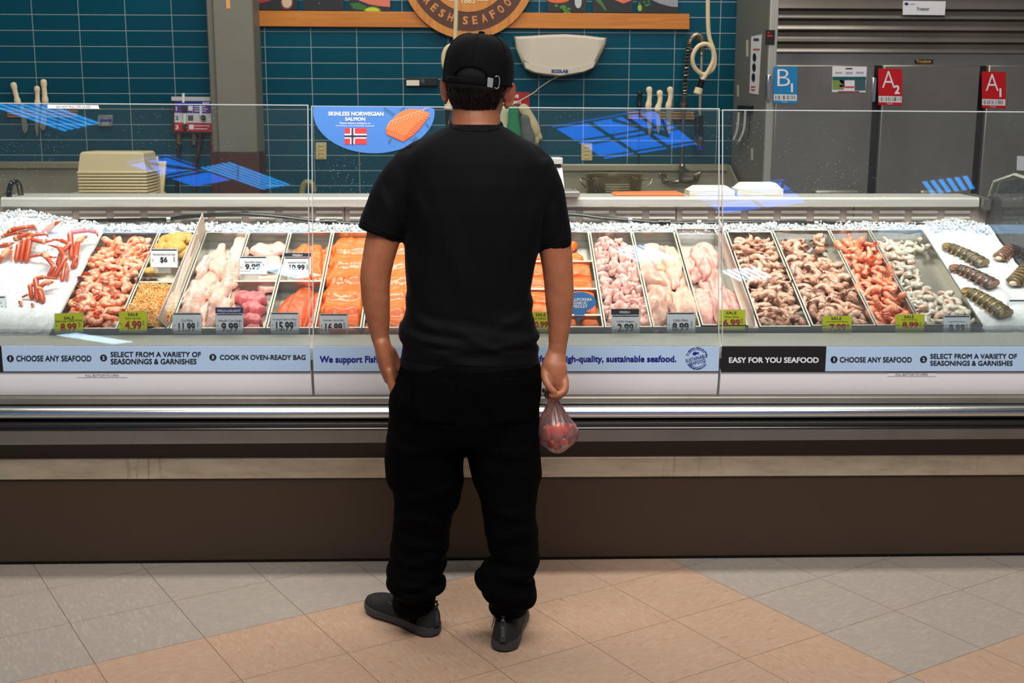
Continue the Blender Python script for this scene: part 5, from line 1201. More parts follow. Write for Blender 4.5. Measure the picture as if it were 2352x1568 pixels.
photo_panel(1464, 1557, 30, 'dark food photo with a grey plate rim and a lime slice', [('plate_rim', (150, 150, 162), [(1497, 0), (1500, -30), (1557, -30), (1557, 16), (1540, 15), (1515, 8)]), ('lime_slice', (140, 180, 70), oval(1469.5, 18, 5, 8))] + [('herb_leaf', (30, 130, 70), p) for p in leaves(1480, 8, 7, 12, 5)])
# round wooden sign
sc = (1076, -71); C0 = wp(sc[0], sc[1], .062); u1 = (wp(sc[0] + 1, sc[1], .062) - C0).length
th = thing('round_sign', 'round carved wooden seafood sign overlapping the oak ledge', 'sign', C0)
def disc(r0, r1, y0, y1, nm, mm, n=72):
    k = MB(); A = circ((C0.x, y0, C0.z), r1 * u1, n, (1, 0, 0), (0, 0, 1))
    if r0 == 0: k.prism(A, (0, y1 - y0, 0))
    else:
        B = circ((C0.x, y0, C0.z), r0 * u1, n, (1, 0, 0), (0, 0, 1)); d = Vector((0, y1 - y0, 0))
        vs = A + B + [p + d for p in A] + [p + d for p in B]; fs = []
        for i in range(n):
            j = (i + 1) % n; fs += [(i, j, n + j, n + i), (2 * n + i, 3 * n + i, 3 * n + j, 2 * n + j), (i, 2 * n + i, 2 * n + j, j), (n + i, n + j, 3 * n + j, 3 * n + i)]
        k.add(vs, fs)
    k.build(nm, mm, th, angle=.5)
disc(0, 156, WY - .03, WY - .05, 'disc', oak2); disc(139, 156, WY - .05, WY - .056, 'rim', oak2); disc(96, 139, WY - .05, WY - .053, 'dark_ring', mat('walnut_ring', (84, 48, 26), .5, nz=(50, .4, (62, 34, 18)))); disc(0, 95, WY - .05, WY - .056, 'centre', oak2)
WS_ = lambda x, y: wp(x, y, .054)
k = MB(); o_ = Vector((0, -.001, 0))
arc_text(k, 'FRESH', 1076, -71, 118, 248.3, 195, 19, WS_, o_, .02, True, .62); arc_text(k, 'SEAFOOD', 1076, -71, 118, 188.7, 114.7, 19, WS_, o_, .02, True, .62)
k.build('ring_lettering', mat('letter_oak', (206, 132, 68), .5), th, smooth=False, recalc=False)
k = MB(); o_ = Vector((0, -.0045, 0)); letter_px(k, '1883', 1060, -6, 1091, 8, WS_, o_, .01)
for a, b in ((1032, 1053), (1097, 1122)): k.add([WS_(x, y) + o_ for x, y in rect(a, .5, b, 2.2)], [(0, 1, 2, 3)])
k.build('centre_lettering', mat('letter_cream', (226, 206, 160), .5), th, smooth=False, recalc=False)
# insect lamp
plm = mat('lamp_plastic', (198, 190, 172), .5); out = [(1180, 84), (1215, 82.5), (1260, 79.5), (1300, 78.5), (1350, 82), (1380, 86), (1394, 87), (1392, 102), (1380, 127), (1369, 150), (1362, 157), (1345, 165), (1315, 172), (1285, 176), (1250, 173), (1220, 166), (1205, 158), (1196, 140), (1184, 112)]
th = thing('insect_lamp', 'cream scoop shaped insect lamp on the tiles beside the black cap', 'lamp', wp(1287, 176))
def scl(pl, s, dy=0): return [(1287 + (x - 1287) * s, 125 + (y - 125) * s + dy) for x, y in pl]
k = MB(); k.loft([[wp(x, y, 0) for x, y in scl(out, .97)], [wp(x, y, .03) for x, y in out], [wp(x, y, .09) for x, y in scl(out, .97)], [wp(x, y, .105) for x, y in scl(out, .9, 1)]]); k.build('housing', plm, th, angle=.7)
k = MB(); lip = [(1204, 140)] + [(1204 + 164 * i / 12, 141 + 17 * math.sin(math.pi * i / 12)) for i in range(13)] + [(1362, 155), (1340, 164), (1287, 173), (1230, 166), (1207, 156)]
k.prism([wp(x, y, .106) for x, y in lip], (0, -.006, 0)); k.build('front_lip', plm, th, angle=.5, bevel=.002)
k = MB(); letter_px(k, 'ECOLAB', 1267, 159.5, 1305, 167.5, lambda x, y: wp(x, y, .1135), Vector((0, -.001, 0)), .035); k.build('lamp_lettering', mat('blue_ink', (26, 62, 130), .5), th, smooth=False, recalc=False)
MB().tube(cat_path([wp(1282, 175, .04), wp(1262, 186, .02), wp(1235, 205, .015), (wp(1229, 211, .015)), wp(1195, 231, .02), wp(1150, 252, .03)]), .0042, 8).build('cord', mat('cream_cord', (206, 196, 164), .5), th)
# hanging cords
crm = mat('cream_hose', (226, 206, 164), .45); YC = 7.0
def cpt(p, j=0.0): return at_y(p[0], p[1], YC - j)
th = thing('hanging_power_cord', 'cream power cord hanging with a looped knot, above the sprayer', 'power cord', cpt((1604, 218)), 'cream cords hanging from the ceiling')
r_ = (cpt((1632, 60)) - cpt((1622.5, 60))).length / 2
pth = [((1625, -420), 0), ((1626, -60), 0), ((1626, 40), 0), ((1629, 84), 0), ((1638, 112), .0), ((1642, 136), .0), ((1636, 160), .01), ((1614, 170), .02), ((1595, 154), .03), ((1591, 130), .035), ((1603, 107), .035), ((1622, 101), .03), ((1636, 113), .03), ((1638, 138), .03), ((1626, 164), .035), ((1613, 184), .035)]
MB().tube(cat_path([cpt(p, j) for p, j in pth], 6), r_, 10).build('cord', crm, th)
a, b = cpt((1613, 183), .035), cpt((1606, 202), .035); MB().tube([a, b], r_ * 1.65, 14).build('connector_collar', blackrub, th, bevel=.002)
MB().tube([b, cpt((1602, 216), .035)], [r_ * 1.9, r_ * 2.1], 14).build('connector_end', crm, th, bevel=.003)
th = thing('hanging_power_cord', 'cream power cord looping behind the black cap', 'power cord', cpt((1030, 285)), 'cream cords hanging from the ceiling')
pth = [((1048, -420), 0), ((1048, -60), 0), ((1047, 40), 0), ((1046, 96), 0), ((1058, 150), .0), ((1062, 175), .02), ((1040, 176), .03), ((1021, 155), .035), ((1019, 125), .035), ((1032, 106), .03), ((1056, 110), .03), ((1066, 140), .03), ((1050, 190), .035), ((1033, 228), .035), ((1030, 246), .035)]
MB().tube(cat_path([cpt(p, j) for p, j in pth], 6), r_, 10).build('cord', crm, th)
MB().tube([cpt((1030, 240), .035), cpt((1029, 252), .035)], [r_ * 1.9, r_ * 2.0], 14).build('connector_end', crm, th, bevel=.003); MB().tube([cpt((1029, 252), .035), cpt((1028, 262), .035), cpt((1026, 290), .035)], [r_ * 1.7, r_ * 1.2, r_ * .5], 12).build('plug', blackrub, th)
# small black box on the wall
th = thing('wall_holder', 'black box with a white label stuck on the tiles beside the head', 'holder', wp(969, 199))
wpoly(rect(932, 178, 1006, 198), 0, .03).build('body', mat('black_plastic', (22, 23, 25), .35), th, bevel=.006)
wpoly(rect(933.5, 184, 963, 196.5), .03, .002).build('label_card', mat('label_cream', (224, 214, 196), .5), th, smooth=False)
wpoly(oval(971, 186, 4.5, 5), .03, .003).build('stud', mat('grey_metal', (96, 104, 100), .3, .8), th)
# knives
ivory = mat('ivory_handle', (228, 212, 176), .5); blade = mat('knife_blade', (176, 172, 150), .3, .75); hblk = mat('black_handle', (18, 18, 20), .45)
def knife(label, hp, bp, hw, hm_=None, name='kitchen_knife', bw=None, cat='knife'):
    """hp: handle spine pixels top to guard; bp: blade outline pixels"""
    th = thing(name, label, cat, wp(*hp[-1], .02), 'knives on the magnet bars')
    n = len(hp); MB().tube(cat_path([wp(x, y, .028) for x, y in hp], 5), [((1.25 if i < 3 else 1.0) if i < (n - 1) * 5 - 2 else 1.3) * hw for i in range((n - 1) * 5 + 1)], 10, flat=1.35, roundend=True).build('handle', hm_ or ivory, th)
    if isinstance(bp[0], tuple): wpoly(bp, .026, .003).build('blade', blade, th, angle=.4)
    return th
def magbar(x0, x1, y0, y1, label, sl=0):
    th = thing('knife_magnet_bar', label, 'knife rack', wp((x0 + x1) / 2, y1), 'knife magnet bars')
    wpoly([(x0, y1), (x1, y1 + sl), (x1, y0 + sl), (x0, y0)], 0, .018).build('backing', mat('bar_black', (30, 26, 24), .5), th)
    h_ = (y1 - y0) / 3
    for i in range(3): wpoly([(x0, y0 + i * h_ + h_ * .62), (x1, y0 + i * h_ + h_ * .62 + sl), (x1, y0 + i * h_ + sl), (x0, y0 + i * h_)], .018, .004).build('steel_strip', mat('bar_strip', (176, 138, 88), .4, .3), th)
magbar(17, 178, 253, 271, 'striped knife magnet bar above the cream tray stack'); magbar(1441, 1595, 256, 275, 'striped knife magnet bar beside the sprayer', 1)
knife('ivory handled knife leaning on the bar, beside the case end', [(31, 194), (36, 215), (41, 235)], [(46, 238), (53, 237), (64, 292), (63, 300), (58, 307), (52, 298)], .0125)
knife('short ivory handled knife, middle one over the tray stack', [(85, 202), (86, 220), (86, 238)], [(81, 240), (91, 240), (88, 305), (86, 316), (81, 296)], .0115)
knife('tall ivory handled knife, next to the glass sticker', [(100, 187), (102, 210), (104, 234)], [(98, 236), (108, 235), (107, 285), (104, 296), (98, 300), (92, 290)], .0125)
th = knife('black handled sharpening steel on the bar by the sprayer', [(1470, 213), (1469, 230), (1469, 246)], [0], .0095, hblk, 'sharpening_steel', cat='sharpening steel'); MB().tube([wp(1469, 246, .028), wp(1467, 378, .03)], .0045, 8).build('rod', mat('dark_steel', (60, 58, 56), .35, .8), th); MB().ell(wp(1469, 250, .028), .022, .012, .01, 12, 6).build('guard', hblk, th)
knife('ivory handled knife beside the black steel', [(1491, 204), (1492, 222), (1489, 246)], [(1484, 248), (1497, 248), (1496, 300), (1491, 314), (1488, 300)], .0125)
knife('grooved ivory handled knife, middle of the three', [(1515, 212), (1516, 230), (1510, 252)], [(1505, 256), (1518, 256), (1516, 298), (1512, 308), (1508, 296)], .0125)
knife('ivory handled knife next to the spring hose', [(1539, 204), (1540, 222), (1535, 246)], [(1530, 248), (1543, 248), (1541, 302), (1536, 308), (1532, 300)], .0125)
# soap bracket
th = thing('soap_bracket', 'small clear plastic bracket with a blue stripe on the teal tiles', 'bracket', wp(243, 290))
wpoly(rect(226, 264, 260, 290), 0, .02).build('clear_case', clear('bracket_clear', (220, 230, 232), haze=.22), th, bevel=.006)
wpoly([(235, 289), (251, 289), (251, 276), (243, 270), (235, 276)], .004, .012).build('insert', mat('insert_cream', (214, 206, 176), .5), th)
wpoly(rect(230, 274, 257, 279), .021, .001).build('blue_stripe', mat('stripe_blue', (22, 54, 140), .5), th, smooth=False)
# sanitiser dispenser
th = thing('sanitiser_station', 'purple, white and red sanitiser dispenser with three dials beside the column', 'dispenser', wp(446, 304))
def fp(a, b, c, d, col, nm, o0, dd, sl=0.02): return wpoly([(a, d), (c, d + (c - a) * sl), (c, b + (c - a) * sl), (a, b)], o0, dd).build(nm, mat('st_' + nm, col, .4), th, smooth=False)
fp(400, 223, 491, 304, (40, 36, 40), 'body', 0, .07, .01); fp(400, 222, 491, 231.5, (200, 198, 190), 'top_plate', .0, .074, .01)
fp(401, 231.5, 490, 242, (28, 54, 150), 'blue_band', .07, .003); fp(401, 242, 490, 259, (92, 44, 140), 'purple_band', .07, .003); fp(401, 259, 490, 281, (214, 212, 216), 'white_band', .07, .003); fp(401, 281, 490, 301, (196, 22, 38), 'red_band', .07, .003)
k = MB(); WP7 = lambda x, y: wp(x, y, .0735); o_ = Vector((0, -.001, 0))
letter_px(k, '1', 404, 245, 406.5, 254, WP7, o_, .02); letter_px(k, '3', 403, 287, 410, 297, WP7, o_, .02); letter_px(k, 'KAY', 466, 234, 482, 239.5, WP7, o_, .02)
for i, (yy, xx) in enumerate(((243, 446), (248, 446), (253, 446), (287, 447), (294, 447))): k.add([WP7(x, y) + o_ for x, y in rect(xx, yy + 1, xx + 24 + (i * 7) % 11, yy + 2.6)], [(0, 1, 2, 3)])
for xx, yy in ((432, 243), (434, 286)): k.add([WP7(x, y) + o_ for x, y in rect(xx, yy, xx + 11, yy + 11)], [(0, 1, 2, 3)])
k.build('station_lettering', ink_w, th, smooth=False, recalc=False)
k = MB(); letter_px(k, '2', 403, 266, 410, 275, WP7, o_, .02); k.add([WP7(x, y) + o_ for x, y in rect(432, 265, 444, 277)], [(0, 1, 2, 3)]); k.build('station_numeral', ink_g, th, smooth=False, recalc=False)
for x, y, tx, ty in ((423, 249, 421, 214), (467, 270, 461, 243), (425, 291, 424, 262)):
    MB().tube([wp(x, y, .07), wp(x, y, .105)], .017, 14).build('dial', hblk, th, bevel=.003); wpoly(rect(tx - 2.5, ty, tx + 3, ty + 22), .108, .002).build('dial_tag', WS, th, bevel=.001)
for xx, c_ in ((411, (150, 112, 66)), (446, (120, 112, 100)), (488, (150, 112, 66))): MB().tube([wp(xx, 303, .035), wp(xx, 332, .035)], .014, 10).build('brass_fitting', mat('brass%d' % xx, c_, .4, .6), th)
for pl, c_, nm in (([(411, 330), (409, 380), (405, 470)], (26, 30, 34), 'supply_hose'), ([(461, 305), (457, 345), (446, 390), (448, 470)], (60, 40, 34), 'supply_hose'), ([(488, 332), (490, 380), (494, 470)], (162, 36, 52), 'supply_hose')): MB().tube(cat_path([wp(x, y, .04) for x, y in pl]), .0135, 10).build(nm, mat('hose%d' % c_[0], c_, .4), th)
# outlets
for x0, y0, lb in ((725, 327, 'double wall outlet on the tiles below the half-round sign'), (1335, 329.5, 'double wall outlet on the tiles above the colander')):
    th = thing('wall_outlet', lb, 'outlet', wp(x0 + 12, y0 + 39), 'wall outlets'); wpoly(rect(x0, y0, x0 + 25, y0 + 39), 0, .008).build('plate', mat('outlet_plate', (196, 178, 132), .4), th, bevel=.003)
    for j in (4, 21): 
        wpoly(rect(x0 + 6.5, y0 + j, x0 + 18.5, y0 + j + 14), .008, .004).build('socket', mat('socket_cream', (214, 190, 116), .4), th, bevel=.002)
        k = MB()
        for dx in (9, 14.5): wpoly(rect(x0 + dx, y0 + j + 3, x0 + dx + 1.6, y0 + j + 8), .012, .0006, k)
        k.build('slots_print', hblk, th, smooth=False)
# red notice
th = thing('red_notice', 'red notice plate on the tiles beside the ear', 'sign', wp(1165, 250)); wpoly(rect(1110, 211.5, 1216, 251), 0, .006).build('plate', mat('notice_red', (166, 22, 34), .45), th, smooth=False)
k = MB()
for s_, a, b, c, d in (('REMOVE', 1153, 217.5, 1191.5, 225), ('CONTAMINATION', 1118, 231.5, 1196.5, 238.5)): letter_px(k, s_, a, b, c, d, lambda x, y: wp(x, y, .007), Vector((0, -.001, 0)), .03)
k.build('notice_lettering', ink_w, th, smooth=False, recalc=False)
# gloves
def glove(label, col, cuff, palm, fingers, off, tip=None):
    th = thing('work_glove', label, 'glove', wp(*palm[-1], off), 'gloves hung below the red notice'); k = MB()
    pc = cat_path([wp(x, y, off) for x, y in cuff + palm], 4); n = len(pc)
    k.tube(pc, [.036 + .012 * sm(.2, .7, i / (n - 1)) for i in range(n)], 14, flat=.5, upv=(0, 1, 0), roundend=True)
    for f in fingers: k.tube(cat_path([wp(x, y, off) for x, y in f], 3), .0165, 10, flat=.8, upv=(0, 1, 0), roundend=True)
    fuse(k, 'glove_body', mat('glove_%d%d' % col[:2], col, .75, nz=(20, .3, tuple(int(c * .75) for c in col)), bump=(160, .3)), th, .004, 2)
glove('tan work glove with fingers hanging, outermost one', (196, 178, 138), [(1203, 250), (1212, 265)], [(1220, 285), (1226, 300)], [[(1228, 300), (1232, 318), (1233, 326)], [(1233, 298), (1238, 308), (1241, 316)], [(1222, 300), (1226, 318), (1228, 328)]], .03)
glove('grey work glove hanging between the tan and green ones', (88, 92, 88), [(1205, 275), (1207, 290)], [(1210, 305), (1214, 318)], [[(1214, 318), (1218, 332), (1220, 340)], [(1220, 316), (1226, 328), (1230, 334)], [(1207, 316), (1212, 332), (1214, 342)]], .06)
glove('green rubber glove hanging cuff up', (0, 124, 78), [(1180, 254), (1180, 275)], [(1180, 300), (1182, 320)], [[(1172, 320), (1174, 345), (1178, 360)], [(1184, 322), (1188, 342), (1190, 352)], [(1192, 318), (1195, 330), (1196, 340)]], .09)
glove('pale glove half hidden behind the neck and shoulder', (190, 196, 160), [(1158, 256), (1157, 275)], [(1155, 295), (1154, 310)], [[(1150, 312), (1150, 330)], [(1157, 312), (1158, 332)]], .05)
# ------------------------------------------------------------------ sinks
sink_m = mat('sink_steel', (176, 168, 146), .36, .4, nz=(3, .4, (148, 140, 118)))
SZ = .93
def sink(x0, x1, yf, ztop, label, left_end=False, right_end=False):
    th = thing('steel_sink', label, 'sink', ((x0 + x1) / 2, (yf + WY) / 2, 0), 'steel sinks along the tiled wall')
    MB().box(x0, x1, WY - .035, WY - .001, SZ - .1, ztop).build('backsplash', sink_m, th, bevel=.008); MB().box(x0, x1, WY - .06, WY - .001, ztop - .045, ztop + .002).build('backsplash_cap', mat('sink_cap', (178, 168, 140), .4, .6), th, bevel=.006)
    k = MB(); k.box(x0, x1, yf, yf + .05, SZ - .03, SZ); k.box(x0, x1, WY - .12, WY - .035, SZ - .03, SZ); k.box(x0, x0 + .05, yf, WY - .035, SZ - .03, SZ); k.box(x1 - .05, x1, yf, WY - .035, SZ - .03, SZ); k.box((x0 + x1) / 2 - .03, (x0 + x1) / 2 + .03, yf, WY - .035, SZ - .03, SZ); k.build('rim', sink_m, th)
    k = MB(); k.box(x0 + .02, x1 - .02, yf + .02, yf + .03, .62, SZ - .03); k.box(x0 + .02, x1 - .02, WY - .12, WY - .11, .62, SZ - .03); k.box(x0 + .02, x0 + .03, yf + .02, WY - .12, .62, SZ - .03); k.box(x1 - .03, x1 - .02, yf + .02, WY - .12, .62, SZ - .03); k.box(x0 + .02, x1 - .02, yf + .02, WY - .11, .61, .62); k.build('basin', sink_m, th, smooth=False)
    for x, y in ((x0 + .06, yf + .06), (x1 - .06, yf + .06), (x0 + .06, WY - .1), (x1 - .06, WY - .1)): MB().tube([(x, y, 0), (x, y, .62)], .02, 10).build('leg', sink_m, th)
    if right_end: MB().prism([Vector((x1 - .012, yf, SZ)), Vector((x1 - .012, WY - .035, SZ)), Vector((x1 - .012, WY - .035, ztop)), Vector((x1 - .012, WY - .12, ztop))], (.012, 0, 0)).build('end_splash', sink_m, th, smooth=False)
    return th
sxl1 = wp(372, 400).x; sink(-4.2, sxl1, 7.60, wp(100, 371).z, 'steel sink and drain board under the ivory knives', right_end=True)
sxr0, sxr1 = wp(1255, 400).x, wp(1668, 400).x; sink(sxr0, sxr1, 7.62, wp(1500, 377).z, 'steel sink with wall faucet beside the freezer', right_end=True)
# dark counter and clutter between the sinks, below the glass reflections
# cream tub stack
tubm = mat('cream_poly', (240, 220, 172), .5, nz=(5, .2, (226, 204, 152)))
YT = 7.72; tx0, tx1 = at_y(176, 400, YT).x, at_y(337, 400, YT).x; ztb = SZ + .018
th0 = thing('cutting_board', 'cream cutting board under the stacked tubs', 'cutting board', at_y(235, 446, YT)); bx0, bx1 = at_y(128, 446, YT).x, at_y(345, 446, YT).x
MB().box(bx0, bx1, YT - .02, YT + .40, SZ, SZ + .017).build('board', tubm, th0, bevel=.005)
ztop = at_y(250, 349, YT).z; nt = 7; hb = (ztop - ztb)
zlip = at_y(250, 399, YT).z
def tub(z0, z1, label, body):
    th = thing('poly_tub', label, 'tub', ((tx0 + tx1) / 2, YT + .16, z0), 'cream poly tubs stacked upside down'); k = MB()
    def rg(z, i, d=.33): return [Vector((x, y, z)) for x, y in ((tx0 + i, YT + i), (tx1 - i, YT + i), (tx1 - i, YT + d - i), (tx0 + i, YT + d - i))]
    if body: k.loft([rg(z0, .0), rg(z0 + .012, .0), rg(z0 + .014, .006), rg(z1 - .01, .022), rg(z1, .034)])
    else: k.loft([rg(z0, .0), rg(z1 - .004, .0), rg(z1, .005)])
    k.build('shell', tubm, th, angle=.5, bevel=.006); return th
nrow = 7; dz = (zlip - ztb) / nrow
for i in range(nrow): tub(ztb + dz * i, ztb + dz * (i + 1) - .004, 'rim of a cream poly tub, %s in the upturned stack' % ['lowest', 'second from the board', 'third from the board', 'in the middle', 'third from the top', 'second from the top', 'just below the top tub'][i], False)
tub(zlip, ztop, 'whole cream poly tub at the top of the upturned stack', True)
for (a, b, c, d), yy, lb in (((326, 360, 352, 440), YT + .37, 'thin cream lid leaning behind the stacked tubs'), ((350, 371, 371, 428), YT + .42, 'second cream lid behind the leaning one')):
    p, q = at_y(a, d, yy), at_y(c, b, yy); tag(MB().hexa([V3(p.x, yy, SZ), V3(q.x, yy, SZ), V3(q.x, yy + .03, SZ), V3(p.x, yy + .03, SZ), V3(p.x, yy + .06, q.z), V3(q.x + .015, yy + .06, q.z), V3(q.x + .015, yy + .09, q.z), V3(p.x, yy + .09, q.z)]).build('poly_lid', tubm, bevel=.006), lb, 'bin', 'cream lids behind the tubs')  # thin poly lids leaning behind the tubs, not bins
# beige gooseneck spout behind the pane seam
YG = 7.9; p = [at_y(x, y, YG) for x, y in ((694, 462), (694, 440), (698, 424), (707, 418), (717, 424), (721, 440))]
p[0] = Vector((p[1].x, YG, 0)); tag(MB().tube([p[0]] + cat_path(p[1:], 5), .02, 12).build('gooseneck_spout', mat('beige_paint', (140, 132, 98), .45)), 'beige gooseneck pipe bending over behind the pane seam', 'pipe')
# dark floor-level clutter under the column
th = thing('utility_cart', 'dark utility cart standing in front of the column', 'cart', ((at_y(385, 450, 7.5).x + at_y(660, 450, 7.5).x) / 2, 7.5, 0)); ca, cb = at_y(385, 450, 7.5).x, at_y(640, 450, 7.5).x
for z in (.12, .5, .84): MB().box(ca, cb, 7.3, 7.65, z, z + .03).build('shelf', mat('cart_black', (24, 25, 28), .45), th, bevel=.004)
for x in (ca + .02, cb - .02):
    for y in (7.32, 7.63): MB().tube([(x, y, 0), (x, y, .93)], .014, 8).build('leg', mat('cart_black', (24, 25, 28), .45), th)
# colander
YK = 7.8; cx = at_y(1417, 420, YK).x; rr_ = (at_y(1483, 420, YK).x - at_y(1350, 420, YK).x) / 2; zt = at_y(1417, 404, YK).z
th = thing('colander', 'big steel colander pot standing in the sink', 'colander', (cx, YK + rr_, SZ - .03)); pot = mat('pot_steel', (178, 166, 130), .3, .9, nz=(6, .3, (150, 140, 108)))
MB().lathe([(rr_ * .90, SZ - .03), (rr_ * .97, SZ + .0), (rr_, zt - .01), (rr_ * 1.05, zt), (rr_ * 1.05, zt + .004), (rr_ * .97, zt), (rr_ * .94, SZ + .0), (.001, SZ - .02)], (cx, YK + rr_, 0), 36).build('pot', pot, th)
k = MB()
for row in range(5):
    for i in range(16):
        a = math.radians(-112 + i * 3.2) + (.02 if row % 2 else 0); z = zt - .055 - row * .016; c_ = Vector((cx + math.cos(a) * rr_ * .985, YK + rr_ + math.sin(a) * rr_ * .985, z)); n_ = Vector((math.cos(a), math.sin(a), 0)); u_ = Vector((-math.sin(a), math.cos(a), 0))
        k.prism(circ(c_, .0035, 8, u_, (0, 0, 1)), n_ * .0015)
k.build('hole_pattern', mat('hole_pale', (214, 204, 170), .4), th, smooth=False)
for sg in (-1, 1): 
    b = Vector((cx + sg * rr_ * .93, YK + rr_ * .45, zt - .03)); MB().tube(cat_path([b, b + V3(sg * .05, -.03, .012), b + V3(sg * .055, -.05, -.01), b + V3(sg * .02, -.05, -.05)]), .006, 8).build('handle', pot, th)
# wall faucet with spring sprayer
th = thing('wall_faucet', 'chrome pre-rinse faucet with spring hose over the sink', 'faucet', wp(1563, 430)); chm = mat('faucet_chrome', (150, 146, 134), .22, .95)
F = lambda x, y, o=.12: wp(x, y, o)
MB().tube(cat_path([F(1524, 408, .02), F(1528, 413, .06), F(1545, 418, .09), F(1562, 416, .1), F(1582, 418, .09), F(1598, 413, .06), F(1602, 408, .02)]), .015, 10).build('mixer_body', chm, th)
for x, y, s in ((1525, 406, -1), (1600, 403, 1)): MB().tube([F(x, y + 8, .05), F(x - s * 2, y - 2, .07), F(x + s * 8, y - 6, .08)], [.017, .014, .01], 10, roundend=True).build('tap_lever', chm, th)
MB().tube(cat_path([F(1563, 416), F(1566, 380), F(1568, 330), F(1571, 240)]), .011, 10).build('riser_pipe', chm, th)
MB().tube(cat_path([F(1567, 384), F(1580, 392), F(1588, 395)]), .008, 8).build('valve_lever', chm, th); MB().ell(F(1567, 383), .022, .022, .026, 12, 8).build('valve', chm, th); MB().ell(F(1571, 240), .026, .02, .026, 12, 8).build('wall_clamp', chm, th)
sp = cat_path([F(1571, 238), F(1573, 215), F(1577, 160), F(1582, 110), F(1590, 87), F(1600, 80), F(1611, 88), F(1614, 104), F(1612, 125)], 10)
MB().tube(sp, .008, 8).build('inner_hose', blackrub, th); k = MB(); co_ = []
L_ = 0; turns = 52
for i in range(turns * 10):
    q = i / (turns * 10 - 1) * (len(sp) - 1); a0 = int(min(q, len(sp) - 2)); pp = sp[a0].lerp(sp[a0 + 1], q - a0); t = (sp[a0 + 1] - sp[a0]).normalized(); u = Vector((0, 1, 0)); u = (u - t * u.dot(t)).normalized(); w_ = t.cross(u); an = i / 10 * 2 * math.pi
    co_.append(pp + (u * math.cos(an) + w_ * math.sin(an)) * .0185)
k.tube(co_, .0042, 5); k.build('spring', mat('spring_steel', (170, 160, 140), .25, .95), th)
MB().tube(cat_path([F(1612, 125), F(1610, 180), F(1608, 240), F(1608, 264)]), .009, 8).build('drop_hose', mat('hose_grey', (168, 160, 140), .4, .5), th)
MB().tube([F(1609, 264), F(1610, 318)], .0165, 12).build('spray_grip', blackrub, th, bevel=.003); MB().tube([F(1597, 266), F(1598, 314)], .007, 8).build('grip_guard', blackrub, th)
MB().tube([F(1610, 314), F(1608, 328), F(1608, 336)], [.02, .024, .016], 12).build('spray_head', chm, th); MB().tube([F(1608, 334), F(1608, 345)], [.026, .024], 14).build('blue_bumper', mat('bumper_blue', (24, 60, 150), .5), th); MB().tube([F(1596, 312), F(1597, 330), F(1604, 334)], .006, 8).build('trigger', chm, th)
# on the rear ledge of the case
fo = mat('foam_white', (232, 226, 206), .6)
def foam(x0, x1, yb, yt, n, label, Y):
    X0, X1 = at_y(x0, yb, Y).x, at_y(x1, yb, Y).x; z0 = ZL; zt_ = at_y((x0 + x1) / 2, yt, Y).z; hb_ = (zt_ - z0); lip = hb_ * .55 / n
    for i in range(n):
        th = thing('foam_tray', label + ', ' + (['lowest', 'second up', 'third up', 'fourth up', 'fifth up'][i] if i < n - 1 else 'upturned on top'), 'foam tray', ((X0 + X1) / 2, Y + .06, z0 + lip * i), 'foam trays stacked on the rear ledge')
        k = MB(); rg = lambda z, q: [Vector((x, y, z)) for x, y in ((X0 + q, Y + q), (X1 - q, Y + q), (X1 - q, Y + .12 - q), (X0 + q, Y + .12 - q))]
        za = z0 + lip * i
        if i < n - 1: k.loft([rg(za, .004), rg(za + lip * .5, .0), rg(za + lip - .0008, .003)])
        else: k.loft([rg(za, .004), rg(za + lip * .6, .0), rg(za + lip, .006), rg(zt_ - .004, .022), rg(zt_, .028)])
        k.build('shell', fo, th, angle=.5, bevel=.002)
foam(1583, 1689, 450, 428, 5, 'white foam tray in the stack by the pane seam', 4.60); foam(1693, 1800, 450, 420.5, 6, 'white foam tray in the taller stack', 4.60)
a, b = at_y(1411, 450, 4.60), at_y(1576, 450, 4.60)
k = MB().prism([V3(a.x, 4.60, ZL), V3(a.x + .012, 4.60, ZL + .008), V3(b.x - .02, 4.60, ZL + .011), V3(b.x, 4.60, ZL + .0)], (0, .13, 0)); tag(k.build('cutting_mat', mat('mat_orange', (206, 108, 52), .5), bevel=.002), 'thin orange cutting mat lying on the rear ledge', 'cutting mat')
th = thing('counter_scale', 'white counter scale half hidden behind the shoulder', 'scale', at_y(1270, 458, 4.62)); a, b = at_y(1190, 458, 4.50), at_y(1332, 448, 4.50)
sw_ = mat('scale_white', (232, 230, 226), .35)
MB().box(a.x, b.x, 4.50, 4.68, ZL + .002, ZL + .022).build('platform', mat('scale_steel', (196, 188, 180), .3, .8), th, bevel=.003)
c_, d_ = at_y(1205, 440, 4.64), at_y(1293.5, 384, 4.64); MB().hexa([V3(c_.x, 4.62, ZL + .022), V3(d_.x + .006, 4.62, ZL + .022), V3(d_.x + .006, 4.72, ZL + .022), V3(c_.x, 4.72, ZL + .022), V3(c_.x, 4.63, d_.z), V3(d_.x - .004, 4.63, d_.z), V3(d_.x - .004, 4.72, d_.z), V3(c_.x, 4.72, d_.z)]).build('column_body', sw_, th, bevel=.005)
e_, f_ = at_y(1195, 376, 4.63), at_y(1292, 362, 4.63); MB().box(e_.x, f_.x, 4.61, 4.72, e_.z, f_.z).build('display_head', mat('scale_grey', (206, 204, 202), .3, .4), th, bevel=.003); MB().box(e_.x + .01, at_y(1289, 376, 4.63).x, 4.63, 4.70, d_.z, e_.z).build('display_neck', hblk, th)
MB().prism([at_y(1315, 447.5, 4.62), at_y(1331, 447.5, 4.62), at_y(1315, 432, 4.62)], (0, .02, 0)).build('corner_stop', hblk, th, smooth=False)
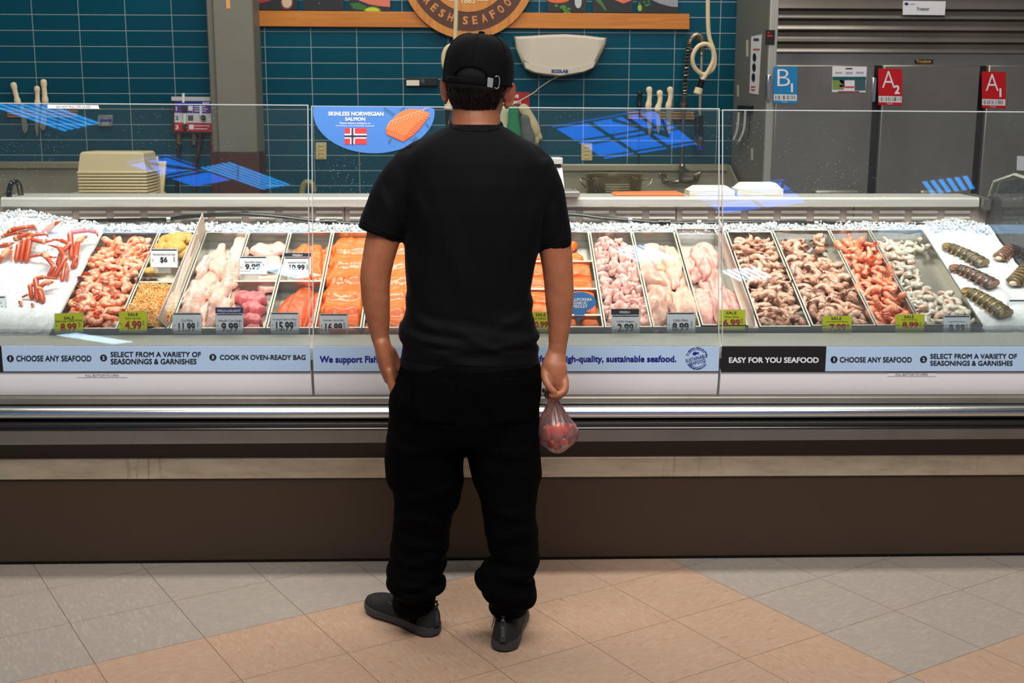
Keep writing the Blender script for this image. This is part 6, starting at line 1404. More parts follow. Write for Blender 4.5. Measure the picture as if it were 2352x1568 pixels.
# ------------------------------------------------------------------ freezer
YF = 7.33; fz = lambda x, y, o=0.0: at_y(x, y, YF - o)
frs = mat('freezer_steel', (164, 158, 148), .32, .72, nz=(1.3, .65, (112, 106, 98)), bump=(2.5, .25)); frd = mat('freezer_grey', (122, 122, 112), .5, .2, nz=(2, .2, (104, 104, 96)))
fx0 = fz(1757, 300).x; fx1 = 4.4
th = thing('freezer', 'tall stainless three-door freezer with louvred top', 'freezer', ((fx0 + fx1) / 2, 7.8, 0))
MB().box(fx0, fx1, YF + .02, WY - .01, .12, 2.35).build('cabinet', frd, th)
MB().box(fx0, fz(1776, 300).x, YF - .012, YF + .02, .12, 2.35).build('corner_post', mat('post_alu', (186, 184, 174), .4, .5), th, bevel=.004)
for x in (fx0 + .1, fx1 - .1):
    for y in (YF + .1, WY - .1): MB().tube([(x, y, 0), (x, y, .12)], .03, 10).build('leg', frd, th)
lx0 = fz(1785, 60).x; ys_ = [(-45, -20), (-20, 20), (22, 43), (45, 69), (71, 96), (98, 121)]
for a, b in ys_:
    zt_, zb_ = fz(1900, a).z, fz(1900, b).z; hh = zt_ - zb_
    MB().loft([[Vector((x, y, z)) for y, z in ((YF + .02, zt_), (YF + .012, zt_ - .002), (YF - .004, zb_ + hh * .45), (YF - .022, zb_ + .006), (YF - .022, zb_), (YF + .02, zb_))] for x in (lx0, fx1)]).build('louvre', frs, th, angle=.7)
MB().box(lx0 - .02, fx1, YF - .004, YF + .02, fz(1900, 150).z, fz(1900, 122).z).build('header', frs, th)
for a, b, nm in ((1773, 1996, 'B'), (2015, 2235, 'A'), (2253, 2480, 'A')):
    MB().box(fz(a, 300).x, fz(b, 300).x, YF - .045, YF, .2, fz((a + b) / 2, 150).z).build('door', frs, th, bevel=.008)
    hx0, hx1 = fz(a + (b - a) * .46, 440, .07).x, fz(a + (b - a) * .86, 440, .07).x; hz = fz(a, 442, .07).z
    hd = MB().tube([V3(hx0, YF - .09, hz), V3(hx1, YF - .09, hz)], .016, 12, roundend=True); hd.tube([V3(hx1 - .03, YF - .09, hz), V3(hx1 - .03, YF - .04, hz)], .014, 10); hd.build('handle', mat('handle_alu', (176, 170, 156), .35, .7), th)
for a, yy in ((1767, 172), (2008, 178)): MB().box(fz(a - 5, yy, .05).x, fz(a + 5, yy, .05).x, YF - .06, YF - .01, fz(a, yy + 56, .05).z, fz(a, yy, .05).z).build('hinge', chrome, th, bevel=.006)
k = MB(); [k.box(fz(a, 300).x, fz(b, 300).x, YF - .002, YF + .02, .2, fz(a, 150).z) for a, b in ((1996, 2015), (2235, 2253))]; k.build('door_gap_lines', hblk, th, smooth=False)
MB().box(fz(1758.5, 70, .012).x, fz(1780, 70, .012).x, YF - .016, YF - .012, fz(1770, 103, .012).z, fz(1770, 69, .012).z).build('control_display', hblk, th, smooth=False)
k = MB(); FD = lambda x, y: fz(x, y, .017); letter_px(k, '-4', 1762, 73, 1768, 77, FD, Vector(), .02); k.add([FD(x, y) for x, y in rect(1763, 81, 1774, 83.5)], [(0, 1, 2, 3)]); k.build('display_digits', emissive('led_red', (255, 40, 20), .8), th, smooth=False, recalc=False)
MB().box(fz(2100, 141).x, fz(2142, 141).x, YF - .009, YF - .004, fz(2100, 146).z, fz(2100, 137).z).build('name_plate', hblk, th, smooth=False)
k = MB(); letter_px(k, 'Traulsen', 2104, 137.5, 2139, 144, lambda x, y: fz(x, y, .0095), Vector(), .02); k.build('plate_lettering', mat('plate_gold', (206, 150, 40), .4), th, smooth=False, recalc=False)
# cards on the freezer (magnets: things of their own)
def door_card(x0, y0, x1, y1, col, big, small, label):
    o = thing('freezer_card', label, 'card', fz((x0 + x1) / 2, y1, .047), 'letter cards on the freezer doors'); sl = (x1 - x0) * .03
    P = lambda x, y: fz(x, y, .046); cm = mat('card_%d' % col[0], col, .4)
    def q(a, b, c, d): return [P(a, d), P(c, d + (c - a) * .02), P(c, b + (c - a) * .02), P(a, b)]
    MB().slab(q(x0, y0, x1, y1), Vector((0, -.002, 0))).build('card', cm, o, smooth=False)
    P2 = lambda x, y: fz(x, y, .0485)
    yb = y0 + (y1 - y0) * .755; k = MB(); k.add([P2(*p) for p in [(x0 + 1, yb + 14), (x1 - 1, yb + 15), (x1 - 1, yb + 1), (x0 + 1, yb)]], [(0, 1, 2, 3)]); k.build('bar_code_field', WS, o, smooth=False, recalc=False)
    P3 = lambda x, y: fz(x, y, .0495); k = MB(); r = random.Random(x0)
    x = x0 + 4
    while x < x1 - 5: k.add([P3(*p) for p in rect(x, yb + 2.5, x + r.choice((.8, 1.6)), yb + 12)], [(0, 1, 2, 3)]); x += r.choice((2.2, 3.0, 3.8))
    k.build('bar_code_print', ink_k, o, smooth=False, recalc=False)
    k = MB(); w = x1 - x0; h = y1 - y0
    letter_px(k, big, x0 + w * .17, y0 + h * .07, x0 + w * .70, y0 + h * .53, P3, Vector(), -.012); letter_px(k, small, x0 + w * (.74 if small == '1' else .68), y0 + h * .46, x0 + w * (.82 if small == '1' else .90), y0 + h * .70, P3, Vector(), .02); letter_px(k, 'Freezer', x0 + w * .36, y0 + h * .945, x0 + w * .6, y0 + h * .98, P3, Vector(), 0); k.build('card_lettering', ink_w, o, smooth=False, recalc=False)
door_card(1776.5, 153, 1831, 237, (24, 132, 190), 'B', '1', 'blue letter card on the first freezer door'); door_card(2017, 157, 2072, 241, (196, 16, 24), 'A', '2', 'red letter card in the middle of the freezer, numbered two'); door_card(2255, 164, 2310, 248, (196, 16, 24), 'A', '1', 'red letter card on the last freezer door, numbered one')
o = thing('leaflet', 'white leaflet with coloured pictures on the first freezer door', 'leaflet', fz(1951, 211, .047)); P = lambda x, y: fz(x, y, .046)
MB().slab([P(x, y) for x, y in ((1911, 211), (1988, 212), (1991, 153), (1912, 152))], Vector((0, -.001, 0))).build('sheet', WS, o, smooth=False)
for (a, b, c, d), cc, nm in (((1912, 176, 1989, 184), (24, 84, 86), 'teal_band'), ((1912, 184, 1938, 206), (120, 150, 70), 'picture_block'), ((1928, 184, 1940, 200), (90, 30, 80), 'picture_block'), ((1963, 184, 1988, 208), (60, 90, 96), 'picture_block'), ((1940, 198, 1962, 202), (206, 60, 80), 'text_bar'), ((1924, 209, 1974, 211.5), (180, 30, 70), 'text_bar'), ((1942, 156, 1958, 159), (50, 50, 56), 'heading_bar'), ((1918, 165, 1934, 169), (170, 172, 174), 'text_bar'), ((1942, 165, 1958, 170), (170, 172, 174), 'text_bar'), ((1966, 165, 1984, 169), (170, 172, 174), 'text_bar')):
    MB().slab([fz(x, y, .0475) for x, y in rect(a, b, c, d)], Vector((0, -.0004, 0))).build(nm, mat('leaf_%d_%d' % (cc[0], cc[1]), cc, .5), o, smooth=False)
o = thing('freezer_sign', 'white freezer sign hanging on the louvres', 'sign', fz(2121, 35, .03)); MB().slab([fz(x, y, .026) for x, y in ((2073, 34), (2170, 35), (2172, 3), (2074, 2))], Vector((0, -.002, 0))).build('sheet', WS, o, smooth=False)
k = MB(); letter_px(k, 'Freezer', 2106.5, 16, 2135, 24.5, lambda x, y: fz(x, y, .029), Vector(), .01); k.build('sign_lettering', ink_g, o, smooth=False, recalc=False); k = MB(); k.add([fz(x, y, .029) for x, y in oval(2082, 9, 4.5, 3.5)], [tuple(range(18))]); letter_px(k, 'meats', 2089, 8, 2102, 11, lambda x, y: fz(x, y, .029), Vector(), .0); k.build('logo_print', mat('logo_navy', (30, 50, 110), .5), o, smooth=False, recalc=False)
o = thing('freezer_sign', 'small white sign low on the last freezer door', 'sign', fz(2345, 392, .047)); MB().slab([fz(x, y, .046) for x, y in ((2335, 391), (2390, 393), (2390, 360), (2336, 358))], Vector((0, -.001, 0))).build('sheet', WS, o, smooth=False)
# papers on the freezer side
SXP = fx0 - .001
def side(x, y):
    d = ray(x, y); return CAM + d * ((SXP - CAM.x) / d.x)
o = thing('notice_sheet', 'long white notice with three black dials on the freezer side', 'notice', side(1735, 217)); MB().slab([side(x, y) for x, y in ((1722, 214), (1742, 217), (1750, 79), (1726, 84))], Vector((-.002, 0, 0))).build('sheet', WS, o, smooth=False)
SO = Vector((-.003, 0, 0))
for cx_, cy_ in ((1734, 132), (1733, 155), (1731.5, 178)): MB().prism([side(x, y) + SO for x, y in oval(cx_, cy_, 4, 10, 14)], SO * .3).build('dial_print', ink_k, o, smooth=False)
for a, b, c, d, cc in ((1732, 88, 1744, 94, (60, 64, 90)), (1731, 112, 1746, 115, (190, 50, 50)), (1726, 198, 1736, 201, (190, 50, 50)), (1726, 205, 1735, 208, (190, 50, 50))): MB().slab([side(x, y) + SO for x, y in ((a, d), (c, d), (c, b), (a, b))], SO * .2).build('text_bar', mat('notice_%d' % cc[0], cc, .5), o, smooth=False)
o = thing('receipt_strip', 'curling white receipts in a black clip on the freezer side', 'receipt', side(1712, 328))
MB().slab([side(x, y) for x, y in ((1703, 256), (1730, 258), (1731, 243), (1704, 242))], Vector((-.03, 0, 0))).build('clip', hblk, o, bevel=.003)
for pl, dx in (([(1724, 252), (1722, 285), (1718, 305), (1708, 326)], -.034), ([(1712, 258), (1710, 285), (1706, 305), (1699, 322)], -.044)):
    c_ = cat_path([side(x, y) + Vector((dx, 0, 0)) for x, y in pl], 5); k = MB(); k.grid([[p + Vector((-.0, -.032, 0)), p + Vector((0, .032, 0))] for p in c_]); s_ = k.build('paper', WS, o, angle=0)
for (a, b, c, d), lb in (((1714, 92, 1719, 130), 'upper tape strip'), ((1693, 195, 1697, 222), 'middle tape strip'), ((1725, 340, 1730, 368), 'lower tape strip')): tag(MB().slab([side(x, y) for x, y in rect(a, b, c, d)], Vector((-.001, 0, 0))).build('tape_strip', mat('tape_pale', (196, 192, 168), .6), smooth=False), lb + ' left on the freezer side panel', 'tape', 'tape strips on the freezer side')
# ================================================================== THE SHOPPER
from mathutils.bvhtree import BVHTree
YB = 3.22
def B(px, py, Y=YB): return at_y(px, py, Y)
PX = (B(1101, 600) - B(1100, 600)).length          # metres per picture pixel at the body
man = thing('person', 'person in a black cap, t-shirt and trousers standing with back turned, one hand pocketed', 'person', (0.0, 3.2, 0))
skin_c = (190, 122, 86)
def skin_mat():
    t = NT('skin'); o = t.obj(); n = t.noise(o, 22.0, 4, .6); f = t.noise(o, 260.0, 2)
    c = t.mix(n, lin((144, 84, 55)), lin((182, 116, 82))); at = t.n('ShaderNodeAttribute', _attribute_name='Col').outputs[2]
    c = t.mix(t.math('MULTIPLY', at, .55), c, lin((182, 90, 70)))
    b = t.n('ShaderNodeBsdfPrincipled', Roughness=.48); t.link(c, b.inputs['Base Color']); b.inputs['Subsurface Weight'].default_value = .15; b.inputs['Subsurface Radius'].default_value = (.01, .004, .002); b.inputs['Subsurface Scale'].default_value = .6
    t.link(t.bump(t.math('ADD', f, n), .12, .002), b.inputs['Normal']); t.surf(b.outputs[0]); return t.m
skin = skin_mat()
def cloth(name, c, weave=900, st=.2, sheen=.25, rough=.85, spec=.13):
    t = NT(name); o = t.obj(); n = t.noise(o, 9.0, 3); w = t.noise(o, weave, 2)
    cc = t.mix(n, lin(c), lin(tuple(int(v * 1.4) + 1 for v in c)))
    b = t.n('ShaderNodeBsdfPrincipled', Roughness=rough, Sheen__Weight=sheen, Sheen__Roughness=.4); t.link(cc, b.inputs['Base Color']); b.inputs['Specular IOR Level'].default_value = spec
    b.inputs['Sheen Tint'].default_value = lin((150, 160, 200))
    t.link(t.bump(w, st, .001), b.inputs['Normal']); t.surf(b.outputs[0]); return t.m
tee = cloth('black_jersey', (4, 4, 5), sheen=.05, rough=.75); twill = cloth('black_twill', (2, 2, 2), 700, .3, .0, spec=.05); capm = cloth('black_cap_cotton', (5, 5, 6), 520, .5, .04)
def sup(c, rx, ry, n=36, p=2.4):
    out = []
    for i in range(n):
        a = 2 * math.pi * i / n; ca, sa = math.cos(a), math.sin(a)
        out.append(c + Vector((rx * math.copysign(abs(ca) ** (2 / p), ca), ry * math.copysign(abs(sa) ** (2 / p), sa), 0)))
    return out
def sections(rows, Y=YB, shrink=0.0, p=2.4, yc=None):
    rings = []
    for r in rows:
        y, xl, xr, ry = r[:4]; Yc = r[4] if len(r) > 4 else Y
        a, b = at_y(xl, y, Yc), at_y(xr, y, Yc); c = (a + b) / 2
        rings.append(sup(Vector((c.x, Yc, c.z)), max(.004, (b.x - a.x) / 2 - shrink), max(.004, ry - shrink), p=p))
    return rings
torso = [(286, 1040, 1146, .058), (291, 1026, 1160, .066), (300, 1006, 1176, .074), (314, 980, 1197, .082), (330, 957, 1220, .09), (348, 940, 1238, .097), (375, 928, 1256, .106), (420, 924, 1262, .116), (480, 926, 1256, .122), (540, 931, 1246, .12), (600, 932.5, 1228, .116), (663, 934, 1221, .112), (722, 930, 1225, .11), (741, 919, 1231, .115), (755, 917, 1233, .116), (767, 914.5, 1236, .119), (780, 920, 1232, .117), (788, 921, 1231, .117), (800, 922, 1237, .121), (820, 919.5, 1239.5, .123), (836, 918, 1241, .125), (846, 918, 1241, .126)]
hem_l, hem_r = 832, 852
k = MB(); k.loft(sections(torso))
def sleeve(pts, rads, fl=.9): k.tube(cat_path([B(x, y, Y) for x, y, Y in pts], 4), [r * PX for r in np.interp(np.linspace(0, len(pts) - 1, (len(pts) - 1) * 4 + 1), range(len(pts)), rads)], 24, flat=fl, upv=(0, 1, 0))
sleeve([(965, 378, 3.22), (925, 420, 3.22), (893, 480, 3.215), (869, 541, 3.21)], [52, 55, 54, 52]); sleeve([(1222, 385, 3.22), (1246, 430, 3.22), (1264, 500, 3.22), (1275, 571, 3.22)], [50, 48, 43, 39.5])
def ridges(rows):
    out = []
    for pl, amp, wd in rows:
        q = [B(x, y) for x, y in pl]; q = cat_path(q, 4); out.append((np.array([[p.x, p.z] for p in q]), amp, wd))
    return out
def ridge_sum(R, c):
    d = 0.0
    for q, amp, wd in R:
        if c.z > q[:, 1].max() + .05 or c.z < q[:, 1].min() - .05: continue
        a = q[:-1]; b = q[1:] - a; p = np.array((c.x, c.z)) - a; t = np.clip((p * b).sum(1) / np.maximum((b * b).sum(1), 1e-12), 0, 1)
        e = p - b * t[:, None]; k_ = int(np.argmin((e * e).sum(1))); dd = float((e[k_] ** 2).sum()); u = (k_ + t[k_]) / len(a); d += amp * math.exp(-dd / wd ** 2) * (.35 + .65 * math.sin(math.pi * min(1, max(0, u))) ) if 0 < u < 1 else amp * .35 * math.exp(-dd / wd ** 2)
    return d
SR = ridges([([(914, 744), (960, 760), (1040, 773), (1120, 768)], .009, .011), ([(1237, 766), (1180, 776), (1100, 783), (1020, 792)], .009, .011), ([(1238, 797), (1170, 796), (1110, 776), (1060, 748)], .007, .011), ([(935, 690), (965, 722), (1010, 742)], .007, .014), ([(1222, 690), (1195, 716), (1150, 738)], .007, .014), ([(922, 806), (1000, 802), (1080, 818), (1150, 822)], .006, .012), ([(926, 776), (980, 786), (1050, 800)], .006, .010),
    ([(934, 545), (948, 590), (952, 670)], .006, .014), ([(1234, 560), (1216, 610), (1204, 690)], .006, .014), ([(940, 430), (975, 480), (990, 560)], .005, .018), ([(1255, 430), (1228, 480), (1216, 550)], .005, .018), ([(1040, 560), (1060, 640), (1030, 720)], .003, .03), ([(1130, 540), (1120, 640), (1150, 720)], .003, .03), ([(880, 440), (900, 480), (915, 530)], .005, .012), ([(1262, 470), (1275, 510), (1260, 550)], .004, .012)])
sleeve([(1062, 335, 3.225), (985, 350, 3.222), (936, 386, 3.22)], [36, 36, 43], .8); sleeve([(1124, 335, 3.225), (1204, 355, 3.222), (1242, 392, 3.22)], [36, 33, 39], .8)
def shirt_disp(c, n):
    if n.y < .3: return shirt_disp0(c, n) + ridge_sum(SR, c)
    return shirt_disp0(c, n)
def shirt_disp0(c, n):
    d = .0025 * mnoise.noise(Vector((c.x * 9, c.y * 9, c.z * 5)))
    w = sm(.70, .80, c.z) * (1 - sm(.90, 1.02, c.z)); d += .008 * w * mnoise.noise(Vector((c.x * 3.5 + c.z * 5, c.y * 5, c.z * 34 + c.x * 5)))
    e = sm(.86, 1.0, c.z) * (1 - sm(1.2, 1.4, c.z)); d += .0042 * e * mnoise.noise(Vector(((c.x + .4 * c.z * (1 if c.x < 0 else -1)) * 22, c.y * 6, c.z * 3)))
    return d
shirt = fuse(k, 'tshirt', tee, man, .0065, 8, shirt_disp)
shirt['label'] = 'black crew neck t-shirt'
# lower hem tilts: cut by trimming vertices that hang below the hem line
tm = Matrix.Identity(4)
# ---- trousers
k = MB(); yl, yr = 3.22, 3.16
hips = [(815, 932, 1230, .112), (832, 920, 1239, .12), (870, 909, 1243, .13), (900, 894, 1243, .134), (925, 891.5, 1242, .135), (956, 893, 1240, .132), (985, 889, 1238, .126), (1004, 888, 1237.5, .12)]
k.loft(sections(hips, 3.215))
def leg(rows, Y0_, Y1_):
    n = len(rows); out = []
    for i, (y, xl, xr, ry) in enumerate(rows):
        out.append((y, xl, xr, ry, Y0_ + (Y1_ - Y0_) * sm(950, 1280, y)))
    k.loft(sections(out, p=2.2))
leg([(960, 894, 1078, .115), (1000, 888, 1070, .113), (1042, 884, 1064, .11), (1077, 883.5, 1064.5, .108), (1096, 889, 1065, .104), (1116, 900, 1064, .1), (1149, 905, 1057, .096), (1172, 908, 1044, .092), (1185, 906, 1036.5, .09), (1215, 899.5, 1035, .088), (1240, 897.5, 1033, .088), (1265, 896, 1029, .088), (1294, 892, 1026, .09), (1314, 890, 1013, .09), (1326, 889.5, 1018, .094), (1337, 891, 1027, .098), (1345, 896, 1027, .096), (1354, 902, 1006, .086), (1366, 903, 1001.5, .078), (1385, 905, 1000, .074), (1398, 910, 997, .07)], 3.215, 3.235)
leg([(960, 1060, 1241, .115), (1000, 1068, 1238, .113), (1042, 1074, 1241, .11), (1066, 1079, 1242.5, .108), (1086, 1084, 1244, .104), (1105, 1090, 1241, .1), (1142, 1104, 1229.5, .094), (1192, 1109, 1231, .09), (1241, 1119, 1238, .086), (1278, 1128, 1237, .086), (1290, 1118, 1236.5, .09), (1301, 1101, 1235, .096), (1314, 1096, 1229, .098), (1327, 1093, 1222, .098), (1340, 1096, 1227, .1), (1352, 1106, 1234, .1), (1362, 1118, 1233, .092), (1374, 1121, 1222, .084), (1382, 1123, 1212, .078), (1398, 1126, 1207, .072)], 3.215, 3.165)
TRR = ridges([([(895, 1000), (960, 1015), (1040, 1000)], .006, .014), ([(1238, 1000), (1180, 1020), (1100, 1002)], .006, .014), ([(890, 1100), (960, 1120), (1050, 1095)], .007, .014), ([(905, 1180), (960, 1170), (1030, 1190)], .008, .014), ([(1235, 1130), (1180, 1150), (1110, 1130)], .007, .014), ([(1230, 1200), (1180, 1190), (1115, 1215)], .007, .014), ([(900, 1260), (950, 1275), (1025, 1255)], .007, .012), ([(892, 1310), (950, 1325), (1020, 1300)], .010, .011), ([(895, 1338), (960, 1350), (1024, 1338)], .010, .009), ([(905, 1368), (950, 1378), (1000, 1366)], .007, .009), ([(1236, 1270), (1190, 1285), (1130, 1270)], .007, .012), ([(1230, 1318), (1170, 1330), (1100, 1308)], .010, .011), ([(1232, 1352), (1180, 1345), (1100, 1336)], .010, .009), ([(1215, 1378), (1170, 1386), (1126, 1374)], .007, .009), ([(940, 905), (990, 940), (1060, 960)], .005, .016), ([(1225, 905), (1170, 940), (1100, 955)], .005, .016)])
def tro_disp(c, n):
    return tro_disp0(c, n) + (ridge_sum(TRR, c) if n.y < .3 else 0)
def tro_disp0(c, n):
    w = 1 - sm(.22, .42, c.z); d = .003 * mnoise.noise(Vector((c.x * 8, c.y * 8, c.z * 6)))
    d += .0085 * w * mnoise.noise(Vector((c.x * 7, c.y * 7, c.z * 40 + c.x * 8))) + .004 * (sm(.3, .45, c.z) * (1 - sm(.55, .66, c.z))) * mnoise.noise(Vector((c.x * 12, c.y * 8, c.z * 24 + c.x * 14)))
    d += .004 * sm(.6, .68, c.z) * mnoise.noise(Vector((c.x * 10 + c.z * 10, c.y * 6, c.z * 14)))
    return d
trousers = fuse(k, 'trousers', twill, man, .006, 5, tro_disp); trousers['label'] = 'loose black trousers bunched at the ankles'
# ---- body: head, neck, trunk, arms, hands, shins as one skin
k = MB()
k.loft(sections([(r[0], r[1], r[2], r[3]) for r in torso if 296 < r[0] < 790], shrink=.022))
k.loft(sections([(780, 935, 1225, .09), (870, 930, 1225, .1), (960, 915, 1225, .1), (1004, 915, 1215, .09)], 3.215))
for rows, Y1_ in (([(960, 915, 1050, .085), (1077, 910, 1040, .08), (1185, 925, 1015, .06), (1265, 920, 1005, .06), (1345, 930, 985, .045), (1380, 932, 980, .038)], 3.235), ([(960, 1080, 1220, .085), (1077, 1105, 1220, .08), (1185, 1130, 1210, .06), (1265, 1140, 1215, .06), (1345, 1140, 1195, .045), (1380, 1142, 1190, .038)], 3.165)):
    k.loft(sections([(y, a, b, r, 3.215 + (Y1_ - 3.215) * sm(950, 1280, y)) for y, a, b, r in rows], p=2))
def limb(pts, fl=.88, n=20):
    P = [B(x, y, Y) for x, y, Y, r in pts]; m_ = (len(pts) - 1) * 5 + 1
    k.tube(cat_path(P, 5), [r * PX for r in np.interp(np.linspace(0, len(pts) - 1, m_), range(len(pts)), [q[3] for q in pts])], n, flat=fl, upv=(0, 1, 0), roundend=True)
limb([(952, 405, 3.22, 34), (908, 470, 3.215, 38), (884, 534, 3.21, 40.5), (869, 594, 3.205, 36.5), (862, 640, 3.205, 35), (864, 690, 3.21, 32.5), (868, 730, 3.215, 28), (872, 765, 3.22, 22), (877, 790, 3.225, 19.5)])
limb([(1222, 415, 3.22, 32), (1257, 480, 3.22, 34), (1275, 570, 3.22, 38), (1283, 640, 3.22, 34.6), (1285, 690, 3.22, 33.2), (1285, 740, 3.22, 27.5), (1282, 785, 3.22, 22), (1279, 815, 3.22, 21)])
# left hand sliding into the pocket
limb([(877, 785, 3.225, 19), (882, 808, 3.228, 21), (889, 838, 3.232, 20), (897, 866, 3.235, 17)], 1.65)
for i, (dx, Y) in enumerate(((0, 3.200), (1.5, 3.222), (2.5, 3.246), (3, 3.268))):
    limb([(893 + dx, 852, Y, 9), (899 + dx, 880, Y, 9.6), (906 + dx, 905, Y, 8.6), (913 + dx, 928 - i * 2, Y, 7.6)], 1, 12)
limb([(885, 797, 3.245, 12), (899, 806, 3.262, 11.5), (908, 824, 3.268, 10.5), (913, 848, 3.262, 9)], 1, 12)
# right hand closed round the neck of the bag: palm towards the thigh
limb([(1279, 806, 3.22, 21.5), (1276, 822, 3.214, 25), (1273, 840, 3.206, 30), (1275, 858, 3.202, 29.5), (1279, 876, 3.200, 25.5), (1279, 890, 3.200, 20), (1277, 900, 3.202, 15)], .74)
limb([(1296, 868, 3.196, 10), (1298, 884, 3.184, 9.6), (1294, 898, 3.174, 8.8), (1281, 906.5, 3.166, 7.8), (1267, 908.5, 3.166, 6.8)], 1, 14)
limb([(1297, 874, 3.214, 9), (1298, 893, 3.204, 8.6), (1288, 907, 3.196, 8.2), (1273, 910, 3.190, 7.6), (1264, 905, 3.190, 7)], 1, 14)
limb([(1294, 876, 3.232, 9), (1294, 896, 3.226, 8.8), (1283, 910, 3.220, 8.4), (1266, 911, 3.212, 8), (1257, 902, 3.208, 7)], 1, 14)
limb([(1290, 878, 3.250, 9), (1287, 899, 3.246, 8.6), (1273, 911, 3.238, 8.4), (1258, 908, 3.228, 8), (1251, 896, 3.222, 7)], 1, 14)
limb([(1264, 826, 3.216, 15), (1257, 842, 3.206, 15), (1253, 860, 3.192, 12.5), (1255, 874, 3.178, 10), (1263, 889, 3.168, 8.8), (1272, 899, 3.164, 7.8)], 1, 14)
# neck and head
limb([(1093, 318, 3.235, 62), (1093, 285, 3.238, 56), (1094, 262, 3.243, 54), (1096, 236, 3.25, 53)], 1.0, 26)
HC = B(1097, 204, 3.25); HR = Matrix.Rotation(math.radians(5.0), 3, 'Y') @ Matrix.Rotation(math.radians(-10), 3, 'Z')
def H(x, y, z): return HC + HR @ Vector((x, y, z))
hp = [(-.122, .016, .062, .014), (-.112, .034, .046, .036), (-.098, .047, .032, .056), (-.075, .059, .02, .074), (-.04, .069, .008, .089), (0, .0745, .0, .097), (.035, .0765, -.002, .099), (.065, .074, -.003, .096), (.09, .064, -.004, .084), (.110, .044, -.005, .06), (.122, .02, -.005, .028)]
k.loft([[H(q.x, q.y, q.z) for q in sup(Vector((0, yc, z)), rx, ry, 32, 2.15)] for z, rx, yc, ry in hp])
def hell(c, r, M=None): k.ell(H(*c), *r, 16, 10, M=(HR @ M if M else HR))
hell((0, .103, -.022), (.013, .018, .017)); hell((0, .099, -.005), (.009, .012, .026)); hell((0, .088, -.062), (.024, .012, .008)); hell((0, .086, -.074), (.020, .011, .007)); hell((0, .088, .028), (.05, .012, .009)); hell((.036, .068, -.035), (.022, .022, .02)); hell((-.036, .068, -.035), (.022, .022, .02))
for sg in (-1, 1):
    M = Matrix.Rotation(sg * math.radians(-34), 3, 'Z') @ Matrix.Rotation(sg * math.radians(8), 3, 'Y')
    c = Vector((sg * .086, -.008, -.008)); hell(tuple(c), (.0075, .017, .029), M); hell(tuple(c + Vector((-sg * .008, .006, 0))), (.014, .012, .022)); hell(tuple(c + Vector((-sg * .003, .002, -.027))), (.007, .010, .012))
    rim = [H(*(c + M @ Vector((sg * .004, .018 * math.cos(a), .030 * math.sin(a))))) for a in [math.radians(q) for q in range(-80, 201, 20)]]; k.tube(rim, .0042, 8, roundend=True)
body = fuse(k, 'body', skin, man, .003, 3, lambda c, n: .0007 * mnoise.noise(c * 40), colfn=lambda c: (lambda v: (v, v, v, 1))(max(sm(.045, .06, (c - HC).length) * sm(1.36, 1.40, c.z) * sm(.070, .085, abs((c - HC).x)), .6 * (1 - sm(.62, .70, c.z)) * sm(.14, .18, c.x))))
for sg in (-1, 1): MB().ell(H(sg * .031, .084, .008), .0115, .0115, .0115, 14, 10).build('eye', mat('eye_white', (236, 234, 228), .2), man, angle=0)
# ---- hair
def hr(z): return lerp_tab([(a, b, c, d) for a, b, c, d in hp], z)
hairm = NT('black_hair'); _o = hairm.obj(); _w = hairm.noise(hairm.scale(_o, (420, 420, 30)), 1.0, 3); _b = hairm.n('ShaderNodeBsdfPrincipled', Roughness=.42); hairm.link(hairm.mix(_w, lin((8, 7, 7)), lin((30, 26, 25))), _b.inputs['Base Color']); hairm.link(hairm.bump(_w, .8, .003), _b.inputs['Normal']); hairm.surf(_b.outputs[0])
g = []; rh = random.Random(3)
for i in range(141):
    da = math.radians(-118 + 236 * i / 140); ad = abs(math.degrees(da))
    zb_ = -.062 + .045 * sm(52, 74, ad) + .012 * sm(74, 90, ad) - .012 * sm(95, 112, ad) + rh.uniform(-.0035, .0035) - .006 * math.exp(-((ad - 38) / 7) ** 2)
    row = []
    for j in range(22):
        z = zb_ + (.105 - zb_) * (j / 21) ** .9; rx, yc, ry = hr(z); f = .0015 + .0105 * sm(0, .6, j / 21) + .0012 * math.sin(i * 2.1 + j * .3)
        row.append(H(math.sin(da) * (rx + f), yc - math.cos(da) * (ry + f), z))
    g.append(row)
mb = MB(); mb.grid(g); hair = mb.build('hair', hairm.m, man, angle=0)
mb = MB()
for q in range(420):
    da = math.radians(rh.uniform(-62, 62)); ad = abs(math.degrees(da)); z = -.052 + .045 * sm(52, 74, ad) + rh.uniform(0, .05); L = rh.uniform(.014, .026); pts = []
    for t in (0, .5, 1):
        zz = z - L * t; rx, yc, ry = hr(zz); f = .0105 * sm(-.06, .0, zz) + .0024 - .001 * t; d2 = da + rh.uniform(-.03, .03) * t; pts.append(H(math.sin(d2) * (rx + f), yc - math.cos(d2) * (ry + f), zz))
    mb.tube(pts, [.0011, .0009, .0003], 4, cap=False)
mb.build('hair_strands', hairm.m, man, angle=0)
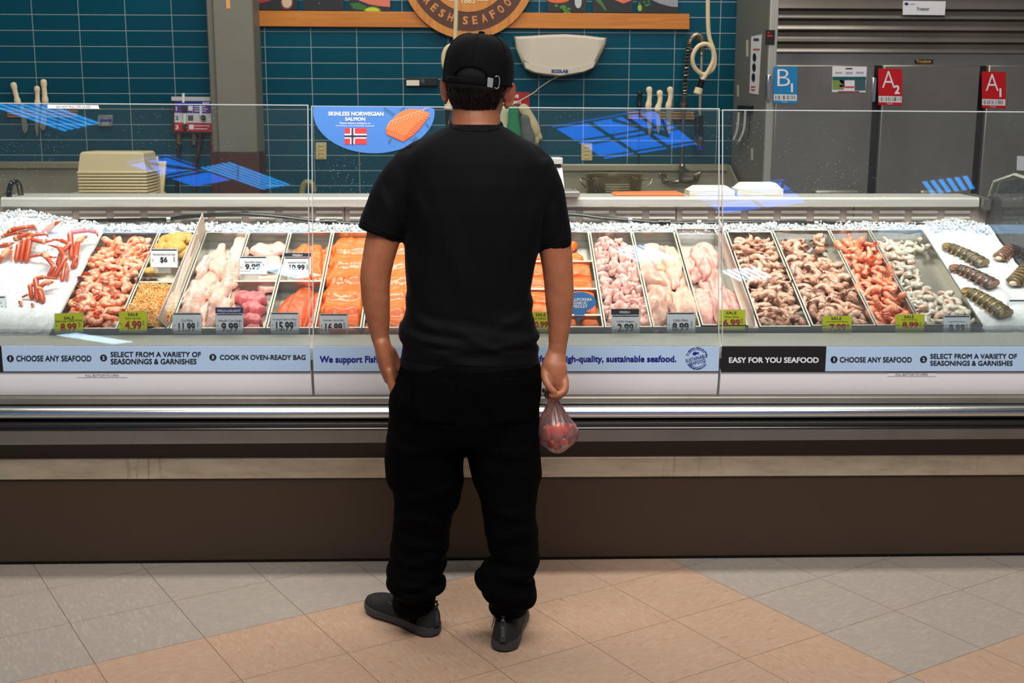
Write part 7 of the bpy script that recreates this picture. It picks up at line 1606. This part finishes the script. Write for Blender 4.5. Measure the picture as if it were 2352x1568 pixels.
# ---- cap
CR = (.0945, .112, .124); CZ0 = .018; PW = 3.0
def capp(a, z, off=0.0):
    """a: azimuth from the back (positive to the right), z: head height"""
    t = max(0.0, min(1.0, (z - CZ0) / CR[2])) if z > CZ0 else 0; r = (1 - t ** PW) ** (1 / PW)
    bul = 1 + off / .1
    return H(math.sin(a) * CR[0] * r * bul, -.004 - math.cos(a) * CR[1] * r * bul, z + off * t)
AW = math.radians(30)
g = []; N = 120
for i in range(N + 1):
    a = -math.pi + 2 * math.pi * i / N; zb_ = .012 - .006 * math.cos(a)
    if abs(a) < AW: zb_ = .030 + .034 * math.sqrt(max(0, 1 - (a / AW) ** 2)) - .01
    g.append([capp(a, zb_ + (CZ0 + CR[2] - zb_) * (1 - (1 - j / 26) ** 1.7)) for j in range(27)])
cap = MB(); cap.grid(g, uv=False); cap = cap.build('cap', capm, man, angle=0); so_ = cap.modifiers.new('thickness', 'SOLIDIFY'); so_.thickness = .0022; so_.offset = -1
cap['label'] = 'black baseball cap with rear strap'
mb = MB(); mb.ell(capp(0, CZ0 + CR[2] * .9999) , .009, .009, .0045, 14, 8, M=HR); mb.v = [p + HR @ Vector((0, .002, .003)) for p in mb.v]; mb.build('button', capm, cap, angle=0)
for a_ in (0, 60, 120, 180, 240, 300):
    a = math.radians(a_); zlo = .064 if a_ == 0 else .014
    MB().tube([capp(a, zlo + (CZ0 + CR[2] * .99 - zlo) * (1 - (1 - j / 20) ** 1.7), .0008) for j in range(21)], .0011, 6).build('panel_seam', capm, cap)
MB().tube([capp(a, .020 + .034 * math.sqrt(max(0, 1 - (a / AW) ** 2)), .001) for a in [AW * (i / 12 - 1) for i in range(25)]], .0024, 6).build('opening_binding', capm, cap)
st_ = MB(); A_ = [math.radians(-44 + 88 * i / 40) for i in range(41)]
st_.grid([[capp(a, z, .0035) for z in (.007, .012, .019, .024)] for a in A_], uv=False); st_ = st_.build('strap', capm, cap, angle=0); q_ = st_.modifiers.new('thickness', 'SOLIDIFY'); q_.thickness = .002
silv = mat('clasp_silver', (206, 206, 208), .3, .7)
a0, a1 = math.radians(25.5), math.radians(34); MB().slab([capp(a0, .005, .008), capp(a1, .004, .008), capp(a1, .027, .008), capp(a0, .028, .008)], HR @ Vector((.0006, -.002, 0))).build('clasp', silv, cap, bevel=.0006)
MB().tube(cat_path([capp(math.radians(q), z, .008) for q, z in ((37, .031), (40, .034), (43.5, .030), (44.5, .018), (43.5, .006), (40, .003), (37.5, .006))], 4), .0012, 8).build('buckle_ring', silv, cap)
vis = []
for i in range(25):
    a = math.pi + math.radians(-62 + 124 * i / 24); e = math.cos(math.radians(-62 + 124 * i / 24) * 1.35); p = capp(a, .012); q = H(math.sin(a) * (CR[0] + .012 * max(0, e)), -.004 - math.cos(a) * (CR[1] + .078 * max(0.0, e) ** .7), .004 - .012 * abs(math.sin(a)))
    vis.append([p.lerp(q, j / 5) + HR @ Vector((0, 0, .004 * math.sin(math.pi * j / 5))) for j in range(6)])
mb = MB(); mb.grid(vis, uv=False); v_ = mb.build('visor', capm, cap, angle=0); q_ = v_.modifiers.new('thickness', 'SOLIDIFY'); q_.thickness = .003
# ---- seams, collar, pockets laid on the cloth
def caster(o):
    bm = bmesh.new(); bm.from_mesh(o.data); bm.transform(man.matrix_basis); t = BVHTree.FromBMesh(bm); bm.free(); return t
TS, TT = caster(shirt), caster(trousers)
def hit(tree, x, y, off):
    d = ray(x, y).normalized(); r = tree.ray_cast(CAM, d)
    return (r[0] - d * off) if r[0] else None
def seam(tree, pl, r, nm, par, mm, k_=6):
    pts = [hit(tree, p.x, p.y, r * .35) for p in cat_path([Vector((x, y, 0)) for x, y in pl], k_)]; pts = [p for p in pts if p]
    if len(pts) > 2: return MB().tube(pts, r, 6).build(nm, mm, par, angle=0)
seam(TS, [(1034, 292), (1060, 299), (1093, 301.5), (1125, 300), (1150, 294)], .0014, 'collar_seam', shirt, tee)
MB().tube([B(1093, 290, 3.235) + Vector((.0665 * math.cos(a), .0665 * math.sin(a) , .004 * math.cos(a) * 0 + .012 * math.sin(a))) for a in [2 * math.pi * i / 40 for i in range(41)]], .0075, 10, cap=False, flat=1.5).build('collar', tee, shirt, angle=0)
seam(TS, [(911, 347), (917, 362), (926, 385), (931, 420), (930, 460), (931, 500)], .0013, 'armhole_seam', shirt, tee); seam(TS, [(1268, 382), (1262, 420), (1252, 470), (1243, 520)], .0013, 'armhole_seam', shirt, tee)
seam(TS, [(912, 350), (925, 344), (944, 336)], .0013, 'shoulder_seam', shirt, tee)
seam(TS, [(830, 507), (860, 522), (890, 537), (920, 545)], .0012, 'sleeve_hem', shirt, tee); seam(TS, [(1311, 545), (1290, 553), (1262, 559), (1242, 560)], .0012, 'sleeve_hem', shirt, tee)
seam(TS, [(921, 822), (980, 832), (1060, 838), (1140, 841), (1200, 839), (1238, 834)], .0012, 'bottom_hem', shirt, tee)
def pocket(pl, nm, ox=0):
    n = 10; g = []
    for i in range(n + 1):
        a = Vector(pl[0]).lerp(Vector(pl[1]), i / n); b = Vector(pl[3]).lerp(Vector(pl[2]), i / n); row = []
        for j in range(n + 1):
            p = a.lerp(b, j / n); q = hit(TT, p.x, p.y, .0012)
            if q is None: return
            row.append(q)
        g.append(row)
    m_ = MB(); m_.grid(g, uv=False); o = m_.build(nm, twill, trousers, angle=0); s_ = o.modifiers.new('thickness', 'SOLIDIFY'); s_.thickness = .001; s_.offset = 0
pocket([(945, 868), (1050, 872), (1046, 976), (944, 970)], 'back_pocket'); pocket([(1120, 872), (1222, 866), (1226, 972), (1124, 978)], 'back_pocket')
pocket([(945, 866), (1051, 870), (1051, 888), (945, 884)], 'pocket_flap'); pocket([(1119, 870), (1223, 864), (1224, 884), (1119, 889)], 'pocket_flap')
seam(TT, [(1087, 866), (1085, 930), (1076, 1000)], .0013, 'seat_seam', trousers, twill); seam(TT, [(1140, 1010), (1165, 1062), (1200, 1098), (1232, 1120)], .0013, 'leg_panel_seam', trousers, twill); seam(TT, [(1205, 880), (1222, 960), (1228, 1040)], .0013, 'leg_panel_seam', trousers, twill)
# ---- shoes
shoe_m = mat('shoe_knit', (14, 14, 15), .75, bump=(500, .4)); sole_m = mat('shoe_sole', (44, 45, 48), .55, bump=(90, .15)); tab_m = mat('shoe_tab', (40, 40, 42), .5)
def shoe(heel, d, L, label):
    d = Vector((d[0], d[1], 0)).normalized(); s_ = Vector((d.y, -d.x, 0)); heel = Vector((heel[0], heel[1], 0)); par = MB
    hw = [(0, .012), (.03, .026), (.10, .036), (.25, .038), (.42, .036), (.6, .042), (.74, .048), (.86, .044), (.94, .033), (.98, .018), (1, .006)]
    st = [(0, .030), (.1, .033), (.3, .030), (.55, .024), (.8, .026), (1, .034)]; sb = [(0, .006), (.06, .0), (.8, .0), (1, .012)]
    tp = [(0, .075), (.05, .086), (.15, .09), (.30, .098), (.42, .098), (.55, .082), (.72, .062), (.88, .054), (.97, .046), (1, .036)]
    n = 30; so = []; up_ = []
    for i in range(n + 1):
        q = i / n; q = .5 - .5 * math.cos(math.pi * q); w = lerp_tab(hw, q)[0]; zt = lerp_tab(st, q)[0]; zb_ = lerp_tab(sb, q)[0]; zu = lerp_tab(tp, q)[0]; c = heel + d * (L * q) + s_ * (.006 * math.sin(q * 3.1))
        so.append([c + s_ * (w * 1.06 * x) + Vector((0, 0, z)) for x, z in ((-.8, zb_), (-1, zb_ + .006), (-1.04, (zb_ + zt) / 2), (-1, zt), (-.6, zt + .001), (.6, zt + .001), (1, zt), (1.04, (zb_ + zt) / 2), (1, zb_ + .006), (.8, zb_))])
        up_.append([c + s_ * (w * .98 * math.copysign(abs(math.cos(a)) ** .75, math.cos(a))) + Vector((0, 0, zt - .004 + (zu - zt + .004) * max(0, math.sin(a)) ** .8)) for a in [math.pi * e / 16 for e in range(17)]])
    o = thing('x', 'x', 'x', (0, 0, 0)); bpy.data.objects.remove(o)
    sh_ = MB().loft(up_).build('shoe', shoe_m, man, angle=1.0); sh_['label'] = label
    MB().loft(so).build('sole', sole_m, sh_, angle=.7)
    q = MB(); b = heel - d * .001
    q.hexa([b + s_ * a + d * e + Vector((0, 0, z)) for z, e0 in ((.034, -.002), (.09, .006)) for a, e in ((-.008, e0 - .003), (.008, e0 - .003), (.008, e0 + .002), (-.008, e0 + .002))]); q.build('heel_strip', tab_m, sh_, bevel=.001)
    MB().tube([b + d * .006 + Vector((0, 0, .085)), b - d * .004 + Vector((0, 0, .098)), b + d * .0 + Vector((0, 0, .108)), b + d * .008 + Vector((0, 0, .1))], .0055, 8, flat=.5).build('pull_tab', tab_m, sh_)
    q = MB(); f = b - d * .0052
    for zc in (.054, .064, .074):
        for sg in (-1, 1): q.hexa([f + s_ * (sg * a) + d * (e + (z - .034) * .13) + Vector((0, 0, z)) for e in (0, -.0006) for a, z in ((-.004, zc - .004), (-.0025, zc - .004), (.004, zc + .004), (.0025, zc + .004))])
    q.build('strip_lettering', mat('tab_print', (104, 112, 120), .4), sh_, smooth=False)
    MB().tube(cat_path([heel + d * (L * t) + s_ * (lerp_tab(hw, t)[0] * .99 * -1) + Vector((0, 0, z)) for t, z in ((.12, .058), (.3, .05), (.45, .062), (.55, .07))], 5), .0012, 6).build('side_piping', tab_m, sh_)
    MB().tube(cat_path([heel + d * (L * t) + s_ * (lerp_tab(hw, t)[0] * .99) + Vector((0, 0, z)) for t, z in ((.12, .058), (.3, .05), (.45, .062), (.55, .07))], 5), .0012, 6).build('side_piping', tab_m, sh_)
for y_, a_, b_, Y_ in ((1375, 932, 984, 3.240), (1375, 1142, 1194, 3.168)):
    MB().loft(sections([(y_, a_, b_, .036, Y_), (1400, a_ + 4, b_ - 2, .032, Y_), (1415, a_ + 6, b_ - 4, .030, Y_), (1424, a_ + 8, b_ - 6, .028, Y_)], p=2)).build('sock', twill, man, angle=0)
shoe((-.118, 3.200), (-.66, .66), .30, 'black slip-on trainer pointing sideways'); shoe((.070, 3.090), (.12, 1), .30, 'black slip-on trainer seen from behind')
# ---- bag of tomatoes hanging from the fist
film = clear('bag_film', (252, 246, 244), haze=.07, rough=.18, ior=1.65, hcol=(246, 238, 236))
bag = thing('produce_bag', 'clear plastic produce bag of tomatoes hanging from the closed hand', 'bag', B(1280, 1040, 3.2))
prof = [(905, 1262, 1276), (915, 1263, 1278), (922, 1262, 1283), (935, 1256, 1291), (950, 1248, 1301), (965, 1240, 1313), (978, 1234.5, 1324), (990, 1233, 1329.5), (1002, 1234, 1329), (1014, 1237, 1320), (1026, 1254, 1306), (1034, 1264, 1296), (1040, 1276, 1284)]
NB_ = 120; rings = []
for y, xl_, xr_ in prof:
    a, b = B(xl_, y, 3.19), B(xr_, y, 3.19); c = (a + b) / 2; rx = (b.x - a.x) / 2; s_ = sm(985, 915, y) if False else (1 - sm(915, 985, y))
    rings.append([Vector((c.x + rx * math.cos(t) * (1 + .16 * s_ * math.sin(13 * t) + .10 * s_ * math.sin(29 * t + 1)), 3.19 + rx * .95 * math.sin(t) * (1 + .10 * s_ * math.sin(13 * t + 2) + .05 * s_ * math.sin(31 * t)), c.z + .002 * math.sin(5 * t))) for t in [2 * math.pi * i / NB_ for i in range(NB_)]])
MB().loft(rings, cap=False).build('film', film, bag, angle=0)
mb = MB(); r_ = random.Random(4); g = []
for i in range(14):
    t = i / 13; row = []
    for j in range(9):
        q = j / 8 - .5; row.append(B(1254 - 3 * math.sin(t * 3) + q * (9 + 8 * math.sin(t * 3.1)) , 872 + t * 70, 3.2 + .02 * math.sin(j * 1.9 + i * .8) + .012 * r_.uniform(-1, 1)))
    g.append(row)
mb.grid(g, uv=False); mb.build('loose_end', film, bag, angle=0)
mb = MB(); BP = lambda x, y: B(x, y, 3.11)
def bagface(x, y):
    d = ray(x, y); a, b = B(1233, 1000, 3.19).x, B(1329.5, 1000, 3.19).x; rx = (b - a) / 2; cx_ = (a + b) / 2; p = at_y(x, y, 3.15); yy = 3.19 - rx * .97 * math.sqrt(max(.05, 1 - ((p.x - cx_) / rx) ** 2)) * (1 - .6 * sm(1000, 1042, y)); return at_y(x, y, yy)
for i, s_ in enumerate(('WARNING', 'to avoid suffocation', 'keep this bag away', 'from small children', 'do not use in cribs')): letter_px(mb, s_, 1274 + i * .3, 1013.5 + i * 3.9 - 0, 1300 - i * .8, 1016.6 + i * 3.9, bagface, Vector((0, -.003, 0)), .0, rise=3)
mb.build('bag_lettering', mat('bag_print', (120, 40, 34), .5), bag, smooth=False, recalc=False)
tom = mat('tomato_skin', (222, 58, 30), .25, nz=(14, .5, (232, 90, 44)), coat=.5, spec=.5); stem = mat('tomato_stem', (86, 96, 44), .6)
for i, (x, y, Y, rx, rz, lb) in enumerate([(1252, 993, 3.182, 16, 22, 'tomato on the thigh side of the bag'), (1280, 988, 3.172, 17.5, 22, 'tomato in the middle front of the bag'), (1307, 985, 3.186, 17.5, 17, 'round tomato on the outer side of the bag'), (1271, 1017, 3.192, 14, 13, 'tomato at the bottom of the bag'), (1293, 1012, 3.195, 14, 13, 'tomato resting low on the outer side'), (1264, 990, 3.222, 15, 17, 'tomato hidden at the back of the bag, thigh side'), (1298, 992, 3.222, 15, 15, 'tomato hidden at the back of the bag, outer side')]):
    p = B(x, y, Y); t_ = thing('tomato', lb, 'tomato', p, 'tomatoes in the bag')
    mb = MB().ell(p, rx * PX, rx * PX * .95, rz * PX, 24, 16)
    for q in range(len(mb.v)):
        v = mb.v[q] - p; a = math.atan2(v.y, v.x); mb.v[q] = p + v * (1 + .018 * math.cos(5 * a + i)) + Vector((0, 0, -.004 if abs(v.x) + abs(v.y) < .006 and v.z > 0 else 0))
    mb.build('fruit', tom, t_, angle=0); mb = MB()
    for e in range(5): mb.tube([p + Vector((0, 0, rz * PX * .93)), p + Vector((math.cos(e * 1.256) * .009, math.sin(e * 1.256) * .009, rz * PX * .9))], [.0022, .0008], 5)
    mb.build('stem', stem, t_)
